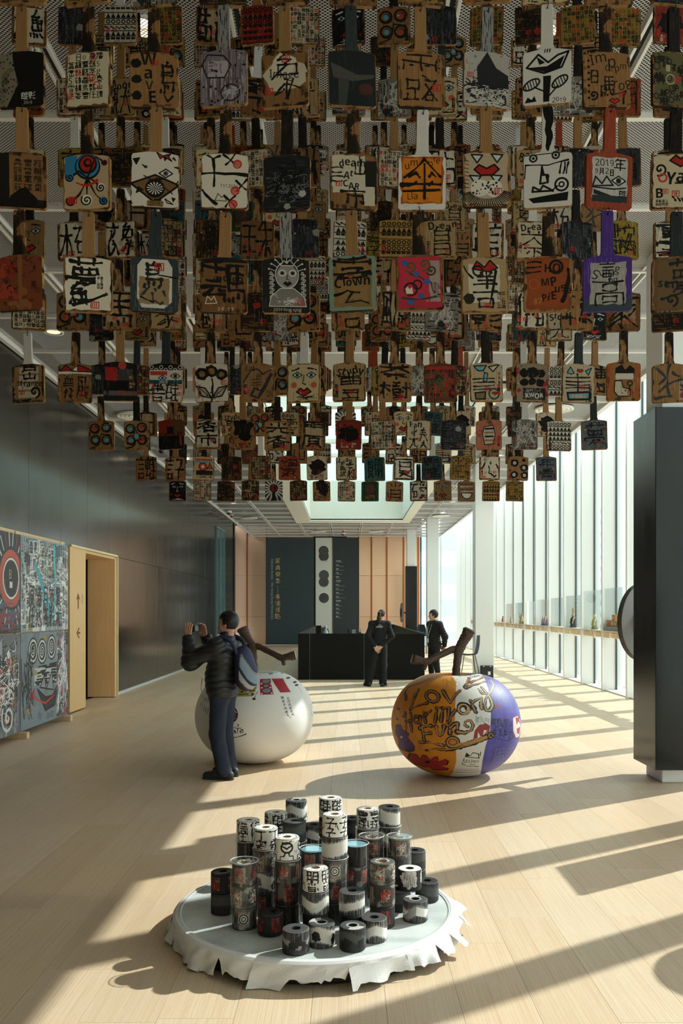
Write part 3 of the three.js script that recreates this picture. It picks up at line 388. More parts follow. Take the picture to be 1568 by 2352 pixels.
  [['grey white face with black triangle mountain', (x, r) => { bg(x, r, '#a9a69d', 1); poly(x, [[50, 2], [70, 34], [96, 48], [98, 76], [30, 70], [28, 36]], '#222326'); scrawl(x, 2, 60, 96, 54, '#1f2022', r, 70, 2.4); scrawl(x, 2, 70, 96, 46, '#c2c0b8', r, 30, 1.6); for (let i = 0; i < 40; i++) disc(x, r() * 100, r() * 118, 0.4 + r(), '#2b2b2c'); words(x, 'L.', 4, 26, 14, KR, r); seal(x, 8, 48, 12, r); disc(x, 24, 14, 3, '#5d8596'); }],
    ['wood with red lips and spotted white shape', (x, r) => { bg(x, r, '#b7a58a', 6); for (const [a, b] of [[30, 14], [72, 14], [26, 58], [70, 58]]) { poly(x, [[a - 12, b - 6], [a + 12, b - 4], [a, b + 12]], '#c2cdd0', K, 3); } x.fillStyle = '#a62018'; poly(x, [[24, 40], [34, 30], [50, 38], [66, 30], [76, 40], [62, 52], [38, 52]], '#a8221a', K, 3.5); blot(x, 36, 78, 20, '#d9d4c8', r, 18, 0.1); blot(x, 64, 80, 20, '#d9d4c8', r, 18, 0.1); for (let i = 0; i < 34; i++) disc(x, 20 + r() * 60, 66 + r() * 26, 1 + r() * 1.6, K); for (let i = 0; i < 30; i++) { const a = 0.2 + i / 30 * 2.8; brush(x, [[50 + Math.cos(a) * 36, 82 + Math.sin(a) * 20], [50 + Math.cos(a) * 56, 84 + Math.sin(a) * 36]], 2, K, r); } seal(x, 66, 80, 15, r); for (let i = 0; i < 8; i++) brush(x, [[2 + r() * 6, 20 + i * 8], [12, 22 + i * 8]], 1.4, K, r); }],
    ['wood with white patches under a red peaked hat', (x, r) => { bg(x, r, '#a58c66', 3, 0.2); patch(x, 16, 16, 66, 80, '#c7beab', r); poly(x, [[24, 26], [34, 10], [50, 22], [62, 8], [78, 24], [60, 32]], '#a3241d', K, 3); ring(x, 36, 30, 10, 4, K); han(x, '善', 26, 34, 50, 72, 6, '#1b1a16', r); blot(x, 16, 88, 12, '#222019', r); brush(x, [[6, 20], [24, 44]], 5, K, r); brush(x, [[74, 30], [60, 100]], 6, K, r); tiny(x, 76, 74, 18, 36, 8, '#2a2418', r); seal(x, 50, 98, 12, r); }]],
  [['white face with black lip flower on a stem', (x, r) => { x.fillStyle = '#d9d8d3'; x.fillRect(0, 0, 100, 118); poly(x, [[8, 38], [32, 12], [52, 30], [72, 16], [94, 10], [80, 42], [44, 52]], '#dedcd6', '#0e0e0e', 4); poly(x, [[12, 38], [50, 38], [86, 18], [76, 42], [46, 50]], '#0e0e0e'); poly(x, [[28, 16], [46, 30], [34, 34]], '#0e0e0e'); poly(x, [[42, 58], [58, 58], [54, 112], [42, 112]], '#0e0e0e'); for (const [a, b, s] of [[18, 74, -1], [76, 72, 1]]) { x.save(); x.translate(a, b); x.rotate(s * 0.7 + (s > 0 ? -1.3 : 0.2)); ring(x, 0, 0, 18, 3.4, '#0e0e0e', 9); for (let i = -2; i < 3; i++) brush(x, [[i * 6, -6], [i * 6 - 3, 6]], 2, '#0e0e0e', r); x.restore(); } brush(x, [[24, 80], [44, 90]], 3, '#0e0e0e', r); brush(x, [[54, 100], [72, 80]], 3, '#0e0e0e', r); poly(x, [[4, 112], [10, 100], [18, 106], [24, 98], [28, 110]], '#0e0e0e'); for (let i = 0; i < 3; i++) brush(x, [[46 + i * 5, 2], [45 + i * 5, 8]], 2.4, '#0e0e0e', r); words(x, '2019', 60, 110, 14, '#0e0e0e', r); }],
    ['white face with black geometric profile and boat', (x, r) => { x.fillStyle = '#d9d8d3'; x.fillRect(0, 0, 100, 118); const k = '#101010'; brush(x, [[0, 8], [94, 4]], 2, k, r); ring(x, 20, 14, 7, 3.4, k); ring(x, 66, 10, 7, 3.4, k); disc(x, 20, 14, 3, k); disc(x, 66, 10, 3, k); brush(x, [[4, 28], [50, 30], [92, 22]], 4, k, r); brush(x, [[4, 28], [2, 56]], 3, k, r); poly(x, [[38, 32], [38, 50], [50, 50], [50, 66], [34, 68]], null, k, 4); poly(x, [[40, 34], [40, 52], [54, 52], [48, 66]], k); for (let i = 0; i < 3; i++) brush(x, [[78 + i * 7, 26], [74 + i * 7, 50]], 4, k, r); ring(x, 78, 72, 13, 4, k); ring(x, 78, 72, 5, 3, k); poly(x, [[18, 84], [20, 74], [34, 82], [40, 72], [60, 84]], null, k, 4); brush(x, [[60, 84], [70, 74]], 5, k, r); poly(x, [[10, 98], [92, 88], [90, 106], [20, 108]], k); }],
    ['rust orange face with heavy black lettering', (x, r) => { bg(x, r, '#8a4420', 5, 0.3); patch(x, 8, 10, 84, 96, '#94481f', r); for (let i = 0; i < 3; i++) brush(x, [[6, 16 + i * 10], [34, 14 + i * 10]], 4.5, '#17110c', r); ring(x, 66, 24, 13, 5, '#17110c'); words(x, 'HO', 40, 28, 24, '#17110c', r, 0.2, 'sans-serif', 'bold '); words(x, 'MP', 34, 56, 24, '#17110c', r, 0.3, 'sans-serif', 'bold '); words(x, 'use', 62, 70, 22, '#17110c', r, 0.4, 'sans-serif', 'bold '); words(x, 'PiE', 36, 88, 22, '#17110c', r, 0.3, 'sans-serif', 'bold '); brush(x, [[92, 30], [88, 66], [80, 98]], 10, '#17110c', r); ring(x, 20, 60, 10, 2, '#b9532a'); words(x, '87', 20, 96, 16, '#b98a4a', r); }]],
  [['bare wood lettered Impropt with red stamp', (x, r) => { wood(x, r, 0.3); words(x, 'Imp', 14, 20, 30, K, r, 0.4); words(x, 'orpmtu', 46, 32, 20, K, r, 0.6); han(x, '日', 14, 42, 18, 24, 4, K, r); han(x, '馬', 40, 54, 26, 40, 4, K, r); words(x, 'p', 34, 76, 34, K, r); words(x, 'ro8', 62, 70, 26, K, r, 0.5); spiral(x, 22, 92, 10, 4, K, 1.3); brush(x, [[60, 90], [90, 84], [84, 110]], 5, K, r); for (let i = 0; i < 7; i++) blot(x, 12, 20 + i * 13, 3, K, r); lips(x, 66, 104, 11); seal(x, 76, 86, 12, r); }],
    ['terracotta frame around a dated grey white scene', (x, r) => { x.fillStyle = '#8f3f24'; x.fillRect(0, 0, 100, 118); dry(x, 0, 0, 100, 118, '#a34d2f', r, 70, 1.4); patch(x, 13, 12, 76, 94, '#b5b3ad', r); dry(x, 14, 12, 74, 92, '#d2d0ca', r, 50, 1); words(x, '2019', 18, 24, 18, K, r); han(x, '年', 60, 14, 24, 24, 2.6, K, r); words(x, '9', 18, 42, 15, K, r); han(x, '月', 28, 36, 9, 12, 2, K, r); words(x, '2', 40, 42, 15, K, r); han(x, '日', 50, 38, 9, 12, 2, K, r); poly(x, [[14, 74], [20, 54], [34, 68], [44, 52], [58, 70]], '#b9b7b0', '#1c2527', 3.4); eye(x, 70, 60, 15, '#2a3234'); brush(x, [[14, 76], [60, 78], [86, 74]], 3, '#1c2527', r); poly(x, [[16, 80], [62, 94], [58, 98], [16, 90]], '#1c2527'); patch(x, 13, 92, 76, 14, '#2b3235', r); han(x, '蛙', 72, 80, 14, 14, 1.8, K, r); }],
    ['purple border around grey face with black character', (x, r) => { x.fillStyle = '#4b3283'; x.fillRect(0, 0, 100, 118); dry(x, 0, 0, 100, 118, '#6348a0', r, 60, 1.6); patch(x, 0, 92, 100, 26, '#3d4a56', r); patch(x, 14, 16, 74, 88, '#a5a39d', r); dry(x, 14, 16, 72, 84, '#c0beb8', r, 60, 1.2); han(x, '高', 20, 50, 62, 56, 4.5, '#17171a', r); words(x, 'Suing', 18, 34, 24, '#17171a', r, 0.5); words(x, 'ng', 50, 52, 20, '#17171a', r, 0.4); han(x, '言', 34, 16, 30, 30, 3, '#17171a', r); }]],
  [['olive wood covered in small dark doodles', (x, r) => { bg(x, r, '#5b5634', 5, 0.8); for (let i = 0; i < 40; i++) { const a = 8 + r() * 80, b = 8 + r() * 98; r() < 0.5 ? ring(x, a, b, 3 + r() * 5, 2, '#15140e') : hanMix(x, a - 5, b - 5, 13, 13, 2.2, '#15140e', r); } ring(x, 40, 60, 10, 3, '#9c9678'); patch(x, 30, 30, 10, 14, '#a59d7e', r); seal(x, 50, 54, 13, r); }],
    ['cream face lettered Ya in black and red', (x, r) => { bg(x, r, '#c9bda2', 4, 0.9); words(x, 'Ya', 30, 50, 40, K, r, 0.2, 'sans-serif', 'bold '); spiral(x, 18, 34, 14, 4, K, 1.3); lips(x, 60, 16, 22, '#a8231b'); words(x, 'B', 8, 84, 30, K, r, 0.1, 'sans-serif', 'bold '); ring(x, 24, 52, 8, 4, '#c23b33'); seal(x, 24, 76, 11, r); seal(x, 44, 80, 14, r); brush(x, [[50, 64], [92, 60]], 5, K, r); for (let i = 0; i < 5; i++) brush(x, [[46 + i * 9, 92 + i * 2], [52 + i * 9, 100 + i * 2]], 5, K, r); tiny(x, 10, 98, 30, 12, 6, K, r); }],
    ['brown grey face with broad slate character', (x, r) => { bg(x, r, '#6a5236', 4, 0.7); patch(x, 12, 10, 76, 100, 'rgba(120,96,64,.6)', r); han(x, '夢', 30, 8, 64, 70, 6.5, '#23282a', r); words(x, 'sen', 12, 56, 26, '#23282a', r, 0.5, 'sans-serif', 'bold '); spiral(x, 40, 92, 14, 5, '#23282a', 1.2); brush(x, [[20, 90], [80, 74]], 6, '#23282a', r); }]],
];
// ---- the other rows draw on these kinds of face
const KIND = {
  han: (c = 0) => [['bare wood face with one big black character', 'scorched wood face with one black character', 'pale wood face with a double black character'][c % 3], (x, r) => { wood(x, r, [0.3, 1.2, 0.2][c % 3]); if (c % 3) patch(x, 10 + r() * 14, 12, 62, 84, 'rgba(206,196,172,.45)', r); bigHan(x, r, null, '#13100c', 7 + r() * 3, 8, 8, 84, 98); stamps(x, r, 2); }],
  white: () => ['white patch with black brush character', (x, r) => { bg(x, r, '#cfc6b2', 8, 0.8); grime(x, r, 8); bigHan(x, r, null, '#12100d', 8, 10, 12, 80, 92); stamps(x, r, 2); }],
  text: (c = 0) => [['cream face full of small black writing', 'dark face full of small pale writing', 'gold face full of small dark writing'][c % 3], (x, r) => { bg(x, r, ['#c9bd9f', '#1d1a16', '#8d7430'][c % 3], 6); tiny(x, 9, 9, 82, 100, 11, ['#1b1812', '#a58f5c', '#1d1a10'][c % 3], r, 0.16); }],
  scrape: (c = 0) => [['black face scraped with grey strokes', 'dark brown face scraped with ochre strokes', 'grey face with torn black strokes'][c % 3], (x, r) => { bg(x, r, ['#17181a', '#2a1d12', '#77756e'][c % 3], 1); dry(x, 0, 0, 100, 118, ['#55585a', '#6f5226', '#1a1a1b'][c % 3], r, 70, 2.4, r() < 0.5); scrawl(x, 5, 5, 90, 108, ['#2e3234', '#120d08', '#b9b6ac'][c % 3], r, 30, 3); blot(x, r() * 100, r() * 118, 12, ['#8d8b84', '#8a2a1c', '#26262a'][c % 3], r); stamps(x, r, 1); }],
  face: (c = 0) => [['painted mask face with red mouth', 'painted cream face with red cheeks', 'black face with white mask drawing'][c % 3], (x, r) => { bg(x, r, ['#8a6f46', '#c7b68c', '#141313'][c % 3], 4); const l = c % 3 === 2 ? WH : K; eye(x, 30, 36, 14); eye(x, 72, 36, 14); brush(x, [[50, 36], [46, 62], [56, 64]], 3.5, l, r); lips(x, 50, 86, 22, '#b3261e'); brush(x, [[14, 22], [34, 16]], 5, l, r); brush(x, [[62, 16], [88, 22]], 5, l, r); if (c % 3 === 1) { disc(x, 20, 66, 9, 'rgba(190,60,40,.7)'); disc(x, 80, 66, 9, 'rgba(190,60,40,.7)'); } scrawl(x, 4, 96, 92, 18, l, r, 8, 1.6); }],
  loops: (c = 0) => [['wood face with black loops and blue dots', 'wood face with a curling blue and red snake'][c % 2], (x, r) => { wood(x, r, 0.5); for (const [a, b] of [[26, 34], [70, 30], [28, 78], [70, 78]]) { ring(x, a, b, 17, 6, '#181510'); spiral(x, a, b, 15, 3.5, '#181510', 1.4); disc(x, a, b, 8, r() < 0.6 ? '#4f9ab0' : '#b3362a'); } brush(x, [[8, 110], [40, 98], [50, 54], [82, 60], [90, 104]], 6, '#181510', r); if (c % 2) { poly(x, [[40, 30], [66, 76], [40, 80]], '#b44a36', '#181510', 4); disc(x, 48, 62, 9, '#57b0c4'); } }],
  tint: (col, name, ink = '#15110d') => [name + ' painted face with black character', (x, r) => { bg(x, r, col, 4); grime(x, r, 14); bigHan(x, r, null, ink, 6); scrawl(x, 6, 6, 88, 106, ink, r, 8, 2); stamps(x, r, 1); }],
  word: (w) => ['wood face lettered ' + w + ' over a black character', (x, r) => { bg(x, r, r() < 0.5 ? '#a88d62' : '#c2b597', 6, 0.8); bigHan(x, r, null, '#171510', 5.5, 18, 34, 66, 74); words(x, w, 12, 24, Math.min(30, 150 / w.length), '#171510', r, 0.4, 'sans-serif', 'bold '); stamps(x, r, 1); }],
  zig: (c = 0) => [['black and white patterned face', 'black and white pattern with ochre bands', 'red and black patterned face'][c % 3], (x, r) => { bg(x, r, ['#cbc4b3', '#a8843f', '#93291f'][c % 3], 3); for (let j = 0; j < 6; j++) { const b = 8 + j * 18, m = Math.floor(r() * 4); for (let i = 0; i < 6; i++) { const a = 8 + i * 15; if (m === 0) poly(x, [[a, b + 14], [a + 7, b], [a + 14, b + 14]], K); else if (m === 1) { ring(x, a + 7, b + 7, 5, 3, K); } else if (m === 2) brush(x, [[a, b + 4], [a + 12, b + 10]], 5, K, r); else patch(x, a, b, 12, 6, K, r); } brush(x, [[4, b + 16], [96, b + 16]], 2.4, K, r); } stamps(x, r, 1); }],
  splash: (c = 0) => [['wood face with black splash', 'pale face with black splash and red specks', 'black face with red edges'][c % 3], (x, r) => { if (c % 3 === 0) wood(x, r, 0.6); else bg(x, r, ['', '#bfae90', '#7d2a1c'][c % 3], 3); blot(x, 50, c % 3 === 0 ? 32 : 56, 38, '#100f0d', r, 22, 0.5); blot(x, 60, 66, 24, '#100f0d', r, 18, 0.6); for (let i = 0; i < 20; i++) disc(x, r() * 100, r() * 118, 0.8 + r() * 2.6, r() < 0.4 ? KR : '#15130f'); tiny(x, 20, 92, 60, 20, 9, c % 3 === 2 ? '#c9c2b0' : '#2a1d10', r, 0.3); stamps(x, r, 1); }],
};
const SP = {
  strange: ['dark edged wood lettered Strange on white patches', (x, r) => { wood(x, r, 2.4); for (let i = 0; i < 4; i++) patch(x, 18 + r() * 10, 12 + i * 24, 60, 18, '#b9b1a0', r); hanMix(x, 26, 8, 52, 40, 6, '#12100c', r); words(x, 'Strange', 14, 60, 22, '#12100c', r, 0.3, 'sans-serif', 'bold '); spiral(x, 70, 86, 18, 6, '#12100c', 1.2); brush(x, [[8, 108], [60, 108]], 5, '#12100c', r); seal(x, 24, 80, 14, r); }],
  hat: ['wood face with red and white peaks along its top', (x, r) => { wood(x, r, 0.5); poly(x, [[6, 26], [22, 8], [42, 22], [60, 6], [92, 18], [94, 26]], '#a3241d', K, 3); poly(x, [[40, 22], [56, 8], [58, 26]], WH, K, 2); brush(x, [[2, 31], [98, 29]], 8, '#e0dccf', r); hanMix(x, 18, 42, 66, 62, 4.5, '#17150f', r); seal(x, 64, 84, 14, r); }],
  redsq: ['black face with red square and grey stripes', (x, r) => { bg(x, r, '#131315', 0); patch(x, 8, 18, 34, 40, '#a3231c', r); disc(x, 56, 12, 12, '#a8433c'); for (let i = 0; i < 6; i++) { const a = 50 + (i % 2) * 18, b = 30 + Math.floor(i / 2) * 9; disc(x, a, b, 5, '#060606'); brush(x, [[a, b], [a + 22, b + 2]], 3, '#060606', r); } patch(x, 42, 22, 44, 34, 'rgba(150,146,138,.35)', r); patch(x, 2, 60, 70, 28, '#060606', r); tiny(x, 76, 44, 20, 42, 8, '#b58d4e', r); patch(x, 2, 88, 96, 14, '#5a5556', r); dry(x, 2, 88, 96, 14, '#8a3a34', r, 14, 2, false); }],
  totem: ['black white and teal totem doodle dated 2019', (x, r) => { bg(x, r, '#c9c4b6', 1); patch(x, 0, 0, 100, 22, K, r); for (let i = 0; i < 7; i++) ring(x, 8 + i * 14, 14 + (i % 2) * 8, 5, 2, WH); patch(x, 4, 26, 50, 12, '#b03a32', r); eye(x, 40, 46, 12); eye(x, 78, 40, 14, K); patch(x, 2, 52, 96, 12, '#23494b', r); words(x, '2019', 30, 58, 12, WH, r); han(x, '善', 4, 66, 42, 48, 5, K, r); han(x, '蛙', 52, 62, 34, 50, 5, K, r); seal(x, 84, 68, 12, r); seal(x, 84, 88, 12, r); }],
  flower: ['white face with spotted black flower and leaves', (x, r) => { bg(x, r, '#cdc6b6', 2, 0.6); for (const [a, b, s] of [[22, 34, 20], [50, 26, 20], [80, 36, 18]]) { blot(x, a, b, s, '#17150f', r, 16, 0.25); blot(x, a, b, s * 0.5, '#8a6d3a', r); for (let i = 0; i < 8; i++) disc(x, a + (r() - 0.5) * s, b + (r() - 0.5) * s, 1.2, K); } brush(x, [[50, 50], [52, 80], [48, 116]], 6, '#17150f', r); for (const s of [-1, 1]) { poly(x, [[50, 106], [50 + s * 20, 76], [50 + s * 46, 70], [50 + s * 30, 100]], '#a9a08c', '#17150f', 4); brush(x, [[50, 106], [50 + s * 40, 74]], 2, '#17150f', r); } seal(x, 78, 54, 15, r); }],
  eat: ['wood face lettered Eat beneath a brushed roof', (x, r) => { wood(x, r, 0.25); brush(x, [[8, 60], [30, 24], [48, 20], [66, 34], [90, 20]], 5, '#2a2b28', r); words(x, 'Eat', 12, 18, 22, K, r); words(x, 'ar', 44, 38, 24, K, r); brush(x, [[88, 34], [70, 72], [50, 104], [30, 98], [40, 76], [66, 82]], 10, '#262a2a', r); for (let i = 0; i < 3; i++) brush(x, [[34, 52 + i * 8], [62, 50 + i * 8]], 3.5, '#262a2a', r); seal(x, 8, 82, 15, r); tiny(x, 76, 82, 18, 24, 6, '#4a3a22', r); }],
  dense: ['red and green face of tangled writing', (x, r) => { bg(x, r, '#5f3420', 4, 1.4); patch(x, 6, 10, 88, 10, '#a12f22', r); tiny(x, 8, 20, 84, 90, 12, '#151008', r, 0.3); scrawl(x, 8, 14, 84, 96, '#3f5a36', r, 26, 2.4); scrawl(x, 8, 14, 84, 96, '#a5301f', r, 18, 2); }],
  bluechar: ['wood face with blue filled character', (x, r) => { bg(x, r, '#b3a080', 3, 0.5); const b = '#6ba4b0'; poly(x, [[12, 12], [50, 10], [40, 26], [24, 26]], b, K, 3.4); poly(x, [[56, 14], [90, 6], [70, 28]], '#c7b99a', K, 3.4); poly(x, [[44, 30], [54, 34], [50, 60], [40, 56]], b, K, 3); for (let i = 0; i < 4; i++) brush(x, [[10, 52 + i * 10], [74, 48 + i * 10]], 4.5, '#181712', r); poly(x, [[14, 92], [46, 88], [44, 110], [16, 110]], '#76693f', K, 4); ring(x, 72, 94, 15, 5, '#33444a'); lips(x, 74, 92, 9); seal(x, 46, 74, 13, r); tiny(x, 86, 30, 9, 40, 6, '#33291a', r); }],
  wings: ['black winged stencil over a lettered patch', (x, r) => { bg(x, r, '#8d7a62', 2, 0.7); for (const [a, b, R] of [[50, 30, 18], [24, 32, 14], [76, 32, 14], [26, 60, 13], [74, 60, 13], [50, 56, 12]]) blot(x, a, b, R, '#0d0c0b', r, 14, 0.3); for (let i = 0; i < 8; i++) blot(x, r() < 0.5 ? 4 + r() * 8 : 90 + r() * 8, r() * 100, 6, '#8f2a20', r); patch(x, 22, 76, 66, 34, '#22231f', r); words(x, '2019', 32, 83, 9, WH, r); words(x, 'KWOK', 28, 98, 20, '#d9d5ca', r, 0.2, 'sans-serif', 'bold '); scrawl(x, 22, 76, 66, 34, '#9a978c', r, 14, 0.8); }],
  bluelip: ['pale wood with blue strokes and red lips', (x, r) => { bg(x, r, '#b5a387', 2, 0.2); const b = '#6d9fa8'; poly(x, [[14, 30], [24, 12], [36, 30], [26, 34]], b, K, 2.6); poly(x, [[70, 22], [90, 12], [80, 34]], b, K, 2.6); for (let i = 0; i < 4; i++) brush(x, [[12, 44 + i * 11], [86, 40 + i * 11]], 5, '#1a1a16', r); brush(x, [[46, 32], [48, 84]], 6, '#1a1a16', r); poly(x, [[16, 90], [86, 84], [84, 106], [20, 110]], b, '#1a1a16', 6); patch(x, 30, 94, 42, 9, '#b5a387', r); lips(x, 54, 22, 10); seal(x, 56, 66, 13, r); }],
  mouth: ['orange wood around a black and white carved face', (x, r) => { wood(x, r, 0.6); x.globalAlpha = 0.6; x.fillStyle = '#b0582a'; x.fillRect(0, 0, 18, 118); x.fillRect(82, 0, 18, 118); x.globalAlpha = 1; poly(x, [[24, 40], [26, 20], [44, 10], [54, 26], [68, 12], [82, 24], [80, 40]], '#17150f'); patch(x, 26, 36, 52, 18, '#d5cfc0', r); poly(x, [[24, 58], [44, 58], [48, 78], [70, 84], [68, 104], [34, 104], [22, 90]], '#c7bda6', '#17150f', 3); ring(x, 68, 66, 7, 3, '#17150f'); brush(x, [[68, 72], [66, 88]], 3, '#17150f', r); seal(x, 62, 88, 14, r); }],
  slateStrokes: ['pale wood with thick slate strokes', (x, r) => { wood(x, r, 0.15); for (const p of [[[14, 16], [40, 44], [20, 64]], [[52, 6], [44, 58], [50, 100]], [[20, 84], [50, 62], [88, 50]], [[10, 104], [60, 98]], [[60, 30], [84, 40]]]) brush(x, p, 10, '#3c4446', r); patch(x, 78, 56, 20, 54, '#b6b2a8', r); tiny(x, 80, 58, 16, 50, 6, '#33302a', r); }],
  redblack: ['red face fading to black blocks', (x, r) => { bg(x, r, '#6d2a18', 1); patch(x, 4, 4, 46, 46, '#7f1f16', r); patch(x, 50, 8, 46, 50, '#5c3b1e', r); patch(x, 34, 30, 26, 28, '#1a0e0a', r); patch(x, 0, 66, 100, 52, '#0d0c0c', r); dry(x, 0, 50, 100, 30, '#0d0c0c', r, 40, 3); }],
  salmon: ['salmon painted face with a small striped mask', (x, r) => { x.fillStyle = '#b8755a'; x.fillRect(0, 0, 100, 118); grime(x, r, 16); poly(x, [[32, 30], [66, 24], [74, 60], [66, 96], [34, 98], [26, 60]], '#c9c2b2', K, 3); for (let i = 0; i < 4; i++) patch(x, 34, 34 + i * 15, 34, 6, i % 2 ? '#9a7a3a' : K, r); ring(x, 14, 50, 8, 2, KR); seal(x, 66, 92, 10, r); }],
  rings4: ['wood face with four black rings', (x, r) => { wood(x, r, 0.3); for (const [a, b] of [[34, 34], [78, 56], [32, 90], [82, 92]]) { blot(x, a, b, 19, '#14110e', r, 14, 0.3); disc(x, a, b, 8, '#cfd0cd'); disc(x, a, b, 3, '#8d8f8e'); } blot(x, 78, 20, 9, '#14110e', r); }],
  rays: ['white face with black sun rays and red centre', (x, r) => { x.fillStyle = '#c7c1b6'; x.fillRect(0, 0, 100, 118); for (let i = 0; i < 18; i++) { const a = i / 18 * 6.283; poly(x, [[50 + Math.cos(a) * 24, 48 + Math.sin(a) * 24], [50 + Math.cos(a - 0.1) * 74, 52 + Math.sin(a - 0.1) * 74], [50 + Math.cos(a + 0.1) * 74, 52 + Math.sin(a + 0.1) * 74]], '#12100f'); } disc(x, 50, 46, 24, '#12100f'); disc(x, 50, 46, 18, '#7d1c1c'); disc(x, 52, 44, 9, '#12100f'); patch(x, 40, 70, 18, 46, '#12100f', r); tiny(x, 60, 92, 30, 22, 9, K, r); }],
  green: ['green painted face with a red flower mandala', (x, r) => { x.fillStyle = '#1f5a44'; x.fillRect(0, 0, 100, 118); poly(x, [[16, 16], [84, 14], [84, 104], [18, 104]], '#43362a', '#12100c', 3); for (let k = 4; k; k--) { for (let i = 0; i < 10; i++) { const a = i / 10 * 6.283; disc(x, 50 + Math.cos(a) * k * 7, 48 + Math.sin(a) * k * 7, 5, k % 2 ? '#7d2a2c' : '#2f5a46'); } } tiny(x, 22, 82, 58, 20, 10, '#a9713a', r); }],
  bowl: ['brown face with a white bowl', (x, r) => { bg(x, r, '#7a5c3a', 4); for (let i = 0; i < 4; i++) brush(x, [[14, 20 + i * 14], [86, 18 + i * 14]], 5, i % 2 ? '#c9c2b2' : K, r); x.fillStyle = '#cfc9bc'; x.beginPath(); x.arc(50, 72, 30, 0, Math.PI); x.fill(); x.strokeStyle = K; x.lineWidth = 5; x.stroke(); brush(x, [[16, 72], [84, 72]], 4, K, r); seal(x, 64, 50, 12, r); }],
  redeye: ['orange and blue banded eye over a dark bar', (x, r) => { bg(x, r, '#b39a74', 4); patch(x, 10, 14, 80, 10, '#b5402a', r); patch(x, 10, 26, 80, 8, '#4f93a8', r); disc(x, 46, 52, 18, '#c4552b'); ring(x, 46, 52, 18, 4, K); disc(x, 46, 52, 6, WH); poly(x, [[66, 62], [78, 34], [92, 60]], '#b5402a', K, 3); patch(x, 14, 70, 78, 22, '#1b1712', r); tiny(x, 16, 96, 70, 14, 8, K, r); }],
};
const WORDS = ['Study', 'Moon', 'Wind', 'Fish', 'Love', 'Tea', 'Dream', 'Dance', 'Rain', 'Home', 'Light', 'Stone', 'Light', 'Good', 'Piano', 'Smile'];
function anyKind(r) {
  const q = r(), c = Math.floor(r() * 3);
  return q < 0.24 ? KIND.han(c) : q < 0.36 ? KIND.white() : q < 0.46 ? KIND.text(c) : q < 0.6 ? KIND.scrape(c) : q < 0.67 ? KIND.face(c) : q < 0.73 ? KIND.loops(c) : q < 0.81 ? KIND.tint(...[['#8a3a1c', 'rust'], ['#2f4a52', 'teal'], ['#8f7a2c', 'mustard'], ['#6a2a24', 'maroon'], ['#30343a', 'slate']][Math.floor(r() * 5)]) : q < 0.89 ? KIND.word(WORDS[Math.floor(r() * WORDS.length)]) : q < 0.95 ? KIND.zig(c) : KIND.splash(c);
}
// lowest paddles of the rows behind, left to right
const LOW = {
  2: [SP.strange, SP.hat, SP.redsq, SP.totem, SP.flower, SP.eat, KIND.face(1), KIND.word('Study'), KIND.han(0), SP.dense, SP.bluechar, SP.wings, SP.bluelip, SP.mouth, SP.slateStrokes],
  3: [KIND.loops(0), KIND.loops(1), SP.redblack, KIND.white(), KIND.splash(0), KIND.han(2), KIND.han(1), KIND.splash(2), KIND.text(0), KIND.word('Fan'), KIND.scrape(0), SP.salmon, KIND.scrape(2), KIND.zig(0), KIND.tint('#5d6468', 'slate grey')],
  4: [KIND.han(0), KIND.han(2), SP.redeye, KIND.scrape(1), KIND.text(1), KIND.tint('#8a3a1c', 'rust'), KIND.splash(1), KIND.word('Leap'), KIND.tint('#2f5f63', 'teal'), KIND.white(), KIND.tint('#27424a', 'dark teal'), KIND.text(2), KIND.white(), SP.rings4, KIND.tint('#4d5860', 'slate blue')],
  5: [KIND.face(2), KIND.text(0), KIND.scrape(1), KIND.han(1), SP.rays, KIND.text(1), KIND.splash(0), KIND.text(0), SP.green, KIND.han(0), KIND.white(), KIND.face(0), SP.bowl, KIND.zig(1), KIND.text(2)],
};
// ---- handle and edge swatches
const SWATCH = {
  wood: (x, r) => wood(x, r, 0.1), scorched: (x, r) => { wood(x, r, 0.3); for (let i = 0; i < 12; i++) blot(x, r() * 100, r() * 118, 10 + r() * 26, `rgba(20,11,5,${0.4 + r() * 0.45})`, r, 12, 0.7); dry(x, 0, 0, 100, 118, '#1c1008', r, 40, 2.5); },
  black: (x, r) => { x.fillStyle = '#17130f'; x.fillRect(0, 0, 100, 118); dry(x, 0, 0, 100, 118, '#3a2a1a', r, 40, 2); }, white: (x, r) => { x.fillStyle = '#d6d5d0'; x.fillRect(0, 0, 100, 118); dry(x, 0, 0, 100, 118, '#e4e3df', r, 20, 2); },
  terracotta: (x, r) => { x.fillStyle = '#8f3f24'; x.fillRect(0, 0, 100, 118); dry(x, 0, 0, 100, 118, '#a54e30', r, 40, 2); }, purple: (x, r) => { x.fillStyle = '#4b3283'; x.fillRect(0, 0, 100, 118); dry(x, 0, 0, 100, 118, '#654aa2', r, 40, 2); },
  slate: (x, r) => { x.fillStyle = '#2b3336'; x.fillRect(0, 0, 100, 118); dry(x, 0, 0, 100, 118, '#3f484b', r, 40, 2); }, zebra: (x, r) => { x.fillStyle = '#d6d5d0'; x.fillRect(0, 0, 100, 118); brush(x, [[48, 8], [60, 30], [44, 56], [58, 84], [48, 112]], 46, '#0e0e0e', r); }, grey: (x, r) => { x.fillStyle = '#8b8a88'; x.fillRect(0, 0, 100, 118); dry(x, 0, 0, 100, 118, '#26262a', r, 46, 3); },
};
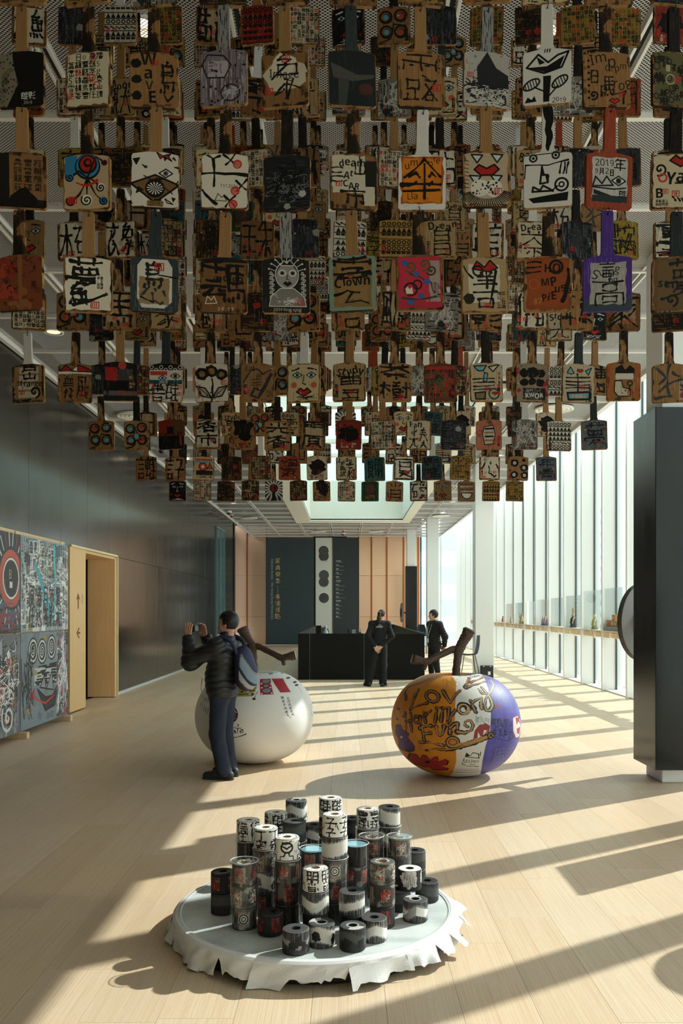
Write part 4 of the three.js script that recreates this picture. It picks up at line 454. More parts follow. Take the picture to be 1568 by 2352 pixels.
function finish(x, r) {                                                           // a signature column, spatter and stray dry strokes as on all of them
  if (r() < 0.55) { const X = r() < 0.5 ? 8 : 82; for (let k = 0, n = 2 + r() * 3; k < n; k++) hanMix(x, X, 66 + k * 10, 9, 9, 1.1, r() < 0.3 ? KR : K, r); }
  if (r() < 0.4) words(x, '2019', 30 + r() * 30, 109, 8, K, r);
  for (let i = 0; i < 16; i++) disc(x, r() * 100, r() * 118, 0.4 + r() * r() * 2.2, r() < 0.7 ? K : '#cfc6b2');
  dry(x, 0, 0, 100, 118, 'rgba(16,12,8,.35)', r, 14, 1.2); dry(x, 4, 4, 92, 110, 'rgba(222,212,190,.35)', r, 8, 1.4);
}
function atlas(cols, rows, tw, th, size, jobs, worn) {                                  // returns the material and the uv rectangle of each job
  const rects = [], c = canvas(size, size, (x) => { x.fillStyle = '#7a5a34'; x.fillRect(0, 0, size, size); jobs.forEach((fn, i) => { const a = (i % cols) * tw, b = Math.floor(i / cols) * th; x.save(); x.beginPath(); x.rect(a, b, tw, th); x.clip(); x.translate(a, b); x.scale(tw / 100, th / 118); const q = rand(900 + i * 17); fn(x, q); if (i < worn) finish(x, q); x.restore(); rects.push([(a + 1.5) / size, 1 - (b + th - 1.5) / size, (a + tw - 1.5) / size, 1 - (b + 1.5) / size]); }); });
  const t = tex(c); return { rects, mat: new THREE.MeshPhysicalMaterial({ map: t, color: lin(0.64, 0.64, 0.64), roughness: 0.8, specularIntensity: 0.35, bumpMap: t, bumpScale: 0.0005 }) };
}
const SWN = Object.keys(SWATCH);
const A1 = atlas(7, 6, 292, 341, 2048, [...FRONT.flatMap((ch) => ch.map((s) => s[1])), ...SWN.map((k) => SWATCH[k])], 0);
const rA = rand(77), art2 = { };                                                  // art2[row][level][chain]
const jobs2 = [];
for (const [row, levels] of [[2, 6], [3, 3], [4, 1], [5, 1]]) { art2[row] = []; for (let l = 0; l < levels; l++) { art2[row][l] = []; for (let c = 0; c < 15; c++) { const k = l === 0 ? LOW[row][c] : anyKind(rA); art2[row][l][c] = { desc: k[0], id: jobs2.length }; jobs2.push(k[1]); } } }
const pool = jobs2.map((_, i) => i), descOf = []; for (const row in art2) for (const l of art2[row]) for (const a of l) descOf[a.id] = a.desc;
const SW2 = jobs2.length; SWN.forEach((k) => jobs2.push(SWATCH[k]));
const A2 = atlas(16, 13, 128, 157, 2048, jobs2, SW2);
// ---- paddle geometry: shouldered blade with softened edges, a handle with a drilled end
const bladeBase = (() => {
  const s = new THREE.Shape(), w = BW / 2, c = 0.006; s.moveTo(-w + c, 0); s.lineTo(w - c, 0); s.lineTo(w, c); s.lineTo(w, BH - 0.017); s.lineTo(w - 0.004, BH - 0.01); s.lineTo(HWD / 2 + 0.008, BH - 0.002); s.lineTo(-HWD / 2 - 0.008, BH - 0.002); s.lineTo(-w + 0.004, BH - 0.01); s.lineTo(-w, BH - 0.017); s.lineTo(-w, c); s.closePath();
  return new THREE.ExtrudeGeometry(s, { depth: BT - 0.002, bevelEnabled: true, bevelSize: 0.001, bevelThickness: 0.001, bevelSegments: 1, steps: 1 }).translate(0, 0, -BT / 2);
})();
const handleBase = (() => {
  const s = new THREE.Shape(), w = HWD / 2; s.moveTo(-w - 0.006, BH - 0.004); s.lineTo(w + 0.006, BH - 0.004); s.lineTo(w, BH + 0.012); s.lineTo(w * 0.94, 0.312); s.lineTo(w * 0.8, 0.318); s.lineTo(-w * 0.8, 0.318); s.lineTo(-w * 0.94, 0.312); s.lineTo(-w, BH + 0.012); s.closePath();
  const h = new THREE.Path(); h.absarc(0, 0.306, 0.004, 0, Math.PI * 2, true); s.holes.push(h);
  return new THREE.ExtrudeGeometry(s, { depth: BT - 0.004, bevelEnabled: true, bevelSize: 0.001, bevelThickness: 0.001, bevelSegments: 1, curveSegments: 6 }).translate(0, 0, -BT / 2 + 0.001);
})();
function mapTo(g, art, side, blade) {                                            // art on the front face, the swatch on every other side
  g = g.clone(); const p = g.attributes.position, n = g.attributes.normal, uv = new Float32Array(p.count * 2);
  for (let i = 0; i < p.count; i++) {
    const front = blade && n.getZ(i) > 0.9, [a, b, c, d] = front ? art : side;
    const u = blade ? p.getX(i) / BW + 0.5 : p.getX(i) / 0.06 + 0.5, v = blade ? p.getY(i) / BH : (p.getY(i) - BH) / 0.145;
    uv[i * 2] = a + (c - a) * Math.min(1, Math.max(0, u)); uv[i * 2 + 1] = b + (d - b) * Math.min(1, Math.max(0, v));
  }
  g.setAttribute('uv', new THREE.BufferAttribute(uv, 2)); return g;
}
const hookGeo = (() => { const c = []; for (let i = 0; i <= 14; i++) { const a = i / 14 * 6.283; c.push(new THREE.Vector3(Math.sin(a) * 0.0035, 0.3175 + Math.cos(a) * 0.0125, Math.sin(a * 1) * 0.011)); } return tube(c, [0.0014, 0.0014], 5, false); })();
const hookMat = plain(0.02, 0.02, 0.02, 0.4, 0.6);
const ROWZ = [0, 2.7, 3.87, 5.03, 6.2, 7.37], FRONTX = [50, 203, 355, 513, 658, 810, 968, 1116, 1255, 1395, 1548].map((u) => (u - 795) / 1950 * 2.7);
const ROWNAME = ['', 'front row', 'second row', 'third row', 'fourth row', 'back row'], UP = ['lowest', 'second up', 'third up', 'fourth up', 'fifth up', 'sixth up', 'seventh up', 'topmost'];
const HANDLES1 = { '0,2': 'wood', '2,0': 'slate', '3,2': 'grey', '3,1': 'scorched', '5,2': 'slate', '6,1': 'white', '7,2': 'grey', '8,2': 'white', '8,1': 'zebra', '9,1': 'terracotta', '9,0': 'purple', '4,1': 'black', '4,0': 'grey', '10,0': 'slate' };
const stuffGeo = [], rB = rand(5150);
function paddle(row, chain, lvl, x, single) {
  const q = rB(), hk = row === 1 ? (HANDLES1[chain + ',' + lvl] || (q < 0.35 ? 'wood' : q < 0.85 ? 'scorched' : 'black')) : q < 0.3 ? 'wood' : q < 0.7 ? 'scorched' : q < 0.88 ? 'black' : q < 0.93 ? 'slate' : q < 0.97 ? 'white' : 'terracotta';
  let rect, A, sw, desc;
  if (row === 1 && lvl < 3) { const s = FRONT[chain][2 - lvl]; desc = s[0]; A = A1; rect = A1.rects[chain * 3 + 2 - lvl]; sw = (k) => A1.rects[33 + SWN.indexOf(k)]; }
  else { const a = art2[row]?.[lvl]?.[chain], id = a ? a.id : pool[Math.floor(rB() * pool.length)]; desc = descOf[id]; A = A2; rect = A2.rects[id]; sw = (k) => A2.rects[SW2 + SWN.indexOf(k)]; }
  const rim = hk === 'white' || hk === 'zebra' ? 'wood' : hk === 'terracotta' || hk === 'purple' ? hk : rB() < 0.5 ? 'wood' : 'scorched';
  const turn = (rB() - 0.5) * 0.34, tilt = (rB() - 0.5) * 0.05, px = x + (rB() - 0.5) * 0.008, py = 2.6 + lvl * PITCHY + (rB() - 0.5) * 0.01, pz = -ROWZ[row] + (rB() - 0.5) * 0.012;
  if (!single) { const m = new THREE.Matrix4().makeRotationY(turn).setPosition(px, py, pz); stuffGeo.push(mapTo(bladeBase, rect, sw(rim), true).applyMatrix4(m), mapTo(handleBase, rect, sw(hk), false).applyMatrix4(m)); return; }
  const o = thing('hanging_paddle', `${desc}, ${UP[lvl]} of ${ORD[chain]} chain, ${ROWNAME[row]}`, 'paddle', 'painted wooden paddles hanging in the ' + ROWNAME[row], new THREE.Vector3(px, py, pz));
  o.rotation.set(0, turn, tilt);
  mesh('blade', mapTo(bladeBase, rect, sw(rim), true), A.mat, o);
  mesh('handle', mapTo(handleBase, rect, sw(hk), false), A.mat, o);
  if (row < 4) mesh('hook', hookGeo, hookMat, o);
}
FRONTX.forEach((x, c) => { for (let l = 0; l < 8; l++) paddle(1, c, l, x, l < 3); });
for (let row = 2; row <= 5; row++) for (let c = 0; c < 15; c++) { const x = (c - 7) * 0.2085 + 0.012 - (row > 3 ? 0.012 : 0); for (let l = 0; l < 8; l++) paddle(row, c, l, x, l < [0, 0, 6, 5, 3, 3][row]); }
{
  const g = mergeGeometries(stuffGeo), m = mesh('distant_paddles', g, A2.mat, scene); m.userData.kind = 'stuff';
  tag(m, 'upper painted paddles of the hanging chains, half hidden near the ceiling', 'paddles');
}
// ================================================================ COLUMNS, DESK, SIGNS
function column(label, x, z, w, h, clad) {
  const t = thing('column', label, 'column', null, V(x, 0, z));
  mesh('shaft', rbox(w, h, w, 0.012, 0, h / 2, 0), white, t);
  if (clad) mesh('cladding', metric(rbox(clad, 3.44, clad, 0.006, 0, 0.136 + 1.72, 0), 2, 2), darkSteel, t);
  return t;
}
column('near white column boxed in dark steel up to head height and beyond', 3.235, 8.345, 0.43, CEIL, 0.62);
column('plain white square column standing behind the painted orange apple', 3.325, 20.63, 0.45, CEIL);
column('plain white square column far back, left of the display ledge', 3.325, 32.8, 0.45, CEIL);
column('far white column with a dark steel box around its lower part', 2.83, 37.2, 0.37, CEIL, 0.5);
function roundSign(label, x, y, z, r, turn, floorStand, side = -1) {
  const t = thing('round_sign', label, 'sign', null, V(x, 0, z), turn);
  mesh('rim', new THREE.CylinderGeometry(r, r, 0.05, 64, 1, true).rotateX(Math.PI / 2).translate(0, y, 0), plain(0.03, 0.05, 0.045, 0.35), t);
  mesh('face', lathe([[0.001, 0.02], [r - 0.012, 0.024], [r, 0.018], [r, -0.018], [0.001, -0.024]], 64).rotateX(Math.PI / 2).translate(0, y, 0), plain(0.3, 0.28, 0.24, 0.55), t);
  mesh('hub', lathe([[0.001, 0.05], [r * 0.42, 0.045], [r * 0.45, 0.02]], 48).rotateX(Math.PI / 2).translate(0, y, 0.01), plain(0.02, 0.018, 0.02, 0.5), t);
  if (floorStand) { mesh('post', cyl(0.02, 0.02, y - r + 0.03, 12, 0, (y - r + 0.03) / 2, -0.01), dark, t); mesh('foot', cyl(0.2, 0.22, 0.02, 32, 0, 0.01, -0.01), dark, t); }
  else mesh('bracket', box(0.1, 0.06, 0.5, 0, y, 0.25 * side), dark, t);
  return t;
}
roundSign('grey disc with black hub fixed behind the near dark column', 3.17, 1.525, 9.08, 0.415, Math.atan2(0.6, 0.8), false, 1);
roundSign('far dark disc seen edge-on beside the boxed column', 2.42, 1.55, 37.1, 0.42, -1.5);
roundSign('round disc on a stand just right of the frame, casting a rounded shadow', 3.36, 1.4, 4.87, 0.31, -1.0, true);
{ // a free-standing board right of the frame throws the wide shadow across the floor
  const t = thing('notice_board', 'dark standing board right of the frame, throwing the broad shadow', 'sign', null, V(3.4, 0, 6.47));
  mesh('board', rbox(0.04, 1.2, 0.55, 0.015, 0, 1.23, 0), darkSteel, t); mesh('leg', rbox(0.05, 0.7, 0.05, 0.008, 0, 0.35, 0.2), dark, t); mesh('leg', rbox(0.05, 0.7, 0.05, 0.008, 0, 0.35, -0.2), dark, t); mesh('foot', rbox(0.4, 0.03, 0.6, 0.01, 0, 0.015, 0), dark, t);
}
{
  const t = thing('reception_desk', 'long black reception desk with open back in mid hall', 'desk', null, V(0, 0, 20.2));
  const H = 1.1, xs = [-1.15, -0.87, 0.425, 1.87];
  for (let i = 0; i < 3; i++) mesh('front_panel', rbox(xs[i + 1] - xs[i] - 0.012, H, 0.06, 0.004, (xs[i] + xs[i + 1]) / 2, H / 2, -0.03), blackSatin, t);
  mesh('joint_strip', merge([box(0.012, H - 0.02, 0.02, xs[1], H / 2, -0.03), box(0.012, H - 0.02, 0.02, xs[2], H / 2, -0.03)]), grey, t);
  mesh('side_wall', rbox(0.05, H, 10.7, 0.004, -1.125, H / 2, -5.42), blackSatin, t); mesh('side_wall', rbox(0.05, H, 13.2, 0.004, 1.845, H / 2, -6.67), blackSatin, t);
  mesh('back_return', rbox(0.24, H, 0.06, 0.004, -1.03, H / 2, -10.78), blackSatin, t); mesh('back_return', rbox(0.5, H, 0.06, 0.004, 1.62, H / 2, -13.25), blackSatin, t);
  mesh('worktop', rbox(2.9, 0.04, 0.8, 0.008, 0.36, 0.93, -0.5), plain(0.05, 0.05, 0.05, 0.4), t);
  mesh('worktop_support', merge([box(0.04, 0.91, 0.7, -0.6, 0.455, -0.5), box(0.04, 0.91, 0.7, 1.3, 0.455, -0.5)]), blackSatin, t);
  const b = thing('glass_bottle', 'clear glass bottle standing at the left end of the desk', 'bottle', null, V(-0.5, 0.95, 20.75));
  mesh('body', lathe([[0.001, 0], [0.055, 0], [0.06, 0.02], [0.06, 0.17], [0.022, 0.24], [0.02, 0.3], [0.015, 0.3]], 24), plain(0.5, 0.55, 0.53, 0.1, 0.1), b); mesh('cap', cyl(0.024, 0.024, 0.03, 16, 0, 0.315, 0), plain(0.7, 0.7, 0.7, 0.3, 0.6), b);
  const g = thing('desk_telephone', 'small dark telephone on the desk left of the security guard', 'telephone', null, V(0.14, 0.95, 20.7));
  mesh('base', rbox(0.2, 0.1, 0.18, 0.02, 0, 0.05, 0), rubber, g); mesh('handset', rbox(0.05, 0.19, 0.06, 0.015, -0.08, 0.17, 0), dark, g); mesh('screen', rbox(0.09, 0.14, 0.02, 0.006, 0.04, 0.16, 0), grey, g);
  const s = thing('hand_sanitiser', 'black pump bottle on the desk beside the security guard', 'bottle', null, V(0.345, 0.95, 20.7));
  mesh('body', lathe([[0.001, 0], [0.05, 0], [0.052, 0.015], [0.052, 0.14], [0.02, 0.165], [0.018, 0.18]], 20), dark, s); mesh('pump', merge([cyl(0.008, 0.008, 0.06, 10, 0, 0.2, 0), rbox(0.07, 0.018, 0.02, 0.006, -0.02, 0.235, 0)]), grey, s);
}
// ---- printed panels on the copper wall
{
  const Z = FAR - 0.1, PH = 5.08;
  const left = tex(canvas(690, 1545, (x, w, h) => {
    x.fillStyle = '#35454a'; x.fillRect(0, 0, w, h); const r = rand(8), gold = '#d9b56c', S = 300, cx = (-3.257 + 3.8) / 2.3 * w, y0 = (PH - 4.08) / PH * h;
    '原典變奏'.split('').forEach((c, i) => { han(x, c, cx - 34, y0 + i * 95, 68, 68, 7.5, gold, rand(40 + i)); });
    x.fillStyle = gold; x.fillRect(cx - 2, y0 + 390, 4, 110);
    '香港視點'.split('').forEach((c, i) => { han(x, c, cx - 34, y0 + 515 + i * 95, 68, 68, 7.5, gold, rand(60 + i)); });
    x.save(); x.translate(cx - 80, y0); x.rotate(Math.PI / 2); x.fillStyle = '#b9c0bd'; x.font = '41px serif'; x.textBaseline = 'middle';
    const s = 'Classics Remix : The Hong Kong Viewpoint', k = 880 / x.measureText(s).width; x.scale(k, 1); x.fillText(s, 0, 0); x.restore();
    x.fillStyle = '#24302f'; x.fillRect(0, h * 0.475, w, 3); x.fillRect(0, h * 0.79, w, 3);
  }));
  const right = tex(canvas(372, 1545, (x, w, h) => {
    x.fillStyle = '#2f3a3e'; x.fillRect(0, 0, w, h); const r = rand(9);
    for (let i = 0; i < 15; i++) { const y = 330 + i * 57.5; for (let k = 0; k < 3 + (i % 5 === 0 ? 2 : 0); k++) hanMix(x, 45 + k * 14, y, 12, 13, 1.8, '#d5dad8', r); x.strokeStyle = '#aab3b2'; x.lineWidth = 1.6; let a = 45; const n = 8 + Math.floor(r() * 12); for (let k = 0; k < n; k++) { x.beginPath(); x.moveTo(a, y + 30); x.lineTo(a + 2, y + 22 - r() * 4); x.lineTo(a + 4, y + 30); x.stroke(); a += r() < 0.15 ? 11 : 6.5; } }
    x.fillStyle = '#20292a'; x.fillRect(0, h * 0.475, w, 3);
  }));
  const ban = tex(canvas(236, 1545, (x, w, h) => {
    x.fillStyle = '#dfe3d9'; x.fillRect(0, 0, w, h); const g = '#4b4c4d', Y = (v) => (PH - (1.65 + (1402 - v) / 48.5)) / PH * h, R = 73;
    disc(x, w / 2 - 2, Y(1266), R, '#3f4040'); disc(x, w / 2, Y(1278), R, '#454646'); disc(x, w / 2 - 2, Y(1266), R - 6, g); disc(x, w / 2 + 2, Y(1322), R, '#555657'); disc(x, w / 2, Y(1338), R, '#4e4f4e'); disc(x, w / 2 + 2, Y(1375), R, g); disc(x, w / 2 + 2, Y(1454), R, '#484848'); dry(x, w / 2 - 50, Y(1345), 100, 40, '#a9a896', rand(4), 26, 2); dry(x, w / 2 - 54, Y(1287), 108, 22, '#9aa19b', rand(6), 30, 3, false);
  }));
  const panel = (name, label, tx, xa, xb) => { const t = thing(name, label, 'sign', null, V((xa + xb) / 2, 0, Z)); mesh('board', rbox(xb - xa, PH, 0.1, 0.004, 0, PH / 2 + 0.03, 0), slate, t); const f = mesh('printed_face', new THREE.PlaneGeometry(xb - xa - 0.01, PH - 0.02), std({ map: tx, roughness: 0.55 }), t); f.position.set(0, PH / 2 + 0.03, 0.052); return t; };
  panel('title_panel', 'tall slate panel with gold vertical exhibition title on copper wall', left, -3.8, -1.52);
  panel('name_panel', 'narrow slate panel with a white list of names', right, -0.64, 0.58);
  const t = panel('banner', 'white hanging banner printed with dark grey circles', ban, -1.46, -0.68); t.position.z += 0.04;
  mesh('rail', rbox(1.6, 0.05, 0.06, 0.008, 0.3, PH + 0.06, 0.03), dark, t);
}
// ---- bar chairs
function barChair(label, x, z, turn) {
  const t = thing('bar_chair', label, 'chair', null, V(x, 0, z), turn), navy = new THREE.MeshPhysicalMaterial({ color: lin(0.008, 0.014, 0.02), roughness: 0.75, specularIntensity: 0.4 });
  const g = new THREE.PlaneGeometry(1, 1, 10, 22), p = g.attributes.position;
  for (let i = 0; i < p.count; i++) { const u = p.getX(i), s = p.getY(i) + 0.5; let y, z0; if (s < 0.5) { z0 = 0.21 - s * 0.74; y = 0.68 - 0.02 * Math.sin(s * 6.28) + u * u * 0.05; } else { const q = (s - 0.5) * 2; z0 = -0.16 - 0.09 * Math.sin(q * 1.5); y = 0.68 + 0.42 * (q - 0.18 * Math.sin(q * 3.14) * 0.6) + u * u * 0.05 * (1 - q); z0 += u * u * 0.16 * q; } p.setXYZ(i, u * (0.46 - Math.max(0, s - 0.85) * 0.9 - Math.max(0, 0.12 - s) * 0.9), y, z0); }
  g.computeVertexNormals(); const b = g.clone().translate(0, -0.012, 0); const shell = mesh('seat_shell', mergeGeometries([g, b]), navy, t); navy.side = THREE.DoubleSide;
  for (const [a, c] of [[-1, 1], [1, 1], [-1, -1], [1, -1]]) mesh('leg', tube([new THREE.Vector3(a * 0.13, 0.665, c * 0.12), new THREE.Vector3(a * 0.19, 0.34, c * 0.18), new THREE.Vector3(a * 0.25, 0.0, c * 0.24)], [0.009, 0.009], 8), dark, t);
  mesh('foot_rail', merge([cyl(0.007, 0.007, 0.42, 8).rotateZ(Math.PI / 2).translate(0, 0.25, 0.2), cyl(0.007, 0.007, 0.42, 8).rotateZ(Math.PI / 2).translate(0, 0.25, -0.2)]), dark, t);
}
barChair('dark shell bar chair left of the white column behind the orange apple', 2.72, 18.9, -1.9);
barChair('far dark bar chair seen just behind the standing man', 3.05, 33, 0.6);
{ const t = thing('black_case', 'black case with a white sticker leaning on the white column foot', 'box', null, V(3.34, 0, 20.2)); mesh('body', rbox(0.3, 0.34, 0.12, 0.015, 0, 0.17, 0), dark, t); mesh('sticker', box(0.06, 0.08, 0.004, 0.05, 0.16, 0.061), white, t); mesh('catch', merge([box(0.03, 0.02, 0.01, -0.08, 0.32, 0.062), box(0.03, 0.02, 0.01, 0.08, 0.32, 0.062)]), aluminium, t); }
// ================================================================ THE LEDGE ALONG THE WINDOWS
{
  const LX = XR + 0.145, led = thing('display_ledge', 'long pale wooden ledge with drawer boxes set between the window fins', 'shelf', null, V(LX, 0, 0));
  const top = 1.24, bays = []; for (let k = -3; k <= 11; k++) bays.push(FZ0 + (k + 0.5) * PITCH);
  const pw = std({ map: grainTex, color: lin(1.1, 1.18, 1.28), roughness: 0.6 }), pale = std({ map: grainTex, color: lin(1.15, 1.1, 0.95), roughness: 0.6 });
  const tg = metric(rbox(0.27, 0.03, 1.45, 0.004, 0, top - 0.015, 0), 1, 2), bx = metric(rbox(0.22, 0.11, 0.36, 0.006), 1, 2), fr = metric(rbox(0.02, 0.085, 0.3, 0.004), 1, 2), bk = box(0.2, 0.05, 0.03, 0.02, top - 0.16, 0);
  bays.forEach((z, i) => {
    mesh('top', tg, pw, led).position.z = -z; mesh('bracket', bk, white, led).position.z = -z;
    for (let k = -1; k <= 1; k++) { const d = mesh('drawer_box', bx, pw, led); d.position.set(-0.01 - ((i + k) % 2 ? 0.03 : 0), top - 0.086, -z + k * 0.46); mesh('drawer_front', fr, pale, d).position.set(-0.115, 0, 0); }
  });
  // acrylic covers
  const acr = new THREE.MeshPhysicalMaterial({ color: lin(0.97, 0.985, 0.985), transmission: 1, roughness: 0, thickness: 0, ior: 1.2 });
  const cover = (z, w, h, d = 0.24) => { const t = thing('acrylic_cover', '', 'cover', null, V(LX, top, z)); const e = 0.006; for (const q of [-1, 1]) { mesh('side_sheet', box(e, h, w, q * d / 2, h / 2, 0), acr, t); mesh('end_sheet', box(d, h, e, 0, h / 2, q * w / 2), acr, t); } mesh('lid_sheet', box(d, e, w, 0, h + e / 2, 0), acr, t); return t; };
  const set = [[16.74, 1.26, 0.85, 'over the wooden blocks'], [18.22, 1.3, 0.83, 'over the olive coated figure'], [19.75, 1.3, 0.75, 'over the long-eared figure'], [21.28, 1.2, 0.72, 'over its empty middle bay'], [22.81, 1.3, 0.7, 'over the row of blue figures'], [24.34, 1.2, 0.66, 'over the slim grey green figure'], [25.87, 1.3, 0.64, 'over the many-armed figure'], [27.4, 1.2, 0.62, 'over the thin black and white figures'], [31.98, 1.3, 0.6, 'farther back, behind the white column'], [33.51, 1.2, 0.6, 'farthest back']];
  for (const [z, w, h, s] of set) cover(z, w, h).userData.label = 'clear acrylic cover on the ledge ' + s;
  // small sculptures
  const M = { tan: plain(0.6, 0.4, 0.2, 0.7), gold: plain(0.6, 0.45, 0.18, 0.5), blue: plain(0.05, 0.1, 0.42, 0.5), red: plain(0.55, 0.13, 0.08, 0.6), green: plain(0.28, 0.28, 0.13, 0.7), bone: plain(0.6, 0.52, 0.4, 0.6), pink: plain(0.6, 0.26, 0.17, 0.6), ink: plain(0.03, 0.03, 0.035, 0.5) };
  const figure = (name, label, z, h, m1, m2, arms = 1, group) => {
    const t = thing(name, label, 'figurine', group, V(LX, top, z)), k = h / 0.3;
    mesh('robe', lathe([[0.001, 0], [0.06, 0], [0.065, 0.01], [0.05, 0.1], [0.055, 0.17], [0.03, 0.215], [0.001, 0.22]], 18).scale(k, k, k), m1, t);
    mesh('head', new THREE.SphereGeometry(0.034, 16, 12).scale(k, k * 1.15, k).translate(0, 0.252 * k, 0), m2, t);
    mesh('base', cyl(0.07, 0.075, 0.014, 20, 0, 0.007, 0).scale(k, 1, k), M.ink, t);
    const list = []; for (let a = 0; a < arms; a++) for (const s of [-1, 1]) { const up = -0.05 + a * 0.06; list.push(tube([new THREE.Vector3(0, 0.19, s * 0.04), new THREE.Vector3(-0.02, 0.18 + up * 0.5, s * (0.075 + a * 0.02)), new THREE.Vector3(-0.04, 0.2 + up * 2 - 0.02, s * (0.09 + a * 0.05))], [0.016, 0.013, 0.011], 7).scale(k, k, k)); }
    mesh('arms', merge(list), m2, t); return t;
  };
  const bl = thing('wooden_block', '', 'block', 'wooden blocks under the nearest cover', V(LX, top + 0.09, 16.95)), bg0 = metric(rbox(0.1, 0.1, 0.1, 0.008, 0, 0.05, 0), 1, 2);
  scene.remove(bl); taken.delete('wooden_block');
  const tr = thing('grey_tray', 'shallow grey tray beneath the wooden blocks on the ledge', 'tray', null, V(LX, top, 16.93)); mesh('rim', rbox(0.22, 0.08, 0.95, 0.015, 0, 0.045, 0), plain(0.36, 0.35, 0.31, 0.35, 0.4), tr); mesh('base', box(0.2, 0.01, 0.9, 0, 0.005, 0), dark, tr);
  const bw = std({ map: grainTex, color: lin(0.72, 0.47, 0.25), roughness: 0.7 }), bs = [[-0.38, 0, 1.15, 'block at the far end of the tray'], [-0.22, 0, 0.95, 'low block second from the far end'], [-0.06, 0, 1.1, 'block in the middle of the tray'], [-0.1, 0.115, 1.1, 'block stacked on top of the middle ones'], [0.1, 0, 1, 'block right of the middle stack'], [0.27, 0, 1.15, 'block near the window end of the tray'], [0.3, 0.12, 0.9, 'small upper block at the near end'], [0.41, 0, 0.9, 'last block at the near end']];
  bs.forEach(([dz, dy, s, l], i) => { const b = thing('wooden_block', 'brown wooden ' + l + ' on the ledge', 'block', 'wooden blocks under the nearest cover', V(LX - 0.02 + (i % 2) * 0.03, top + 0.086 + dy, 16.93 - dz)); b.scale.setScalar(s * 1.12); mesh('body', bg0, bw, b); mesh('face_inlay', rbox(0.004, 0.05, 0.06, 0.001, -0.051, 0.05, 0), M.bone, b); b.rotation.y = (R0() - 0.5) * 0.5; });
  figure('standing_figure', 'standing figure in an olive coat with gold arms on the ledge', 18.45, 0.33, M.green, M.gold);
  { const t = thing('pink_cone', 'small pink pointed cone beside the wooden blocks', 'figurine', null, V(LX - 0.03, top, 17.72)); mesh('body', lathe([[0.001, 0], [0.055, 0], [0.05, 0.1], [0.03, 0.2], [0.001, 0.23]], 16), M.pink, t); mesh('base', cyl(0.06, 0.06, 0.01, 16, 0, 0.005, 0), M.bone, t); }
  { const t = figure('eared_figure', 'tan figure with two long upright ears on the ledge', 20.2, 0.36, M.ink, M.tan); mesh('ear', tube([new THREE.Vector3(0, 0.32, 0.02), new THREE.Vector3(0, 0.42, 0.045), new THREE.Vector3(0, 0.5, 0.03)], [0.012, 0.02, 0.005], 8), M.tan, t); mesh('ear', tube([new THREE.Vector3(0, 0.32, -0.02), new THREE.Vector3(0, 0.42, -0.05), new THREE.Vector3(0, 0.48, -0.07)], [0.012, 0.02, 0.005], 8), M.tan, t); }
  const seat = ['nearest', 'second nearest', 'middle', 'second farthest', 'farthest'];
  for (let i = 0; i < 5; i++) figure('blue_figure', `tan headed figure in blue robe, ${seat[i]} of the blue row on the ledge`, 22.3 + i * 0.25, 0.24 + (i % 2) * 0.02, M.blue, M.tan, 1, 'blue robed figures in a row');
  figure('slim_figure', 'slim grey green figure just past the blue row', 24.2, 0.3, M.green, M.bone);
  figure('many_armed_figure', 'golden many-armed dancing figure in the middle of the ledge', 26.15, 0.32, M.gold, M.tan, 3);
  { const t = thing('small_basket', 'little orange basket beside the many-armed figure', 'basket', null, V(LX, top, 25.7)); mesh('bowl', lathe([[0.001, 0], [0.07, 0], [0.09, 0.08], [0.08, 0.08], [0.06, 0.01], [0.001, 0.01]], 18), M.pink, t); mesh('rim', new THREE.TorusGeometry(0.086, 0.008, 6, 20).rotateX(Math.PI / 2).translate(0, 0.08, 0), M.tan, t); }
  figure('ink_figure', 'thin black figure left of the many-armed one', 27.2, 0.22, M.ink, M.bone);
  figure('red_figure', 'red robed white haired figure toward the column end', 28.6, 0.26, M.red, M.bone);
  figure('white_figure', 'small pale figure beside the red robed one', 27.8, 0.22, M.bone, M.bone);
  figure('dark_red_figure', 'dark figure in red skirt nearest the white column', 29.25, 0.22, M.red, M.ink);
  figure('brown_figure', 'brown figure far back on the ledge past the column', 32.3, 0.2, M.tan, M.ink); figure('grey_figure', 'grey figure farthest back on the ledge', 33.8, 0.22, M.ink, M.bone);
  { const t = thing('screen', 'upright dark framed screen at the far end of the ledge', 'screen', null, V(LX, top, 35)); mesh('frame', rbox(0.25, 0.78, 0.05, 0.01, 0, 0.4, 0), dark, t); mesh('glass', box(0.2, 0.7, 0.006, 0, 0.4, 0.027), plain(0.2, 0.2, 0.2, 0.2), t); mesh('foot', box(0.22, 0.02, 0.14, 0, 0.01, 0), dark, t); }
}
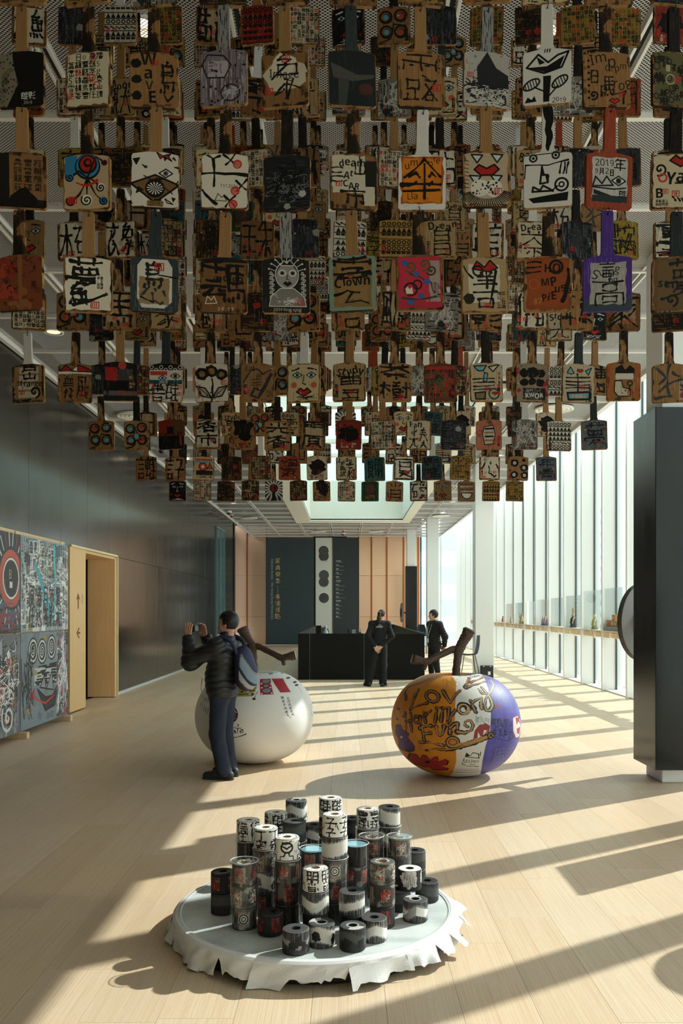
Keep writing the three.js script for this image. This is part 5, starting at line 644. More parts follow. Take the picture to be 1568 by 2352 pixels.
// ================================================================ PAINTED SCREEN AT THE LEFT
{
  const XP = -4.2, fr = thing('painting_stand', 'raw timber stand on short feet carrying four large paintings', 'stand', null, V(XP - 0.09, 0, 0));
  const post = metric(rbox(0.09, 2.66, 0.09, 0.004, 0, 1.345, 0), 1, 2), foot = metric(rbox(0.34, 0.08, 0.09, 0.004, 0.02, 0.04, 0), 1, 2);
  for (const z of [12.68, 10.95, 9.2]) { mesh('post', post, rawWood, fr).position.z = -z; mesh('foot', foot, rawWood, fr).position.z = -z; }
  for (const y of [0.12, 1.36, 2.655]) mesh('rail', metric(rbox(0.06, 0.05, 3.8, 0.004, -0.0, y, -10.95), 1, 2), rawWood, fr);
  const P = [
    [11.9, 1.995, 'upper right painting with turquoise diagonal over grey lettering', (x, r) => { x.fillStyle = '#84959a'; x.fillRect(0, 0, 188, 127); for (let i = 0; i < 110; i++) patch(x, r() * 180, r() * 120, 6 + r() * 22, 5 + r() * 16, ['#c9ccc6', '#8fa0a3', '#2a2c2d', '#4d5d62', '#9a8648', '#b9bdb8'][Math.floor(r() * 6)], r, 4); tiny(x, 2, 2, 184, 122, 7.5, '#1c1f20', r, 0.06); for (let i = 0; i < 30; i++) patch(x, r() * 180, r() * 120, 5 + r() * 14, 3 + r() * 8, ['#dfe3df', '#b9c4c4', '#8a7b46'][i % 3], r, 4); for (let i = 0; i < 26; i++) { const a = r() * 172, b = r() * 100; patch(x, a, b, 14, 20, ['#d9dcd6', '#aebcbd', '#c9c0a0'][i % 3], r, 4); hanMix(x, a + 2, b + 2, 10, 15, 2, '#1b1c1d', r); } dry(x, 0, 0, 188, 127, 'rgba(236,240,238,.6)', r, 160, 1); scrawl(x, 0, 0, 188, 127, '#e3e7e3', r, 24, 1); scrawl(x, 0, 0, 188, 127, '#17191a', r, 24, 0.7); brush(x, [[50, 40], [80, 70], [110, 110]], 11, '#2d9db4', r, 0.8); brush(x, [[126, 4], [132, 60], [130, 112]], 7, '#49b5c6', r, 1); for (let i = 0; i < 10; i++) han(x, HANKEYS[i * 5], 30 + (i % 5) * 26, 66 + Math.floor(i / 5) * 28, 18, 26, 3, '#111', r); }],
    [10.0, 1.995, 'upper left painting, black with a large orange ring', (x, r) => { x.fillStyle = '#1a1b1e'; x.fillRect(0, 0, 188, 127); dry(x, 0, 60, 188, 67, '#4b5054', r, 160, 2, false); for (let i = 0; i < 26; i++) { const a = i / 26 * 6.283; brush(x, [[160 + Math.cos(a) * 40, 58 + Math.sin(a) * 42], [160 + Math.cos(a) * 58, 58 + Math.sin(a) * 62]], 2.4, i % 3 ? '#c9cbcc' : '#8a2b33', r); } ring(x, 160, 58, 32, 9, '#b8492f'); ring(x, 160, 58, 25, 3, '#d9d2c6'); disc(x, 160, 58, 20, '#0e0e10'); words(x, 'B', 152, 52, 18, '#b9994a', r); patch(x, 155, 62, 9, 8, '#d5d2c8', r); scrawl(x, 0, 86, 188, 40, '#2f5f86', r, 16, 2); scrawl(x, 100, 90, 88, 36, '#8a2b26', r, 14, 2); }],
    [11.9, 0.715, 'lower right grey painting with ringed circles and boat', (x, r) => { x.fillStyle = '#7c8990'; x.fillRect(0, 0, 188, 127); grime(x, r, 40, 'rgba(60,68,72,'); for (const [a, b] of [[44, 24], [78, 26], [116, 22]]) { disc(x, a, b, 17, '#c5c6c0'); ring(x, a, b, 17, 2.4, K); ring(x, a, b, 11, 3, K); spiral(x, a, b, 9, 2, K); } patch(x, 48, 48, 96, 24, '#b9bdb9', r); dry(x, 48, 46, 96, 28, '#1c1d1e', r, 60, 2.4, false); poly(x, [[60, 78], [90, 110], [130, 106], [142, 76], [120, 92], [92, 92]], '#2b2d30', K, 3); poly(x, [[70, 76], [86, 60], [94, 82], [116, 56], [124, 84]], '#8c9498', K, 2); poly(x, [[28, 86], [50, 74], [46, 92]], '#a8232a'); brush(x, [[46, 88], [90, 100], [126, 92]], 3, '#c8322c', r); patch(x, 136, 0, 52, 127, 'rgba(120,110,120,.8)', r); tiny(x, 138, 2, 48, 122, 9, '#17191a', r, 0.2); scrawl(x, 136, 0, 52, 127, '#dcdedb', r, 40, 1.4); scrawl(x, 2, 20, 44, 100, '#17191a', r, 30, 2); words(x, 'JOLOC', 96, 118, 10, K, r); for (const [a, b] of [[90, 8], [52, 54], [24, 104]]) blot(x, a, b, 5, '#a98a34', r); }],
    [10.0, 0.715, 'lower left painting, white and red collage on black', (x, r) => { x.fillStyle = '#6a6d72'; x.fillRect(0, 0, 188, 127); for (let i = 0; i < 130; i++) poly(x, [[r() * 188, r() * 127], [r() * 188, r() * 127], [r() * 188, r() * 127]].map(([a, b], j, q) => j ? [q[0][0] + (a - q[0][0]) * 0.2, q[0][1] + (b - q[0][1]) * 0.25] : [a, b]), ['#e0e0da', '#9da2a6', '#8d4038', '#b9b9b4', '#2b2d31', '#a98a5a', '#e4e4de'][Math.floor(r() * 7)], K, 1.2); tiny(x, 110, 30, 70, 80, 9, '#191919', r, 0.3); for (let i = 0; i < 14; i++) { const a = r() * 170, b = r() * 100; patch(x, a, b, 16, 22, '#d5d3cc', r, 4); hanMix(x, a + 2, b + 2, 12, 17, 2, i % 3 ? '#1b1c1d' : '#8d3a38', r); } dry(x, 0, 0, 188, 127, 'rgba(232,232,228,.55)', r, 120, 1.2); scrawl(x, 0, 0, 188, 127, '#e6e6e0', r, 26, 1.2); scrawl(x, 0, 0, 188, 127, '#111', r, 30, 1.2); spiral(x, 150, 104, 20, 4, '#d8d8d2', 1.6); }],
  ];
  for (const [z, y, lab, fn] of P) {
    const t = thing('painting', lab, 'painting', 'four paintings on the timber frame', V(XP, y, z));
    const c = canvas(940, 635, (x) => { x.scale(5, 5); fn(x, rand(Math.round(z * 10 + y * 100))); });
    mesh('board', rbox(0.03, 1.262, 1.87, 0.003, -0.02, 0, 0), plain(0.3, 0.3, 0.3, 0.7), t);
    const tx = tex(c), f = mesh('painted_face', new THREE.PlaneGeometry(1.866, 1.258), std({ map: tx, roughness: 0.45, bumpMap: tx, bumpScale: 0.0015 }), t); f.rotation.y = Math.PI / 2; f.position.x = -0.0035;
  }
}
// ================================================================ CEILING FITTINGS
{
  const lens = std({ color: 0x000000, emissive: new THREE.Color(1, 0.86, 0.68), emissiveIntensity: 4 }), can = plain(0.8, 0.72, 0.6, 0.4), ringG = lathe([[0.1, -0.006], [0.125, -0.01], [0.128, 0.004], [0.1, 0.006]], 40), canG = new THREE.CylinderGeometry(0.1, 0.085, 0.09, 32, 1, true).translate(0, 0.045, 0); can.side = THREE.DoubleSide;
  const lensG = new THREE.CircleGeometry(0.084, 32).rotateX(Math.PI / 2).translate(0, 0.055, 0);
  const lamp = (x, z, where) => {
    const t = thing('downlight', 'round recessed ceiling downlight ' + where, 'light', 'recessed downlights', V(x, CEIL, z));
    mesh('trim_ring', ringG, white, t); mesh('can', canG, can, t); const l = mesh('lens', lensG, lens, t); l.castShadow = false;
    const s = new THREE.SpotLight(new THREE.Color(1, 0.84, 0.62), 7, 0, 0.9, 0.6, 2); s.position.set(0, 0.045, 0); s.castShadow = true; s.shadow.radius = 4; t.add(s); s.target.position.set(0, -3, 0); t.add(s.target);
  };
  lamp(-1.24, 5.16, 'nearest on the left, above the front paddles'); lamp(1.2, 5.2, 'nearest on the right, above the white paddle');
  const zs = [10.8, 13.6, 16.9, 19.7, 22.5, 25.1, 28, 31, 33.7, 36.5], ord = ['nearest', 'second', 'third', 'fourth', 'fifth', 'sixth', 'seventh', 'eighth', 'ninth', 'farthest'];
  zs.forEach((z, i) => lamp(-3.72, z, `${ord[i]} of the row along the steel wall`)); zs.forEach((z, i) => lamp(3.48, z - 0.3, `${ord[i]} of the row along the windows`));
  lamp(-1.1, 36.6, 'left of the two beyond the skylight'); lamp(1.1, 36.6, 'right of the two beyond the skylight');
  const dif = (x, z, where) => { const t = thing('air_diffuser', 'round cream ceiling diffuser with concentric rings ' + where, 'vent', 'round ceiling diffusers', V(x, CEIL - 0.035, z)); const m = plain(0.74, 0.72, 0.64, 0.5); for (const [r, k] of [[0.3, 0], [0.23, 1], [0.16, 2], [0.09, 3]]) mesh('ring', lathe([[r - 0.05, 0.012], [r, -0.022 + k * 0.002], [r + 0.035, -0.012], [r + 0.03, 0.012]], 40), m, t); mesh('throat', cyl(0.3, 0.3, 0.01, 32, 0, 0.016, 0), rubber, t); };
  dif(-3.8, 15.3, 'near the steel wall'); dif(3.62, 14.8, 'near the windows'); dif(-3.72, 32.3, 'far along the steel wall'); dif(3.5, 31.5, 'far along the windows'); dif(-1.25, 37.8, 'beyond the skylight on the left'); dif(1.3, 37.8, 'beyond the skylight on the right');
  const dome = (x, z, where) => { const t = thing('security_camera', 'small white dome camera on the ceiling ' + where, 'camera', 'dome cameras', V(x, CEIL - 0.02, z)); mesh('base', cyl(0.1, 0.1, 0.07, 24, 0, -0.035, 0), white, t); mesh('dome', new THREE.SphereGeometry(0.07, 20, 10, 0, 7, Math.PI / 2, Math.PI / 2).translate(0, -0.07, 0), plain(0.015, 0.015, 0.015, 0.1), t); };
  dome(-3.98, 18.3, 'by the steel wall'); dome(-4.15, 30, 'far along the steel wall'); dome(-0.15, 38.5, 'in front of the banner');
  const sp = (x, z, where) => { const t = thing('alarm_beacon', 'tiny red alarm beacon under the ceiling ' + where, 'alarm', null, V(x, CEIL - 0.02, z)); mesh('cup', lathe([[0.001, -0.11], [0.05, -0.1], [0.055, -0.04], [0.001, -0.04]], 16), plain(0.4, 0.02, 0.02, 0.4), t); mesh('base', cyl(0.06, 0.06, 0.04, 16, 0, -0.02, 0), white, t); };
  sp(-4.2, 31.2, 'at the end of the steel wall'); sp(-0.12, 37.2, 'in front of the banner');
}
// ================================================================ PAINTED APPLES
// paint on a longitude-latitude canvas; M turns a point of the front view into longitude and latitude
function apple(name, label, X, Z, a, b, pitch, paint, mat0) {
  const W = 2048, H = 1024, M = (nx, ny) => { const q = Math.hypot(nx, ny); if (q > 0.995) { nx *= 0.995 / q; ny *= 0.995 / q; } const nz = Math.sqrt(Math.max(0, 1 - nx * nx - ny * ny)), y = ny * Math.cos(pitch) + nz * Math.sin(pitch), z = nz * Math.cos(pitch) - ny * Math.sin(pitch); return [W * (0.5 + Math.atan2(nx, z) / (2 * Math.PI)), H * (0.5 - Math.asin(Math.max(-1, Math.min(1, y))) / Math.PI)]; };
  const c = canvas(W, H, (x) => paint(x, M, W, H)), t = tex(c);
  const n = 72, k = 120, pos = [], uv = [], idx = [];
  for (let i = 0; i <= n; i++) { const ph = (i / n - 0.5) * Math.PI, cp = Math.cos(ph), spn = Math.sin(ph); const rr = a * Math.pow(Math.max(0, cp), spn > 0 ? 0.72 : 0.8); let y = b + b * spn; if (spn > 0) y -= 0.075 * Math.exp(-Math.pow(rr / 0.15, 2)); else y = Math.max(0, y) * 1.0;
    for (let j = 0; j <= k; j++) { const l = (j / k - 0.5) * Math.PI * 2, wob = 1 + 0.012 * Math.sin(l * 3 + 1) * cp + 0.01 * Math.sin(l * 2); pos.push(Math.sin(l) * rr * wob, y, Math.cos(l) * rr * wob); uv.push(j / k, i / n); } }
  for (let i = 0; i < n; i++) for (let j = 0; j < k; j++) { const p = i * (k + 1) + j, q = p + k + 1; idx.push(p, p + 1, q, q, p + 1, q + 1); }
  const g = new THREE.BufferGeometry(); g.setAttribute('position', new THREE.Float32BufferAttribute(pos, 3)); g.setAttribute('uv', new THREE.Float32BufferAttribute(uv, 2)); g.setIndex(idx); g.computeVertexNormals();
  const o = thing(name, label, 'sculpture', null, V(X, 0, Z));
  mesh('fruit', g, std({ map: t, roughness: 0.55 }), o);
  return o;
}
const barkTex = tex(canvas(256, 512, (x, w, h) => { const r = rand(14); x.fillStyle = '#5a463a'; x.fillRect(0, 0, w, h); for (let i = 0; i < 700; i++) { const g = r(); x.strokeStyle = g < 0.5 ? `rgba(28,18,12,${0.2 + r() * 0.3})` : `rgba(134,112,96,${0.15 + r() * 0.3})`; x.lineWidth = 1 + r() * 4; const a = r() * w, b = r() * h; x.beginPath(); x.moveTo(a, b); x.lineTo(a + (r() - 0.5) * 14, b + 10 + r() * 60); x.stroke(); } }), true);
const bark = std({ map: barkTex, roughness: 0.75, bumpMap: barkTex, bumpScale: 0.006, color: lin(0.8, 0.74, 0.7) }), cutWood = plain(0.36, 0.29, 0.22, 0.8);
function stem(o, s, back) {                                                       // s mirrors it; back leans it away
  const p = (x, y, z) => new THREE.Vector3(x * s, y, z);
  const st = mesh('stem', merge([tube([p(0.0, 0.86, 0), p(0.0, 0.96, -0.01), p(0.012, 1.08, -0.03 * back), p(0.03, 1.2, -0.07 * back), p(0.045, 1.26, -0.1 * back)], [0.066, 0.046, 0.038, 0.042, 0.056], 14, true, 0.12, 3), tube([p(0.042, 1.245, -0.1 * back), p(0.08, 1.31, -0.12 * back), p(0.125, 1.38, -0.14 * back), p(0.155, 1.445, -0.15 * back)], [0.052, 0.05, 0.056, 0.064], 14, true, 0.1, 4)]), bark, o);
  mesh('cut_end', lathe([[0.001, 0.012], [0.05, 0.01], [0.058, 0]], 20).rotateZ(-0.43 * s).translate(0.16 * s, 1.452, -0.15 * back), cutWood, st);
  const br = mesh('branch', merge([tube([p(0.04, 1.245, -0.1 * back), p(-0.02, 1.25, -0.09 * back), p(-0.12, 1.215, -0.04 * back), p(-0.22, 1.17, 0.0), p(-0.3, 1.135, 0.04), p(-0.34, 1.14, 0.05), p(-0.44, 1.165, 0.06)], [0.048, 0.036, 0.033, 0.032, 0.036, 0.036, 0.05], 12, true, 0.14, 5), tube([p(-0.3, 1.15, 0.04), p(-0.315, 1.1, 0.045), p(-0.325, 1.055, 0.05)], [0.032, 0.024, 0.018], 10, true, 0.1, 6)]), bark, o);
  mesh('cut_end', lathe([[0.001, 0.01], [0.04, 0.008], [0.048, 0]], 20).rotateZ(1.33 * s).translate(-0.446 * s, 1.167, 0.06), cutWood, br);
}
{
  const A = apple('painted_apple', 'giant white painted apple sculpture behind the man with the camera', -1.0, 9.27, 0.645, 0.5, 0.13, (x, M, W, H) => {
    const r = rand(51), P = (cx, cy) => M((cx - 363) / 1114, (949 - cy) / 866), L = (pts, w, c) => brush(x, pts.map(([a, b]) => P(a, b)), w * 0.6, c, r, 0.2), F = (pts, c, l, lw) => { const d = []; pts.forEach(([a, b], i) => { const [e, f] = pts[(i + 1) % pts.length]; for (let k = 0; k < 6; k++) d.push(P(a + (e - a) * k / 6, b + (f - b) * k / 6)); }); poly(x, d, c, l, lw * 0.4); };
    const dot = (cx, cy, R, c, k = 0.6) => F(Array.from({ length: 18 }, (_, i) => [cx + Math.cos(i / 18 * 6.283) * R, cy + Math.sin(i / 18 * 6.283) * R * k]), c);
    x.fillStyle = '#e2e1da'; x.fillRect(0, 0, W, H);
    F([[500, 262], [650, 255], [768, 545], [555, 552]], '#a1182a'); for (const [a, b, R] of [[600, 305, 62], [622, 390, 42], [648, 476, 68]]) { dot(a, b, R + 9, '#2a1416'); dot(a, b, R, '#74807f'); } for (const [a, b] of [[542, 350], [686, 352], [560, 425], [692, 420], [575, 532], [735, 522]]) dot(a, b, 14, '#e6dcdc', 1);
    F([[662, 255], [832, 250], [1042, 505], [868, 512]], '#a81d2c'); for (let i = 0; i < 26; i++) { const t = r(), u = r(); L([[690 + t * 190 + u * 130, 265 + t * 230], [700 + t * 190 + u * 130, 285 + t * 225]], 3, '#4d1016'); }
    F([[250, 300], [380, 275], [470, 300], [476, 420], [430, 580], [160, 585], [150, 400]], '#a99242'); F([[250, 310], [330, 360], [400, 300], [380, 365], [300, 375]], '#e2e1da', K, 4); for (let i = 0; i < 4; i++) L([[160, 385 + i * 55], [300, 372 + i * 55], [460, 380 + i * 50]], 9, K); for (let i = 0; i < 12; i++) { const a = 170 + r() * 270, b = 400 + r() * 160; F([[a, b], [a + 40, b - 24], [a + 44, b + 12]], i % 2 ? K : '#cfc4cf'); }
    for (const [a, b, c, d] of [[455, 625, 505, 495], [600, 150, 700, 108], [760, 136, 910, 190], [905, 240, 835, 190], [1100, 375, 1236, 518], [1050, 320, 1030, 290]]) { dot(a, b, 30, K, 0.7); L([[a, b], [(a + c) / 2, (b + d) / 2 - 6], [c, d]], 6, K); }
    '蛙言子光水心'.split('').forEach((c, i) => { const [X, Y] = P(890 + i * 24, 585 + i * 62); han(x, c, X, Y, 17, 17, 2.1, K, r); }); '王作花年夜犬'.split('').forEach((c, i) => { const [X, Y] = P(985 + i * 22, 600 + i * 58); han(x, c, X, Y, 18, 17, 2.1, K, r); });
    L([[1010, 860], [1050, 930], [1090, 965]], 6, K); for (let i = 0; i < 5; i++) L([[1120 + i * 26, 290 + i * 30], [1150 + i * 20, 300 + i * 30]], 4, '#5c6468'); for (let i = 0; i < 5; i++) L([[1410 + i * 8, 740 + i * 44], [1450, 760 + i * 40]], 4, K); dot(1462, 930, 10, K);
    dot(60, 905, 128, '#5a0f1c', 1.15); dot(60, 905, 104, '#131010', 1.15); L([[-60, 850], [-10, 790], [50, 860], [110, 790], [160, 870]], 9, '#d8d3c8'); words(x, 'KING', ...P(-60, 900), 28, '#b9aeb0', r); L([[-40, 960], [60, 1010], [150, 960]], 8, '#d8d3c8');
    L([[-60, 1160], [100, 1140], [190, 1110], [205, 1085], [180, 1080]], 7, K); 
    const lt = (pts) => L(pts, 8, K); lt([[-90, 1160], [-140, 1190], [-130, 1240], [-80, 1250]]); lt([[-60, 1170], [-50, 1250]]); lt([[-60, 1190], [-10, 1170], [-20, 1205], [-50, 1210], [0, 1250]]); lt([[50, 1165], [10, 1175], [20, 1245], [60, 1240]]); lt([[15, 1205], [50, 1200]]); lt([[130, 1180], [90, 1190], [90, 1235], [130, 1220], [130, 1180], [150, 1235]]); lt([[150, 1150], [240, 1140]]); lt([[190, 1145], [180, 1230]]); lt([[220, 1205], [280, 1190], [270, 1160], [225, 1180], [230, 1225], [290, 1215]]); L([[80, 1310], [200, 1290], [330, 1240]], 13, K); lt([[20, 1260], [10, 1330]]); lt([[0, 1290], [60, 1280]]); lt([[50, 1260], [55, 1330]]);
    for (let i = 0; i < 6; i++) L([[-560 + i * 40, 700 + i * 24], [-580 + i * 40, 790 + i * 30]], 8, K); for (let i = 0; i < 5; i++) L([[-480 + i * 30, 620], [-500 + i * 36, 680]], 10, K); L([[-320, 1180], [-380, 1260], [-330, 1330]], 9, K);
    for (let i = 0; i < 9; i++) L([[420 + i * 24, 100 - (i % 2) * 12], [440 + i * 24, 84 + (i % 3) * 12]], 12, i % 2 ? '#2a2a1c' : '#877c3e');
  });
  stem(A, -1, 1.2);
  const B = apple('painted_apple', 'giant orange, white and purple painted apple lettered Love Harmony Fun', 1.105, 8.55, 0.645, 0.515, 0.14, (x, M, W, H) => {
    const r = rand(52), P = (cx, cy) => M((cx - 769) / 741, (627 - cy) / 574), L = (pts, w, c, rg = 0.15) => { const q = []; for (let i = 0; i + 1 < pts.length; i++) for (let k = 0; k < 4; k++) q.push(P(pts[i][0] + (pts[i + 1][0] - pts[i][0]) * k / 4, pts[i][1] + (pts[i + 1][1] - pts[i][1]) * k / 4)); q.push(P(...pts[pts.length - 1])); brush(x, q, w * 0.66, c, r, rg); };
    const F = (pts, c, l, lw) => { const d = []; pts.forEach(([a, b], i) => { const [e, f] = pts[(i + 1) % pts.length]; for (let k = 0; k < 8; k++) d.push(P(a + (e - a) * k / 8, b + (f - b) * k / 8)); }); poly(x, d, c, l, lw * 0.46); };
    const circ = (cx, cy, R, k = 1) => Array.from({ length: 21 }, (_, i) => [cx + Math.cos(i / 20 * 6.283) * R, cy + Math.sin(i / 20 * 6.283) * R * k]);
    x.fillStyle = '#c07a12'; x.fillRect(0, 0, W * 0.5, H); x.fillRect(W * 0.85, 0, W * 0.15, H); x.fillStyle = '#4b4591'; x.fillRect(W * 0.5, 0, W * 0.35, H);
    for (let i = 0; i < 500; i++) { x.fillStyle = ['rgba(214,142,24,.16)', 'rgba(160,92,10,.12)', 'rgba(204,124,26,.16)'][i % 3]; blotSoft(x, r() * W * 0.49, r() * H, 10 + r() * 40, 14 + r() * 60); }
    for (let i = 0; i < 420; i++) { x.fillStyle = ['rgba(98,92,170,.16)', 'rgba(62,54,130,.16)'][i % 2]; blotSoft(x, W * (0.56 + r() * 0.27), r() * H, 10 + r() * 30, 14 + r() * 50); }
    F([[705, 40], [720, 180], [690, 330], [668, 500], [660, 640], [680, 900], [690, 1000], [680, 1210], [960, 1210], [965, 1000], [990, 850], [1040, 700], [1050, 520], [1040, 300], [1000, 160], [950, 40]], '#cfcdc4');
    const lo = (pts, w = 15, c = '#7b4a28') => { L(pts, w + 24, '#15100c'); L(pts, w + 4, c, 0.1); L(pts.map(([a, b]) => [a - 5, b - 4]), w * 0.16, '#cdb49a'); };
    // the limbs of the lettered tree
    lo([[190, 360], [200, 290], [260, 230], [420, 170], [560, 110], [690, 64]], 12, '#7d543a');
    F(circ(640, 810, 80, 0.85), '#15100c'); F(circ(640, 810, 66, 0.82), '#a5793f'); F(circ(642, 808, 44, 0.7), '#b86a10', '#15100c', 8); L([[720, 860], [850, 812], [960, 775], [1050, 738]], 58, '#15100c'); L([[700, 850], [850, 806], [960, 770], [1060, 732]], 44, '#a5793f', 0.08); L([[370, 902], [470, 884], [560, 892], [640, 890], [760, 850]], 30, '#15100c'); L([[400, 896], [480, 886], [560, 890], [700, 868], [770, 838]], 18, '#a5793f', 0.08); lo([[300, 818], [420, 816], [540, 846]], 14, '#a0703c');
    lo([[336, 262], [285, 330], [240, 410], [206, 470]], 20); lo([[206, 470], [290, 432], [395, 404]], 12, '#8a3a24'); lo(circ(460, 335, 62, 0.92), 20); lo([[576, 276], [600, 340], [630, 400], [680, 330], [746, 262]], 20); L([[845, 130], [800, 236]], 52, '#15100c'); L([[845, 130], [802, 234]], 36, '#96633c', 0.08); lo([[836, 122], [950, 96]], 12, '#96633c'); lo([[850, 178], [920, 150], [1000, 104]], 14, '#96633c'); lo([[820, 228], [900, 200], [996, 168]], 13, '#96633c');
    for (const p of [[[150, 514], [154, 600], [150, 700]], [[206, 514], [200, 600], [206, 710]], [[150, 606], [206, 592]], circ(262, 582, 34), [[304, 556], [304, 632]], [[346, 500], [352, 612]], [[352, 536], [420, 484]], [[484, 452], [470, 530], [452, 612]], [[484, 460], [546, 452], [530, 530], [518, 604]], [[546, 460], [612, 450], [600, 530], [584, 612]], [[606, 596], [640, 520], [686, 470]]]) lo(p, 12);
    lo(circ(760, 466, 52, 0.95), 20, '#b08a52'); lo([[838, 380], [862, 440], [884, 500]], 18, '#8f6034'); lo([[850, 402], [900, 366], [958, 346], [944, 400], [950, 464]], 15, '#9a7a40'); lo([[1066, 150], [1092, 205], [1060, 270], [1010, 336], [984, 420], [1000, 482], [1042, 480], [1072, 430], [1056, 366], [1020, 310], [960, 235]], 15, '#b59a5c'); lo([[926, 250], [960, 302], [1004, 300]], 10, '#b59a5c');
    for (const p of [[[292, 672], [350, 650], [412, 644]], [[316, 672], [330, 740], [340, 800]], [[330, 734], [410, 718]], [[468, 652], [474, 710], [500, 742], [536, 720], [552, 640]], [[606, 640], [612, 726]], [[612, 664], [650, 628], [692, 612], [686, 680], [680, 730]]]) lo(p, 14, '#96683a');
    lo([[690, 702], [760, 712], [830, 690], [856, 636], [830, 586], [782, 590], [764, 630], [800, 652]], 14, '#a5793f'); F(circ(1050, 740, 36, 0.9), '#15100c'); lo(circ(1050, 740, 22), 6, '#a5793f');
    // flowers, lips, notes
    const bloom = (pts, c, k) => { F(pts.map(([a, b]) => [k[0] + (a - k[0]) * 1.09, k[1] + (b - k[1]) * 1.13]), '#15100c'); F(pts, c); };
    bloom([[60, 660], [100, 650], [122, 700], [182, 738], [172, 776], [240, 850], [246, 900], [200, 916], [150, 906], [112, 880], [92, 800], [62, 740]], '#4a2b6a', [145, 790]); L([[122, 780], [200, 880]], 5, '#22103a'); F(circ(110, 772, 11), '#cfc4d8');
    bloom([[222, 948], [300, 962], [334, 1002], [342, 962], [382, 962], [424, 1004], [452, 976], [484, 968], [502, 1000], [492, 1024], [560, 992], [604, 1012], [590, 1050], [540, 1060], [618, 1082], [598, 1104], [480, 1108], [440, 1080], [402, 1086], [350, 1068], [300, 1078], [252, 1050], [228, 1002]], '#a51a24', [410, 1030]); F(circ(405, 1030, 24, 0.7), '#15100c'); for (const [a, b] of [[250, 970], [360, 975], [470, 985], [580, 1020], [590, 1092], [300, 1060]]) L([[405, 1030], [a, b]], 5, '#2c0a0e');
    for (const [a, b] of [[95, 460], [70, 570], [130, 540]]) { L([[a, b], [a + 10, b + 50]], 6, '#3b2415'); F(circ(a, b + 8, 14), '#7a3c2a'); }
    F([[856, 780], [870, 690], [920, 630], [990, 612], [1040, 640], [1030, 700], [960, 740]], '#8a2420'); F([[900, 770], [905, 700], [935, 752]], '#cfcdc4'); F([[960, 740], [970, 680], [1010, 690]], '#cfcdc4');
    scr(1060, 560, 330, 200, 44, '#15141c', 6); '原蛙花水'.split('').forEach((c, i) => { const [X, Y] = P(1050 + i * 74, 570 + i * 6); han(x, c, X, Y, 27, 36, 3, '#101018', r); }); '言王日心'.split('').forEach((c, i) => { const [X, Y] = P(1070 + i * 66, 682 + i * 4); han(x, c, X, Y, 24, 28, 2.8, '#101018', r); }); L([[1130, 770], [1240, 800], [1340, 770], [1380, 700]], 8, '#101018');
    F([[1330, 560], [1400, 540], [1460, 580], [1480, 680], [1440, 770], [1380, 780], [1330, 700]], '#cfc9c4', '#8e3f35', 9); F([[1370, 560], [1440, 560], [1460, 640], [1420, 600], [1390, 640]], '#a02a24'); F([[1390, 680], [1460, 660], [1440, 740], [1400, 730]], '#a02a24'); F([[1100, 430], [1180, 420], [1170, 450], [1090, 465]], '#7a3346');
    scr(1150, 270, 260, 130, 50, 'rgba(70,110,110,.6)', 5); scr(590, 120, 150, 80, 40, '#6a5a14', 4); scr(880, 540, 150, 60, 26, '#8c938f', 4); scr(740, 66, 160, 26, 20, '#3c3c3a', 4); scr(1030, 70, 150, 70, 30, '#2b2a44', 4);
    for (const p of [[[780, 960], [790, 920], [830, 950], [860, 915], [920, 930], [925, 975]], [[780, 960], [930, 975]], [[770, 980], [755, 1040], [790, 1050]], [[940, 910], [938, 950]], [[800, 1060], [930, 1066]]]) L(p, 8, '#15100c'); F([[780, 960], [790, 918], [826, 950], [800, 962]], '#15100c'); words(x, 'JEUNG', ...P(772, 1010), 30, '#15100c', r); words(x, 'mcy', ...P(830, 1040), 22, '#15100c', r);
    L([[650, 1128], [760, 1132], [960, 1128]], 8, '#15100c'); for (let i = 0; i < 11; i++) L([[700 + i * 22, 1095], [712 + i * 22, 1116]], 5, i < 6 ? '#8e2f26' : '#2b2420');
    for (let i = 0; i < 2; i++) { const a = 1090 + i * 170, b = 880; for (const c of [['#20203c', 4, 0], ['#8e90b4', 3, 6]]) for (const p of [[[0, 0], [120, -10]], [[20, -10], [-10, 140], [-60, 150]], [[30, 40], [110, 34]], [[20, 80], [110, 70], [110, 130]], [[30, 140], [110, 140]], [[60, 0], [60, 140]]]) L(p.map(([u, v]) => [a + u * (i ? 0.9 : 1) + c[2], b + v + c[2]]), c[1], c[0]); }
    L([[980, 1190], [1120, 1110], [1240, 1090], [1330, 1030], [1400, 900], [1440, 830]], 14, '#6a5a4c'); F([[1040, 1150], [1180, 1100], [1300, 1060], [1250, 1120], [1150, 1160]], '#d2cbbb', '#2c2420', 6); L([[100, 900], [170, 1020], [260, 1110], [360, 1170]], 12, '#3b2a18');
    function scr(cx, cy, w, h, n, c, lw) { for (let i = 0; i < n; i++) { const a = cx + r() * w, b = cy + r() * h; L([[a, b], [a + (r() - 0.5) * 50, b + (r() - 0.5) * 30], [a + (r() - 0.5) * 40, b + 10 + r() * 26]], lw * (0.6 + r() * 0.6), c, 0.3); } }
  });
  stem(B, 1, 1.2);
}
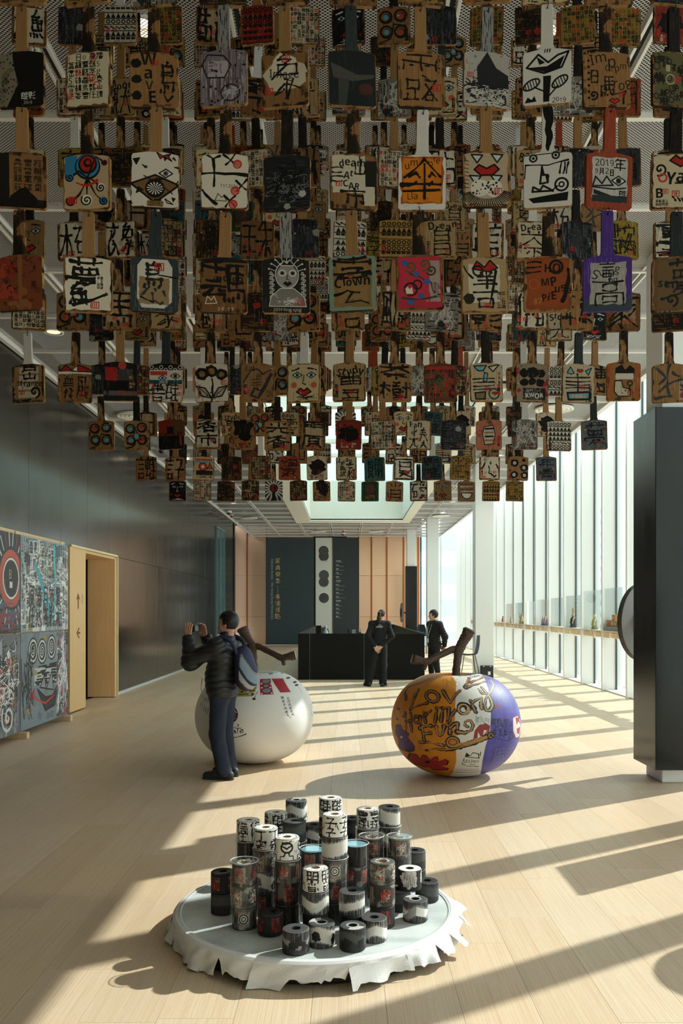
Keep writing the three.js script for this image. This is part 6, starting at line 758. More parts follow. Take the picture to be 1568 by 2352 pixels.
// ================================================================ ROUND PLATFORM WITH PAINTED ROLLS
{
  const KS = 1.0408, CX = -0.153 * KS, CZ = 4.23 * KS, RR = 0.69 * KS, TOP = 0.12, r = rand(64), PV = (x, y, z) => V(x * KS, TOP + (y - TOP) * KS, z * KS);
  const topTex = tex(canvas(1024, 1024, (x, w) => { const q = rand(65); x.fillStyle = '#ccd0cd'; x.fillRect(0, 0, w, w); for (let i = 0; i < 160; i++) { x.fillStyle = ['rgba(214,220,218,.10)', 'rgba(120,128,128,.08)'][i % 2]; blotSoft(x, q() * w, q() * w, 20 + q() * 120, 14 + q() * 80); } for (let i = 0; i < 60; i++) { x.strokeStyle = 'rgba(70,76,78,.25)'; x.lineWidth = 1 + q() * 2; const a = q() * w, b = q() * w; x.beginPath(); x.moveTo(a, b); x.lineTo(a + (q() - 0.5) * 200, b + (q() - 0.5) * 120); x.stroke(); } }));
  const t = thing('round_platform', 'low round white platform edged with torn hanging paper', 'platform', null, V(CX, 0, CZ));
  mesh('base', lathe([[0.001, 0], [RR - 0.1, 0], [RR - 0.03, 0.012], [RR - 0.02, 0.09], [0.001, 0.09]], 72), dark, t);
  const tg = lathe([[0.001, 0.09], [RR, 0.09], [RR + 0.004, 0.105], [RR - 0.002, 0.118], [RR - 0.02, TOP], [0.3, TOP], [0.001, TOP]], 96), p = tg.attributes.position, uv = tg.attributes.uv; for (let i = 0; i < p.count; i++) uv.setXY(i, p.getX(i) / 1.5 + 0.5, p.getZ(i) / 1.5 + 0.5);
  mesh('top', tg, std({ map: topTex, roughness: 0.5 }), t);
  mesh('film_edge', lathe([[RR - 0.035, TOP + 0.003], [RR - 0.028, TOP + 0.006], [RR - 0.02, TOP + 0.003]], 96), plain(0.62, 0.65, 0.64, 0.3), t);
  const paper = std({ color: lin(0.72, 0.72, 0.7), roughness: 0.8, side: THREE.DoubleSide });
  const n = 22;
  for (let i = 0; i < n; i++) {                                                   // torn sheets, each bent over the rim and crumpled
    const a0 = i / n * 6.283 + (r() - 0.5) * 0.1, right = Math.max(0, Math.cos(a0 + 0.1)) ** 3, wd = 0.24 + r() * 0.24, len = 0.07 + r() * 0.035, fl = 0.008 + r() * 0.025 + right * 0.07, ph = r() * 6, U = 16, S = 9, pos = [], id = [], sk = (r() - 0.5) * 0.08, tilt = (r() - 0.5) * 0.9, cr = r() * 6;
    let w0 = r() * 0.5 - 0.25; const torn = Array.from({ length: U + 1 }, (_, u) => { w0 = w0 * 0.9 + (r() - 0.5) * 0.13; if (r() < 0.05) w0 -= 0.25; return Math.max(0.55, 0.95 + w0 + tilt * 0.5 * (u / U - 0.5)); });
    for (let s = 0; s <= S; s++) for (let u = 0; u <= U; u++) {
      const ss = s / S, uu = u / U - 0.5, ang = a0 + uu * wd * (1 - 0.12 * ss * (1 + Math.sin(ph))) + sk * ss; let R, y;
      if (ss < 0.3) { const q = ss / 0.3; R = RR - 0.022 + 0.03 * Math.sin(q * 1.57); y = TOP + 0.006 - 0.02 * (1 - Math.cos(q * 1.57)); }
      else { const q = (ss - 0.3) / 0.7 * torn[u], fold = Math.sin(uu * 5 + ph) * 0.6 + Math.sin(uu * 11 + cr + q * 1.5) * 0.25; R = RR + 0.009 + q * (fl * (0.8 + 0.5 * fold) + 0.012 * fold) + 0.003 * Math.sin(q * 7 + uu * 13 + ph); y = Math.max(0.005, TOP - 0.014 - len * q * (1 - right * 0.35) + 0.006 * q * fold); }
      pos.push(Math.cos(ang) * R, y, -Math.sin(ang) * R);
    }
    for (let s = 0; s < S; s++) for (let u = 0; u < U; u++) { const a = s * (U + 1) + u, b = a + U + 1; id.push(a, b, a + 1, a + 1, b, b + 1); }
    let g = new THREE.BufferGeometry(); g.setAttribute('position', new THREE.Float32BufferAttribute(pos, 3)); g.setAttribute('uv', new THREE.Float32BufferAttribute(new Float32Array(pos.length / 3 * 2), 2)); g.setIndex(id); g = g.toNonIndexed(); g.computeVertexNormals();
    mesh('paper_strip', g, paper, t);
  }
  // ---- atlas of painted roll skins: 16 rows x 2 columns of wraps, a band of tops below
  const SK = {
    ink: (k) => (x, q) => { x.fillStyle = '#dedbd2'; x.fillRect(0, 0, 360, 100); const s = ['信任', '丁安', '山心', '好子', '朋肖', '曹珠', '蛙王', '木花'][k] || '水火'; for (let i = 0; i < 5; i++) { const X = 8 + i * 71; i % 2 ? hanMix(x, X, 8, 46, 40, 6, K, q) : han(x, HAN[s[0]] ? s[0] : '子', X, 6, 56, 50, 8, K, q); i % 2 ? words(x, ['2019', 'Trust', 'Good', 'EON'][q() * 4 | 0], X, 64, 20, K, q, 0.3, 'sans-serif', 'bold ') : han(x, HAN[s[1]] ? s[1] : '王', X + 4, 54, 46, 40, 7, K, q); scrawl(x, X + 50, 20, 16, 70, K, q, 2, 4); } },
    frog: () => (x, q) => { x.fillStyle = '#dedbd2'; x.fillRect(0, 0, 360, 100); for (let i = 0; i < 4; i++) { const X = 46 + i * 90; ring(x, X, 38, 26, 8, K, 22); brush(x, [[X - 24, 34], [X, 44], [X + 24, 30]], 8, K, q); brush(x, [[X - 20, 16], [X - 6, 24], [X + 8, 22], [X + 22, 6]], 7, K, q); brush(x, [[X - 8, 60], [X - 12, 76], [X - 30, 78], [X - 32, 96]], 7, K, q); brush(x, [[X + 8, 60], [X + 12, 76], [X + 30, 76], [X + 32, 96]], 7, K, q); words(x, '19', X + 32, 60, 18, K, q); } },
    wash: (k) => (x, q) => { x.fillStyle = ['#c9c6bd', '#8b8985', '#cfcdc6', '#4a4a49'][k % 4]; x.fillRect(0, 0, 360, 100); const e = 16 + q() * 26, f = 60 + q() * 22; for (let i = 0; i < 1500; i++) { const a = q() * 360, up = q() < 0.5, m = Math.sin(a / 57.3 * (1 + k % 3) + k * 2) * 12; x.strokeStyle = `rgba(${12 + q() * 34},${12 + q() * 33},${12 + q() * 33},${0.2 + q() * 0.35})`; x.lineWidth = 0.8 + q() * 2.2; x.beginPath(); x.moveTo(a, up ? -4 : 104); x.lineTo(a + (q() - 0.5) * 6, up ? e + m + q() * 14 - 10 : f + m - q() * 12 + 8); x.stroke(); } if (k % 3 === 1) for (let i = 0; i < 4; i++) blot(x, q() * 360, 30 + q() * 40, 22, '#161617', q, 16, 0.5); if (k % 3 === 2) for (let i = 0; i < 3; i++) poly(x, [[i * 120 + 10, 20], [i * 120 + 90, 48], [i * 120 + 60, 74], [i * 120 + 6, 60]], '#dddad0'); },
    black: (k) => (x, q) => { x.fillStyle = '#131314'; x.fillRect(0, 0, 360, 100); dry(x, 0, 0, 360, 100, '#2b2b2c', q, 160, 2); if (k) { for (let i = 0; i < 4; i++) { patch(x, 20 + i * 90, 14, 50, 70, k === 1 ? '#1b1712' : '#171718', q); tiny(x, 22 + i * 90, 16, 46, 66, 11, k === 1 ? '#8d7d5c' : '#a8342b', q, 0.5); } } },
    print: (k) => (x, q) => { x.fillStyle = ['#6a675f', '#3b3933', '#54524c'][k % 3]; x.fillRect(0, 0, 360, 100); dry(x, 0, 0, 360, 100, 'rgba(28,26,22,.5)', q, 500, 1.8); for (let i = 0; i < 9; i++) blot(x, q() * 360, q() * 100, 8 + q() * 16, 'rgba(190,186,172,.55)', q, 22, 0.7); for (let i = 0; i < 9; i++) blot(x, q() * 360, q() * 100, 10 + q() * 18, 'rgba(22,21,19,.6)', q, 22, 0.6); for (let i = 0; i < 4; i++) { const X = 12 + i * 90; patch(x, X, 16, 56, 66, ['#8b867a', '#2a2723'][(i + k) % 2], q); tiny(x, X + 3, 18, 50, 60, 10, ['#1a1815', '#c2bba8'][(i + k) % 2], q, 0.4); scrawl(x, X, 18, 56, 60, k % 2 ? '#b23a2c' : '#d6d0c0', q, 14, 2); if (k === 2) { disc(x, X + 26, 46, 26, '#cdc8ba'); ring(x, X + 26, 46, 20, 6, '#1a1815'); ring(x, X + 26, 46, 9, 4, '#1a1815'); } } },
    half: () => (x, q) => { x.fillStyle = '#161617'; x.fillRect(0, 0, 360, 100); for (const X of [20, 150, 270]) { blot(x, X + 22, 40, 46, '#cfccc4', q, 26, 0.4); dry(x, X - 20, 0, 90, 100, 'rgba(24,24,24,.55)', q, 150, 1.4); } },
  };
  const skins = [...[0, 1, 2, 3, 4, 5, 6, 7].map(SK.ink), SK.frog(), ...[0, 1, 2, 3, 4, 5, 6, 7, 8].map(SK.wash), ...[0, 1, 2].map(SK.black), ...[0, 1, 2].map(SK.print), SK.half()];
  const tops = [(x, q) => { x.fillStyle = '#e2dfd6'; x.fillRect(0, 0, 100, 100); for (let i = 0; i < 26; i++) { const a = i / 26 * 6.283, R = 30 + q() * 14; brush(x, [[50 + Math.cos(a) * R, 50 + Math.sin(a) * R], [50 + Math.cos(a + 0.14) * (R + 4), 50 + Math.sin(a + 0.14) * (R + 4)]], 4, K, q); } }, (x, q) => { x.fillStyle = '#3a3a3b'; x.fillRect(0, 0, 100, 100); for (let i = 0; i < 14; i++) ring(x, 50, 50, 14 + i * 2.7, 0.9, i % 2 ? '#525253' : '#242425'); }, (x, q) => { x.fillStyle = '#343435'; x.fillRect(0, 0, 100, 100); for (let i = 0; i < 12; i++) ring(x, 50, 50, 16 + i * 3, 0.9, '#4a4a4b'); poly(x, [[0, 60], [50, 52], [60, 100], [0, 100]], '#b6b4ae'); ring(x, 50, 50, 20, 7, '#9d9c98'); }, (x) => { x.fillStyle = '#dcdad2'; x.fillRect(0, 0, 100, 100); }, (x) => { x.fillStyle = '#111112'; x.fillRect(0, 0, 100, 100); }, (x, q) => { x.fillStyle = '#5a5954'; x.fillRect(0, 0, 100, 100); ring(x, 50, 50, 24, 10, '#c9c2ae'); scrawl(x, 0, 0, 100, 100, '#2a2926', q, 20, 3); }];
  const skinTex = tex(canvas(2048, 2048, (x) => { x.fillStyle = '#222'; x.fillRect(0, 0, 2048, 2048); const clip = (a, b, w, h, k, fn, s) => { x.save(); x.beginPath(); x.rect(a, b, w, h); x.clip(); x.translate(a, b); x.scale(w / k, h / 100); fn(x, rand(s)); x.restore(); }; skins.forEach((f, i) => clip((i % 3) * 680, Math.floor(i / 3) * 192, 672, 187, 360, f, 300 + i)); tops.forEach((f, i) => clip(i * 262, 1780, 256, 256, 100, f, 400 + i)); }));
  const skinMat = std({ map: skinTex, roughness: 0.75, bumpMap: skinTex, bumpScale: 0.0006 }), coreMat = plain(0.42, 0.27, 0.15, 0.8), darkCore = plain(0.02, 0.02, 0.02, 0.9);
  const cache = new Map();
  function rollGeo(skin, top, rad) {
    const key = skin + '/' + top + '/' + rad; if (cache.has(key)) return cache.get(key);
    const prof = [[0.021, 0.098], [0.021, 0.0995], [rad * 0.75, 0.1002], [rad - 0.004, 0.0995], [rad - 0.001, 0.0975], [rad, 0.094], [rad * 1.004, 0.05], [rad, 0.005], [rad - 0.003, 0.001], [rad - 0.01, 0], [0.021, 0]], seg = 40, pos = [], uv = [], id = [], q = rand(skin * 7 + top);
    const U0 = (skin % 3) * 680 + 3, V0 = Math.floor(skin / 3) * 192 + 3, T0 = top * 262 + 4;
    prof.forEach(([R, y], i) => { for (let j = 0; j <= seg; j++) { const a = j / seg * 6.28319, w = i > 2 ? 1 + 0.008 * Math.sin(a * 2 + skin) + 0.005 * Math.sin(a * 5 + top + y * 40) : 1; pos.push(Math.sin(a) * R * w, y, Math.cos(a) * R * w); if (i <= 3) uv.push((T0 + 124 + Math.sin(a) * R / rad * 124) / 2048, 1 - (1784 + 124 + Math.cos(a) * R / rad * 124) / 2048); else uv.push((U0 + j / seg * 666) / 2048, 1 - (V0 + (1 - Math.max(0, Math.min(1, y / 0.0995))) * 181) / 2048); } });
    for (let i = 0; i + 1 < prof.length; i++) for (let j = 0; j < seg; j++) { const a = i * (seg + 1) + j, b = a + seg + 1; id.push(a, b, a + 1, a + 1, b, b + 1); }
    const g = new THREE.BufferGeometry(); g.setAttribute('position', new THREE.Float32BufferAttribute(pos, 3)); g.setAttribute('uv', new THREE.Float32BufferAttribute(uv, 2)); g.setIndex(id);
    g.computeVertexNormals(); cache.set(key, g); return g;
  }
  const coreG = new THREE.CylinderGeometry(0.0212, 0.0212, 0.097, 20, 1, true).translate(0, 0.0495, 0); coreMat.side = darkCore.side = THREE.DoubleSide;
  function roll(x, z, y, skin, top, label, o = {}) {
    const t = thing('paper_roll', label, 'paper roll', o.group, PV(x, y, z), o.turn ?? r() * 6.28); t.scale.setScalar(KS);
    mesh('paper', rollGeo(skin, top, o.rad || 0.0585), skinMat, t); mesh('core', coreG, top === 0 || top === 5 ? coreMat : darkCore, t); return t;
  }
  const tubeMat = new THREE.MeshPhysicalMaterial({ color: lin(0.96, 0.97, 0.97), transmission: 1, roughness: 0.03, thickness: 0, ior: 1.45 }), rimMat = plain(0.55, 0.58, 0.58, 0.25), tealMat = plain(0.2, 0.44, 0.5, 0.4);
  const TR = 0.0645, tubeG = new THREE.CylinderGeometry(TR, TR, 0.31, 48, 1, true).translate(0, 0.155, 0), lidG = new THREE.CircleGeometry(TR, 48).rotateX(-Math.PI / 2).translate(0, 0.309, 0), rimG = merge([new THREE.TorusGeometry(TR, 0.0018, 8, 48).rotateX(Math.PI / 2).translate(0, 0.31, 0), new THREE.TorusGeometry(TR, 0.0018, 8, 48).rotateX(Math.PI / 2).translate(0, 0.002, 0)]), tealG = lathe([[0.001, 0.3035], [0.058, 0.3035], [0.058, 0.303]], 32);
  function clearTube(x, z, where, cols, teal) {
    const t = thing('clear_tube', 'clear plastic tube holding three painted rolls, ' + where, 'tube', 'clear tubes of stacked rolls', PV(x, TOP + 0.001, z)); t.scale.setScalar(KS);
    mesh('wall', tubeG, tubeMat, t); mesh('lid', lidG, tubeMat, t); mesh('rim', rimG, rimMat, t); if (teal) mesh('teal_disc', tealG, tealMat, t);
    cols.forEach((s, i) => roll(x, z, TOP + 0.003 + i * 0.1, s, i === 2 ? 5 : 1, `${['bottom', 'middle', 'top'][i]} roll inside the clear tube, ${where}`, { group: 'rolls inside clear tubes', rad: 0.056 }));
  }
  const W = (k) => 9 + k, BK = (k) => 18 + k, PR = (k) => 21 + k, HALF = 24, Y2 = TOP + 0.312;
  clearTube(-0.473, 3.937, 'nearest on the left', [PR(2), PR(0), PR(1)]); clearTube(-0.394, 4.15, 'under the roll lettered for peace', [BK(1), W(4), PR(0)]); clearTube(-0.278, 3.975, 'under the frog roll', [BK(0), BK(2), PR(1)]); clearTube(-0.496, 4.297, 'far left under the trust roll', [BK(0), W(3), BK(0)]);
  clearTube(-0.162, 4.146, 'left one with a teal lid', [BK(1), BK(2), PR(1)], true); clearTube(-0.055, 4.0, 'in the middle under the tall white stack', [BK(0), BK(2), PR(2)]); clearTube(0.048, 4.236, 'right one with a teal lid', [BK(0), PR(1), BK(0)], true); clearTube(0.13, 4.377, 'right of centre with a patterned lid', [BK(0), BK(0), BK(1)]);
  clearTube(0.273, 4.37, 'farthest right with a pale top', [BK(0), W(3), PR(0)]); clearTube(0.114, 4.543, 'at the back under the pearl roll', [BK(0), W(2), W(0)]); clearTube(0.232, 4.59, 'at the back under the dark topped roll', [BK(0), BK(0), W(2)]); clearTube(-0.081, 4.353, 'behind the tall middle stack', [BK(0), W(3), BK(1)]);
  clearTube(-0.28, 4.75, 'rearmost on the left', [BK(0), BK(0), W(3)]); clearTube(-0.263, 4.282, 'behind the frog roll', [BK(0), W(3), W(1)]); clearTube(-0.37, 4.46, 'back left under a lettered roll', [W(3), BK(0), W(0)]);
  roll(-0.496, 4.297, Y2, 0, 0, 'white roll lettered trust in black, far left on its tube', { turn: 0.2 }); roll(-0.394, 4.15, Y2, 1, 0, 'white lettered roll right of the trust roll', { turn: 0.3 }); roll(-0.278, 3.975, Y2, 8, 0, 'white roll painted with a black grinning frog', { turn: -0.72 }); roll(-0.37, 4.46, Y2, 6, 0, 'white lettered roll half hidden behind a dark grey one', { turn: 1 }); 
  roll(-0.263, 4.282, Y2, W(3), 1, 'dark grey washed roll left of the tall middle stack'); roll(-0.28, 4.75, Y2, W(2), 2, 'grey and white roll rearmost at the left'); roll(0.114, 4.543, Y2, 5, 0, 'white roll with pearl character at the back right', { turn: 0.1 }); roll(0.232, 4.59, Y2, W(0), 4, 'black topped white roll at the back right'); roll(-0.055, 4.0, Y2, W(0), 1, 'plain grey roll under the white one of the middle stack', { rad: 0.062 }); roll(-0.055, 4.0, Y2 + 0.1005, 3, 0, 'white roll lettered good, top of the tall middle stack', { turn: 0.35 });
  roll(-0.081, 4.353, Y2, BK(1), 1, 'dark roll under the highest white roll'); roll(-0.081, 4.353, Y2 + 0.1005, 6, 0, 'white roll lettered frog, highest at the back', { turn: 0.1 });
  const S = (x, z, list) => list.forEach(([sk, tp, lab, o], i) => roll(x + (o?.dx || 0), z, TOP + 0.001 + i * 0.1005, sk, tp, lab, o));
  S(-0.6, 4.134, [[W(3), 1, 'grey washed roll at the bottom of the far left pair'], [BK(1), 4, 'black printed roll on top of the far left pair']]);
  S(-0.344, 3.867, [[BK(2), 4, 'black roll with a red stamp in front of the frog tube']]); S(-0.2176, 3.662, [[W(1), 1, 'front roll, white band between black ends, leftmost of the front four']]); S(-0.109, 3.734, [[W(4), 2, 'front roll with a black spill and pale swirl on top']]); S(0.028, 3.697, [[W(7), 2, 'front roll with brownish grey wash, third of four']]); S(0.124, 3.795, [[W(2), 1, 'front roll with clean white middle, rightmost of the front four']]);
  S(0.328, 4.035, [[W(5), 2, 'grey topped roll alone at the right edge']]); S(0.257, 4.183, [[W(3), 1, 'grey roll beneath the white topped one at right'], [HALF, 3, 'white topped black roll at the right', { dx: 0.055 }]]); S(0.409, 4.309, [[W(3), 4, 'dark roll farthest right on the platform']]); S(0.362, 4.5, [[BK(0), 1, 'lower black roll behind the right tube'], [W(3), 4, 'upper dark roll behind the right tube']]);
  S(0.168, 3.961, [[BK(2), 4, 'black bottom roll of the right printed stack'], [PR(1), 1, 'middle red printed roll of the right stack'], [PR(0), 5, 'top printed roll of the right stack with pale core']]); S(-0.14, 3.86, [[BK(0), 4, 'black bottom roll under the crossed out white pair'], [W(2), 1, 'grey and white torn roll in the centre front stack', { rad: 0.062 }], [4, 0, 'white lettered roll on top of the centre front stack', { turn: 0.4 }]]);
  S(0.026, 3.85, [[BK(0), 4, 'black roll under the fringed grey one'], [W(6), 1, 'fringed grey roll right of the centre front stack']]);
  S(-0.18, 4.637, [[BK(0), 1, 'lowest dark roll of the back middle stack'], [W(3), 1, 'grey roll of the back middle stack'], [W(8), 4, 'dark topped roll of the back middle stack']]); S(0.03, 4.795, [[BK(0), 1, 'lowest roll of the rearmost stack'], [W(3), 1, 'middle grey roll of the rearmost stack'], [W(3), 1, 'dark top roll of the rearmost stack']]);
}
// ================================================================ PEOPLE: distance fields of jointed figures, meshed as surface nets
const v3 = (x, y, z) => [x, y, z];
function cap(a, b, ra, rb = ra) { const bx = b[0] - a[0], by = b[1] - a[1], bz = b[2] - a[2], q = bx * bx + by * by + bz * bz || 1e-9; return (x, y, z) => { const px = x - a[0], py = y - a[1], pz = z - a[2]; let t = (px * bx + py * by + pz * bz) / q; t = t < 0 ? 0 : t > 1 ? 1 : t; const dx = px - bx * t, dy = py - by * t, dz = pz - bz * t; return Math.sqrt(dx * dx + dy * dy + dz * dz) - ra - (rb - ra) * t; }; }
function ell(c, r) { return (x, y, z) => { const a = (x - c[0]) / r[0], b = (y - c[1]) / r[1], d = (z - c[2]) / r[2], k0 = Math.sqrt(a * a + b * b + d * d), e = a / r[0], f = b / r[1], g = d / r[2], k1 = Math.sqrt(e * e + f * f + g * g); return k1 < 1e-9 ? -Math.min(...r) : k0 * (k0 - 1) / k1; }; }
const smin = (a, b, k) => { const h = Math.max(k - Math.abs(a - b), 0) / k; return Math.min(a, b) - h * h * k * 0.25; };
const join = (list, k = 0.03) => (x, y, z) => { let d = 1e9; for (const f of list) d = smin(d, f(x, y, z), k); return d; };
const less = (f, g, k = 0.004) => (x, y, z) => -smin(-f(x, y, z), g(x, y, z), k);
function local(f, c, yaw, pitch = 0, roll = 0) { const m = new THREE.Matrix4().makeRotationFromEuler(new THREE.Euler(pitch, yaw, roll, 'YXZ')).invert().elements; return (x, y, z) => { x -= c[0]; y -= c[1]; z -= c[2]; return f(m[0] * x + m[4] * y + m[8] * z, m[1] * x + m[5] * y + m[9] * z, m[2] * x + m[6] * y + m[10] * z); }; }
function nets(f, lo, hi, h, colour) {                                             // naive surface nets
  const nx = Math.ceil((hi[0] - lo[0]) / h) + 1, ny = Math.ceil((hi[1] - lo[1]) / h) + 1, nz = Math.ceil((hi[2] - lo[2]) / h) + 1, F = new Float32Array(nx * ny * nz), I = (i, j, k) => i + nx * (j + ny * k);
  for (let K0 = 0; K0 < nz; K0 += 4) for (let J0 = 0; J0 < ny; J0 += 4) for (let I0 = 0; I0 < nx; I0 += 4) {               // blocks of 4: the far ones need one sample
    const c = f(lo[0] + (I0 + 1.5) * h, lo[1] + (J0 + 1.5) * h, lo[2] + (K0 + 1.5) * h), far = Math.abs(c) > 4.5 * h + 0.02;
    for (let k = K0; k < Math.min(nz, K0 + 4); k++) for (let j = J0; j < Math.min(ny, J0 + 4); j++) for (let i = I0; i < Math.min(nx, I0 + 4); i++) F[I(i, j, k)] = far ? c : f(lo[0] + i * h, lo[1] + j * h, lo[2] + k * h);
  }
  const id = new Int32Array(nx * ny * nz).fill(-1), pos = [], idx = [];
  const E = [[0, 1], [2, 3], [4, 5], [6, 7], [0, 2], [1, 3], [4, 6], [5, 7], [0, 4], [1, 5], [2, 6], [3, 7]];
  for (let k = 0; k < nz - 1; k++) for (let j = 0; j < ny - 1; j++) for (let i = 0; i < nx - 1; i++) {
    const c = []; let m = 0; for (let q = 0; q < 8; q++) { const v = F[I(i + (q & 1), j + ((q >> 1) & 1), k + (q >> 2))]; c.push(v); if (v < 0) m++; }
    if (!m || m === 8) continue; let n = 0, sx = 0, sy = 0, sz = 0;
    for (const [a, b] of E) if ((c[a] < 0) !== (c[b] < 0)) { const t = c[a] / (c[a] - c[b]); sx += (a & 1) + ((b & 1) - (a & 1)) * t; sy += ((a >> 1) & 1) + (((b >> 1) & 1) - ((a >> 1) & 1)) * t; sz += (a >> 2) + ((b >> 2) - (a >> 2)) * t; n++; }
    id[I(i, j, k)] = pos.length / 3; pos.push(lo[0] + (i + sx / n) * h, lo[1] + (j + sy / n) * h, lo[2] + (k + sz / n) * h);
  }
  const quad = (a, b, c, d, flip) => { if (a < 0 || b < 0 || c < 0 || d < 0) return; flip ? idx.push(a, c, b, a, d, c) : idx.push(a, b, c, a, c, d); };
  for (let k = 1; k < nz - 1; k++) for (let j = 1; j < ny - 1; j++) for (let i = 1; i < nx - 1; i++) {
    const s = F[I(i, j, k)] < 0;
    if (s !== F[I(i + 1, j, k)] < 0) quad(id[I(i, j - 1, k - 1)], id[I(i, j, k - 1)], id[I(i, j, k)], id[I(i, j - 1, k)], !s);
    if (s !== F[I(i, j + 1, k)] < 0) quad(id[I(i - 1, j, k - 1)], id[I(i - 1, j, k)], id[I(i, j, k)], id[I(i, j, k - 1)], !s);
    if (s !== F[I(i, j, k + 1)] < 0) quad(id[I(i - 1, j - 1, k)], id[I(i, j - 1, k)], id[I(i, j, k)], id[I(i - 1, j, k)], !s);
  }
  const g = new THREE.BufferGeometry(); g.setAttribute('position', new THREE.Float32BufferAttribute(pos, 3)); g.setIndex(idx); g.computeVertexNormals(); g.setAttribute('uv', new THREE.Float32BufferAttribute(new Float32Array(pos.length / 3 * 2), 2));
  if (colour) { const c = new Float32Array(pos.length); for (let i = 0; i < pos.length; i += 3) c.set(colour(pos[i], pos[i + 1], pos[i + 2]), i); g.setAttribute('color', new THREE.BufferAttribute(c, 3)); }
  return g;
}
const joinGeo = (list) => mergeGeometries(list);
const add = (a, b, s = 1) => a.map((q, i) => q + b[i] * s), unit = (a) => { const l = Math.hypot(...a); return a.map((q) => q / l); }, cross = (a, b) => [a[1] * b[2] - a[2] * b[1], a[2] * b[0] - a[0] * b[2], a[0] * b[1] - a[1] * b[0]];
function hand(w, dir, palm, thumb, curl, k = 1, spread = 0.12) {                  // wrist, direction of the fingers, way the palm faces, side of the thumb (+1 or -1)
  const d = unit(dir), n0 = unit(palm), s = unit(cross(d, n0)).map((q) => q * thumb), n = unit(cross(s, d)).map((q) => q * thumb), L = [], at = (a, b, c) => add(add(add(w, d, a * k), s, b * k), n, c * k);
  for (let i = 0; i < 4; i++) L.push(cap(at(0.005, 0.018 - i * 0.012, 0), at(0.088 - i * 0.004, 0.03 - i * 0.02, 0.002), 0.015 * k, 0.0115 * k));
  const len = [0.07, 0.078, 0.073, 0.057];
  for (let i = 0; i < 4; i++) { let p = at(0.088 - i * 0.004, 0.03 - i * 0.02, 0.002), a = curl[i] * 0.5, sp = (1.5 - i) * spread; for (let j = 0; j < 3; j++) { const l = len[i] * [0.45, 0.32, 0.23][j] * k, q = add(add(add(p, d, Math.cos(a) * l), n, Math.sin(a) * l), s, Math.sin(sp) * l * Math.cos(a)); L.push(cap(p, q, [0.0095, 0.0088, 0.008][j] * k, [0.0088, 0.008, 0.007][j] * k)); p = q; a += curl[i] * 0.75; } }
  const t0 = at(0.022, 0.022, 0.004), t1 = at(0.055, 0.046, 0.016), t2 = at(0.082, 0.05, 0.024 + curl[4] * 0.01), t3 = at(0.104, 0.046 - curl[4] * 0.012, 0.03 + curl[4] * 0.014);
  L.push(cap(t0, t1, 0.015 * k, 0.0115 * k), cap(t1, t2, 0.0105 * k, 0.0095 * k), cap(t2, t3, 0.0095 * k, 0.0078 * k));
  return join(L, 0.007 * k);
}
function headField(k = 1) {
  const f = join([ell([0, 0.032, -0.008], [0.076, 0.098, 0.095]), ell([0, -0.03, 0.03], [0.06, 0.075, 0.06]), ell([0, -0.082, 0.05], [0.03, 0.026, 0.032]), ell([0.035, -0.02, 0.055], [0.028, 0.026, 0.026]), ell([-0.035, -0.02, 0.055], [0.028, 0.026, 0.026]), ell([0, 0.042, 0.07], [0.05, 0.018, 0.02])], 0.03);
  const nose = join([cap([0, 0.022, 0.086], [0, -0.018, 0.108], 0.008, 0.0115), ell([0.01, -0.022, 0.098], [0.009, 0.008, 0.01]), ell([-0.01, -0.022, 0.098], [0.009, 0.008, 0.01])], 0.008);
  const sock = (s) => ell([s * 0.031, 0.017, 0.096], [0.018, 0.011, 0.016]), lid = (s) => ell([s * 0.031, 0.015, 0.079], [0.013, 0.0075, 0.011]);
  const lip = join([ell([0, -0.05, 0.089], [0.021, 0.005, 0.009]), ell([0, -0.059, 0.087], [0.018, 0.006, 0.009])], 0.004);
  const ear = (s) => less(join([ell([s * 0.079, 0.0, -0.006], [0.009, 0.031, 0.019]), ell([s * 0.076, -0.024, 0.0], [0.008, 0.012, 0.01])], 0.008), ell([s * 0.089, 0.003, -0.002], [0.007, 0.018, 0.01]), 0.003);
  const base = (x, y, z) => { let d = smin(f(x, y, z), nose(x, y, z), 0.012); for (const s of [1, -1]) { d = -smin(-d, sock(s)(x, y, z), 0.012); d = smin(d, lid(s)(x, y, z), 0.004); d = smin(d, ear(s)(x, y, z), 0.006); } return smin(d, lip(x, y, z), 0.005); };
  return (x, y, z) => base(x / k, y / k, z / k) * k;
}
const SKIN = [0.56, 0.3, 0.19];
function faceColour(q, brow) {                                                   // brows, eyes and lips in the head's own frame
  const [x, y, z] = q, ax = Math.abs(x);
  if (z > 0.05 && ax > 0.014 && ax < 0.05 && Math.abs(y - 0.036 - (ax - 0.03) * 0.1) < 0.0055) return brow;
  if (z > 0.06 && Math.abs(ax - 0.031) < 0.013 && Math.abs(y - 0.0145) < 0.005) return Math.abs(ax - 0.031) < 0.006 ? [0.02, 0.012, 0.01] : [0.5, 0.45, 0.42];
  if (z > 0.07 && ax < 0.022 && Math.abs(y + 0.054) < 0.009) return [0.42, 0.15, 0.12];
  if (ax > 0.072) return [0.55, 0.24, 0.16];
  return SKIN;
}
function toLocal(c, yaw, pitch, roll, k) { const m = new THREE.Matrix4().makeRotationFromEuler(new THREE.Euler(pitch, yaw, roll, 'YXZ')).invert(), v = new THREE.Vector3(); return (x, y, z) => { v.set(x - c[0], y - c[1], z - c[2]).applyMatrix4(m).divideScalar(k); return [v.x, v.y, v.z]; }; }
const skinMat2 = std({ vertexColors: true, roughness: 0.55 });
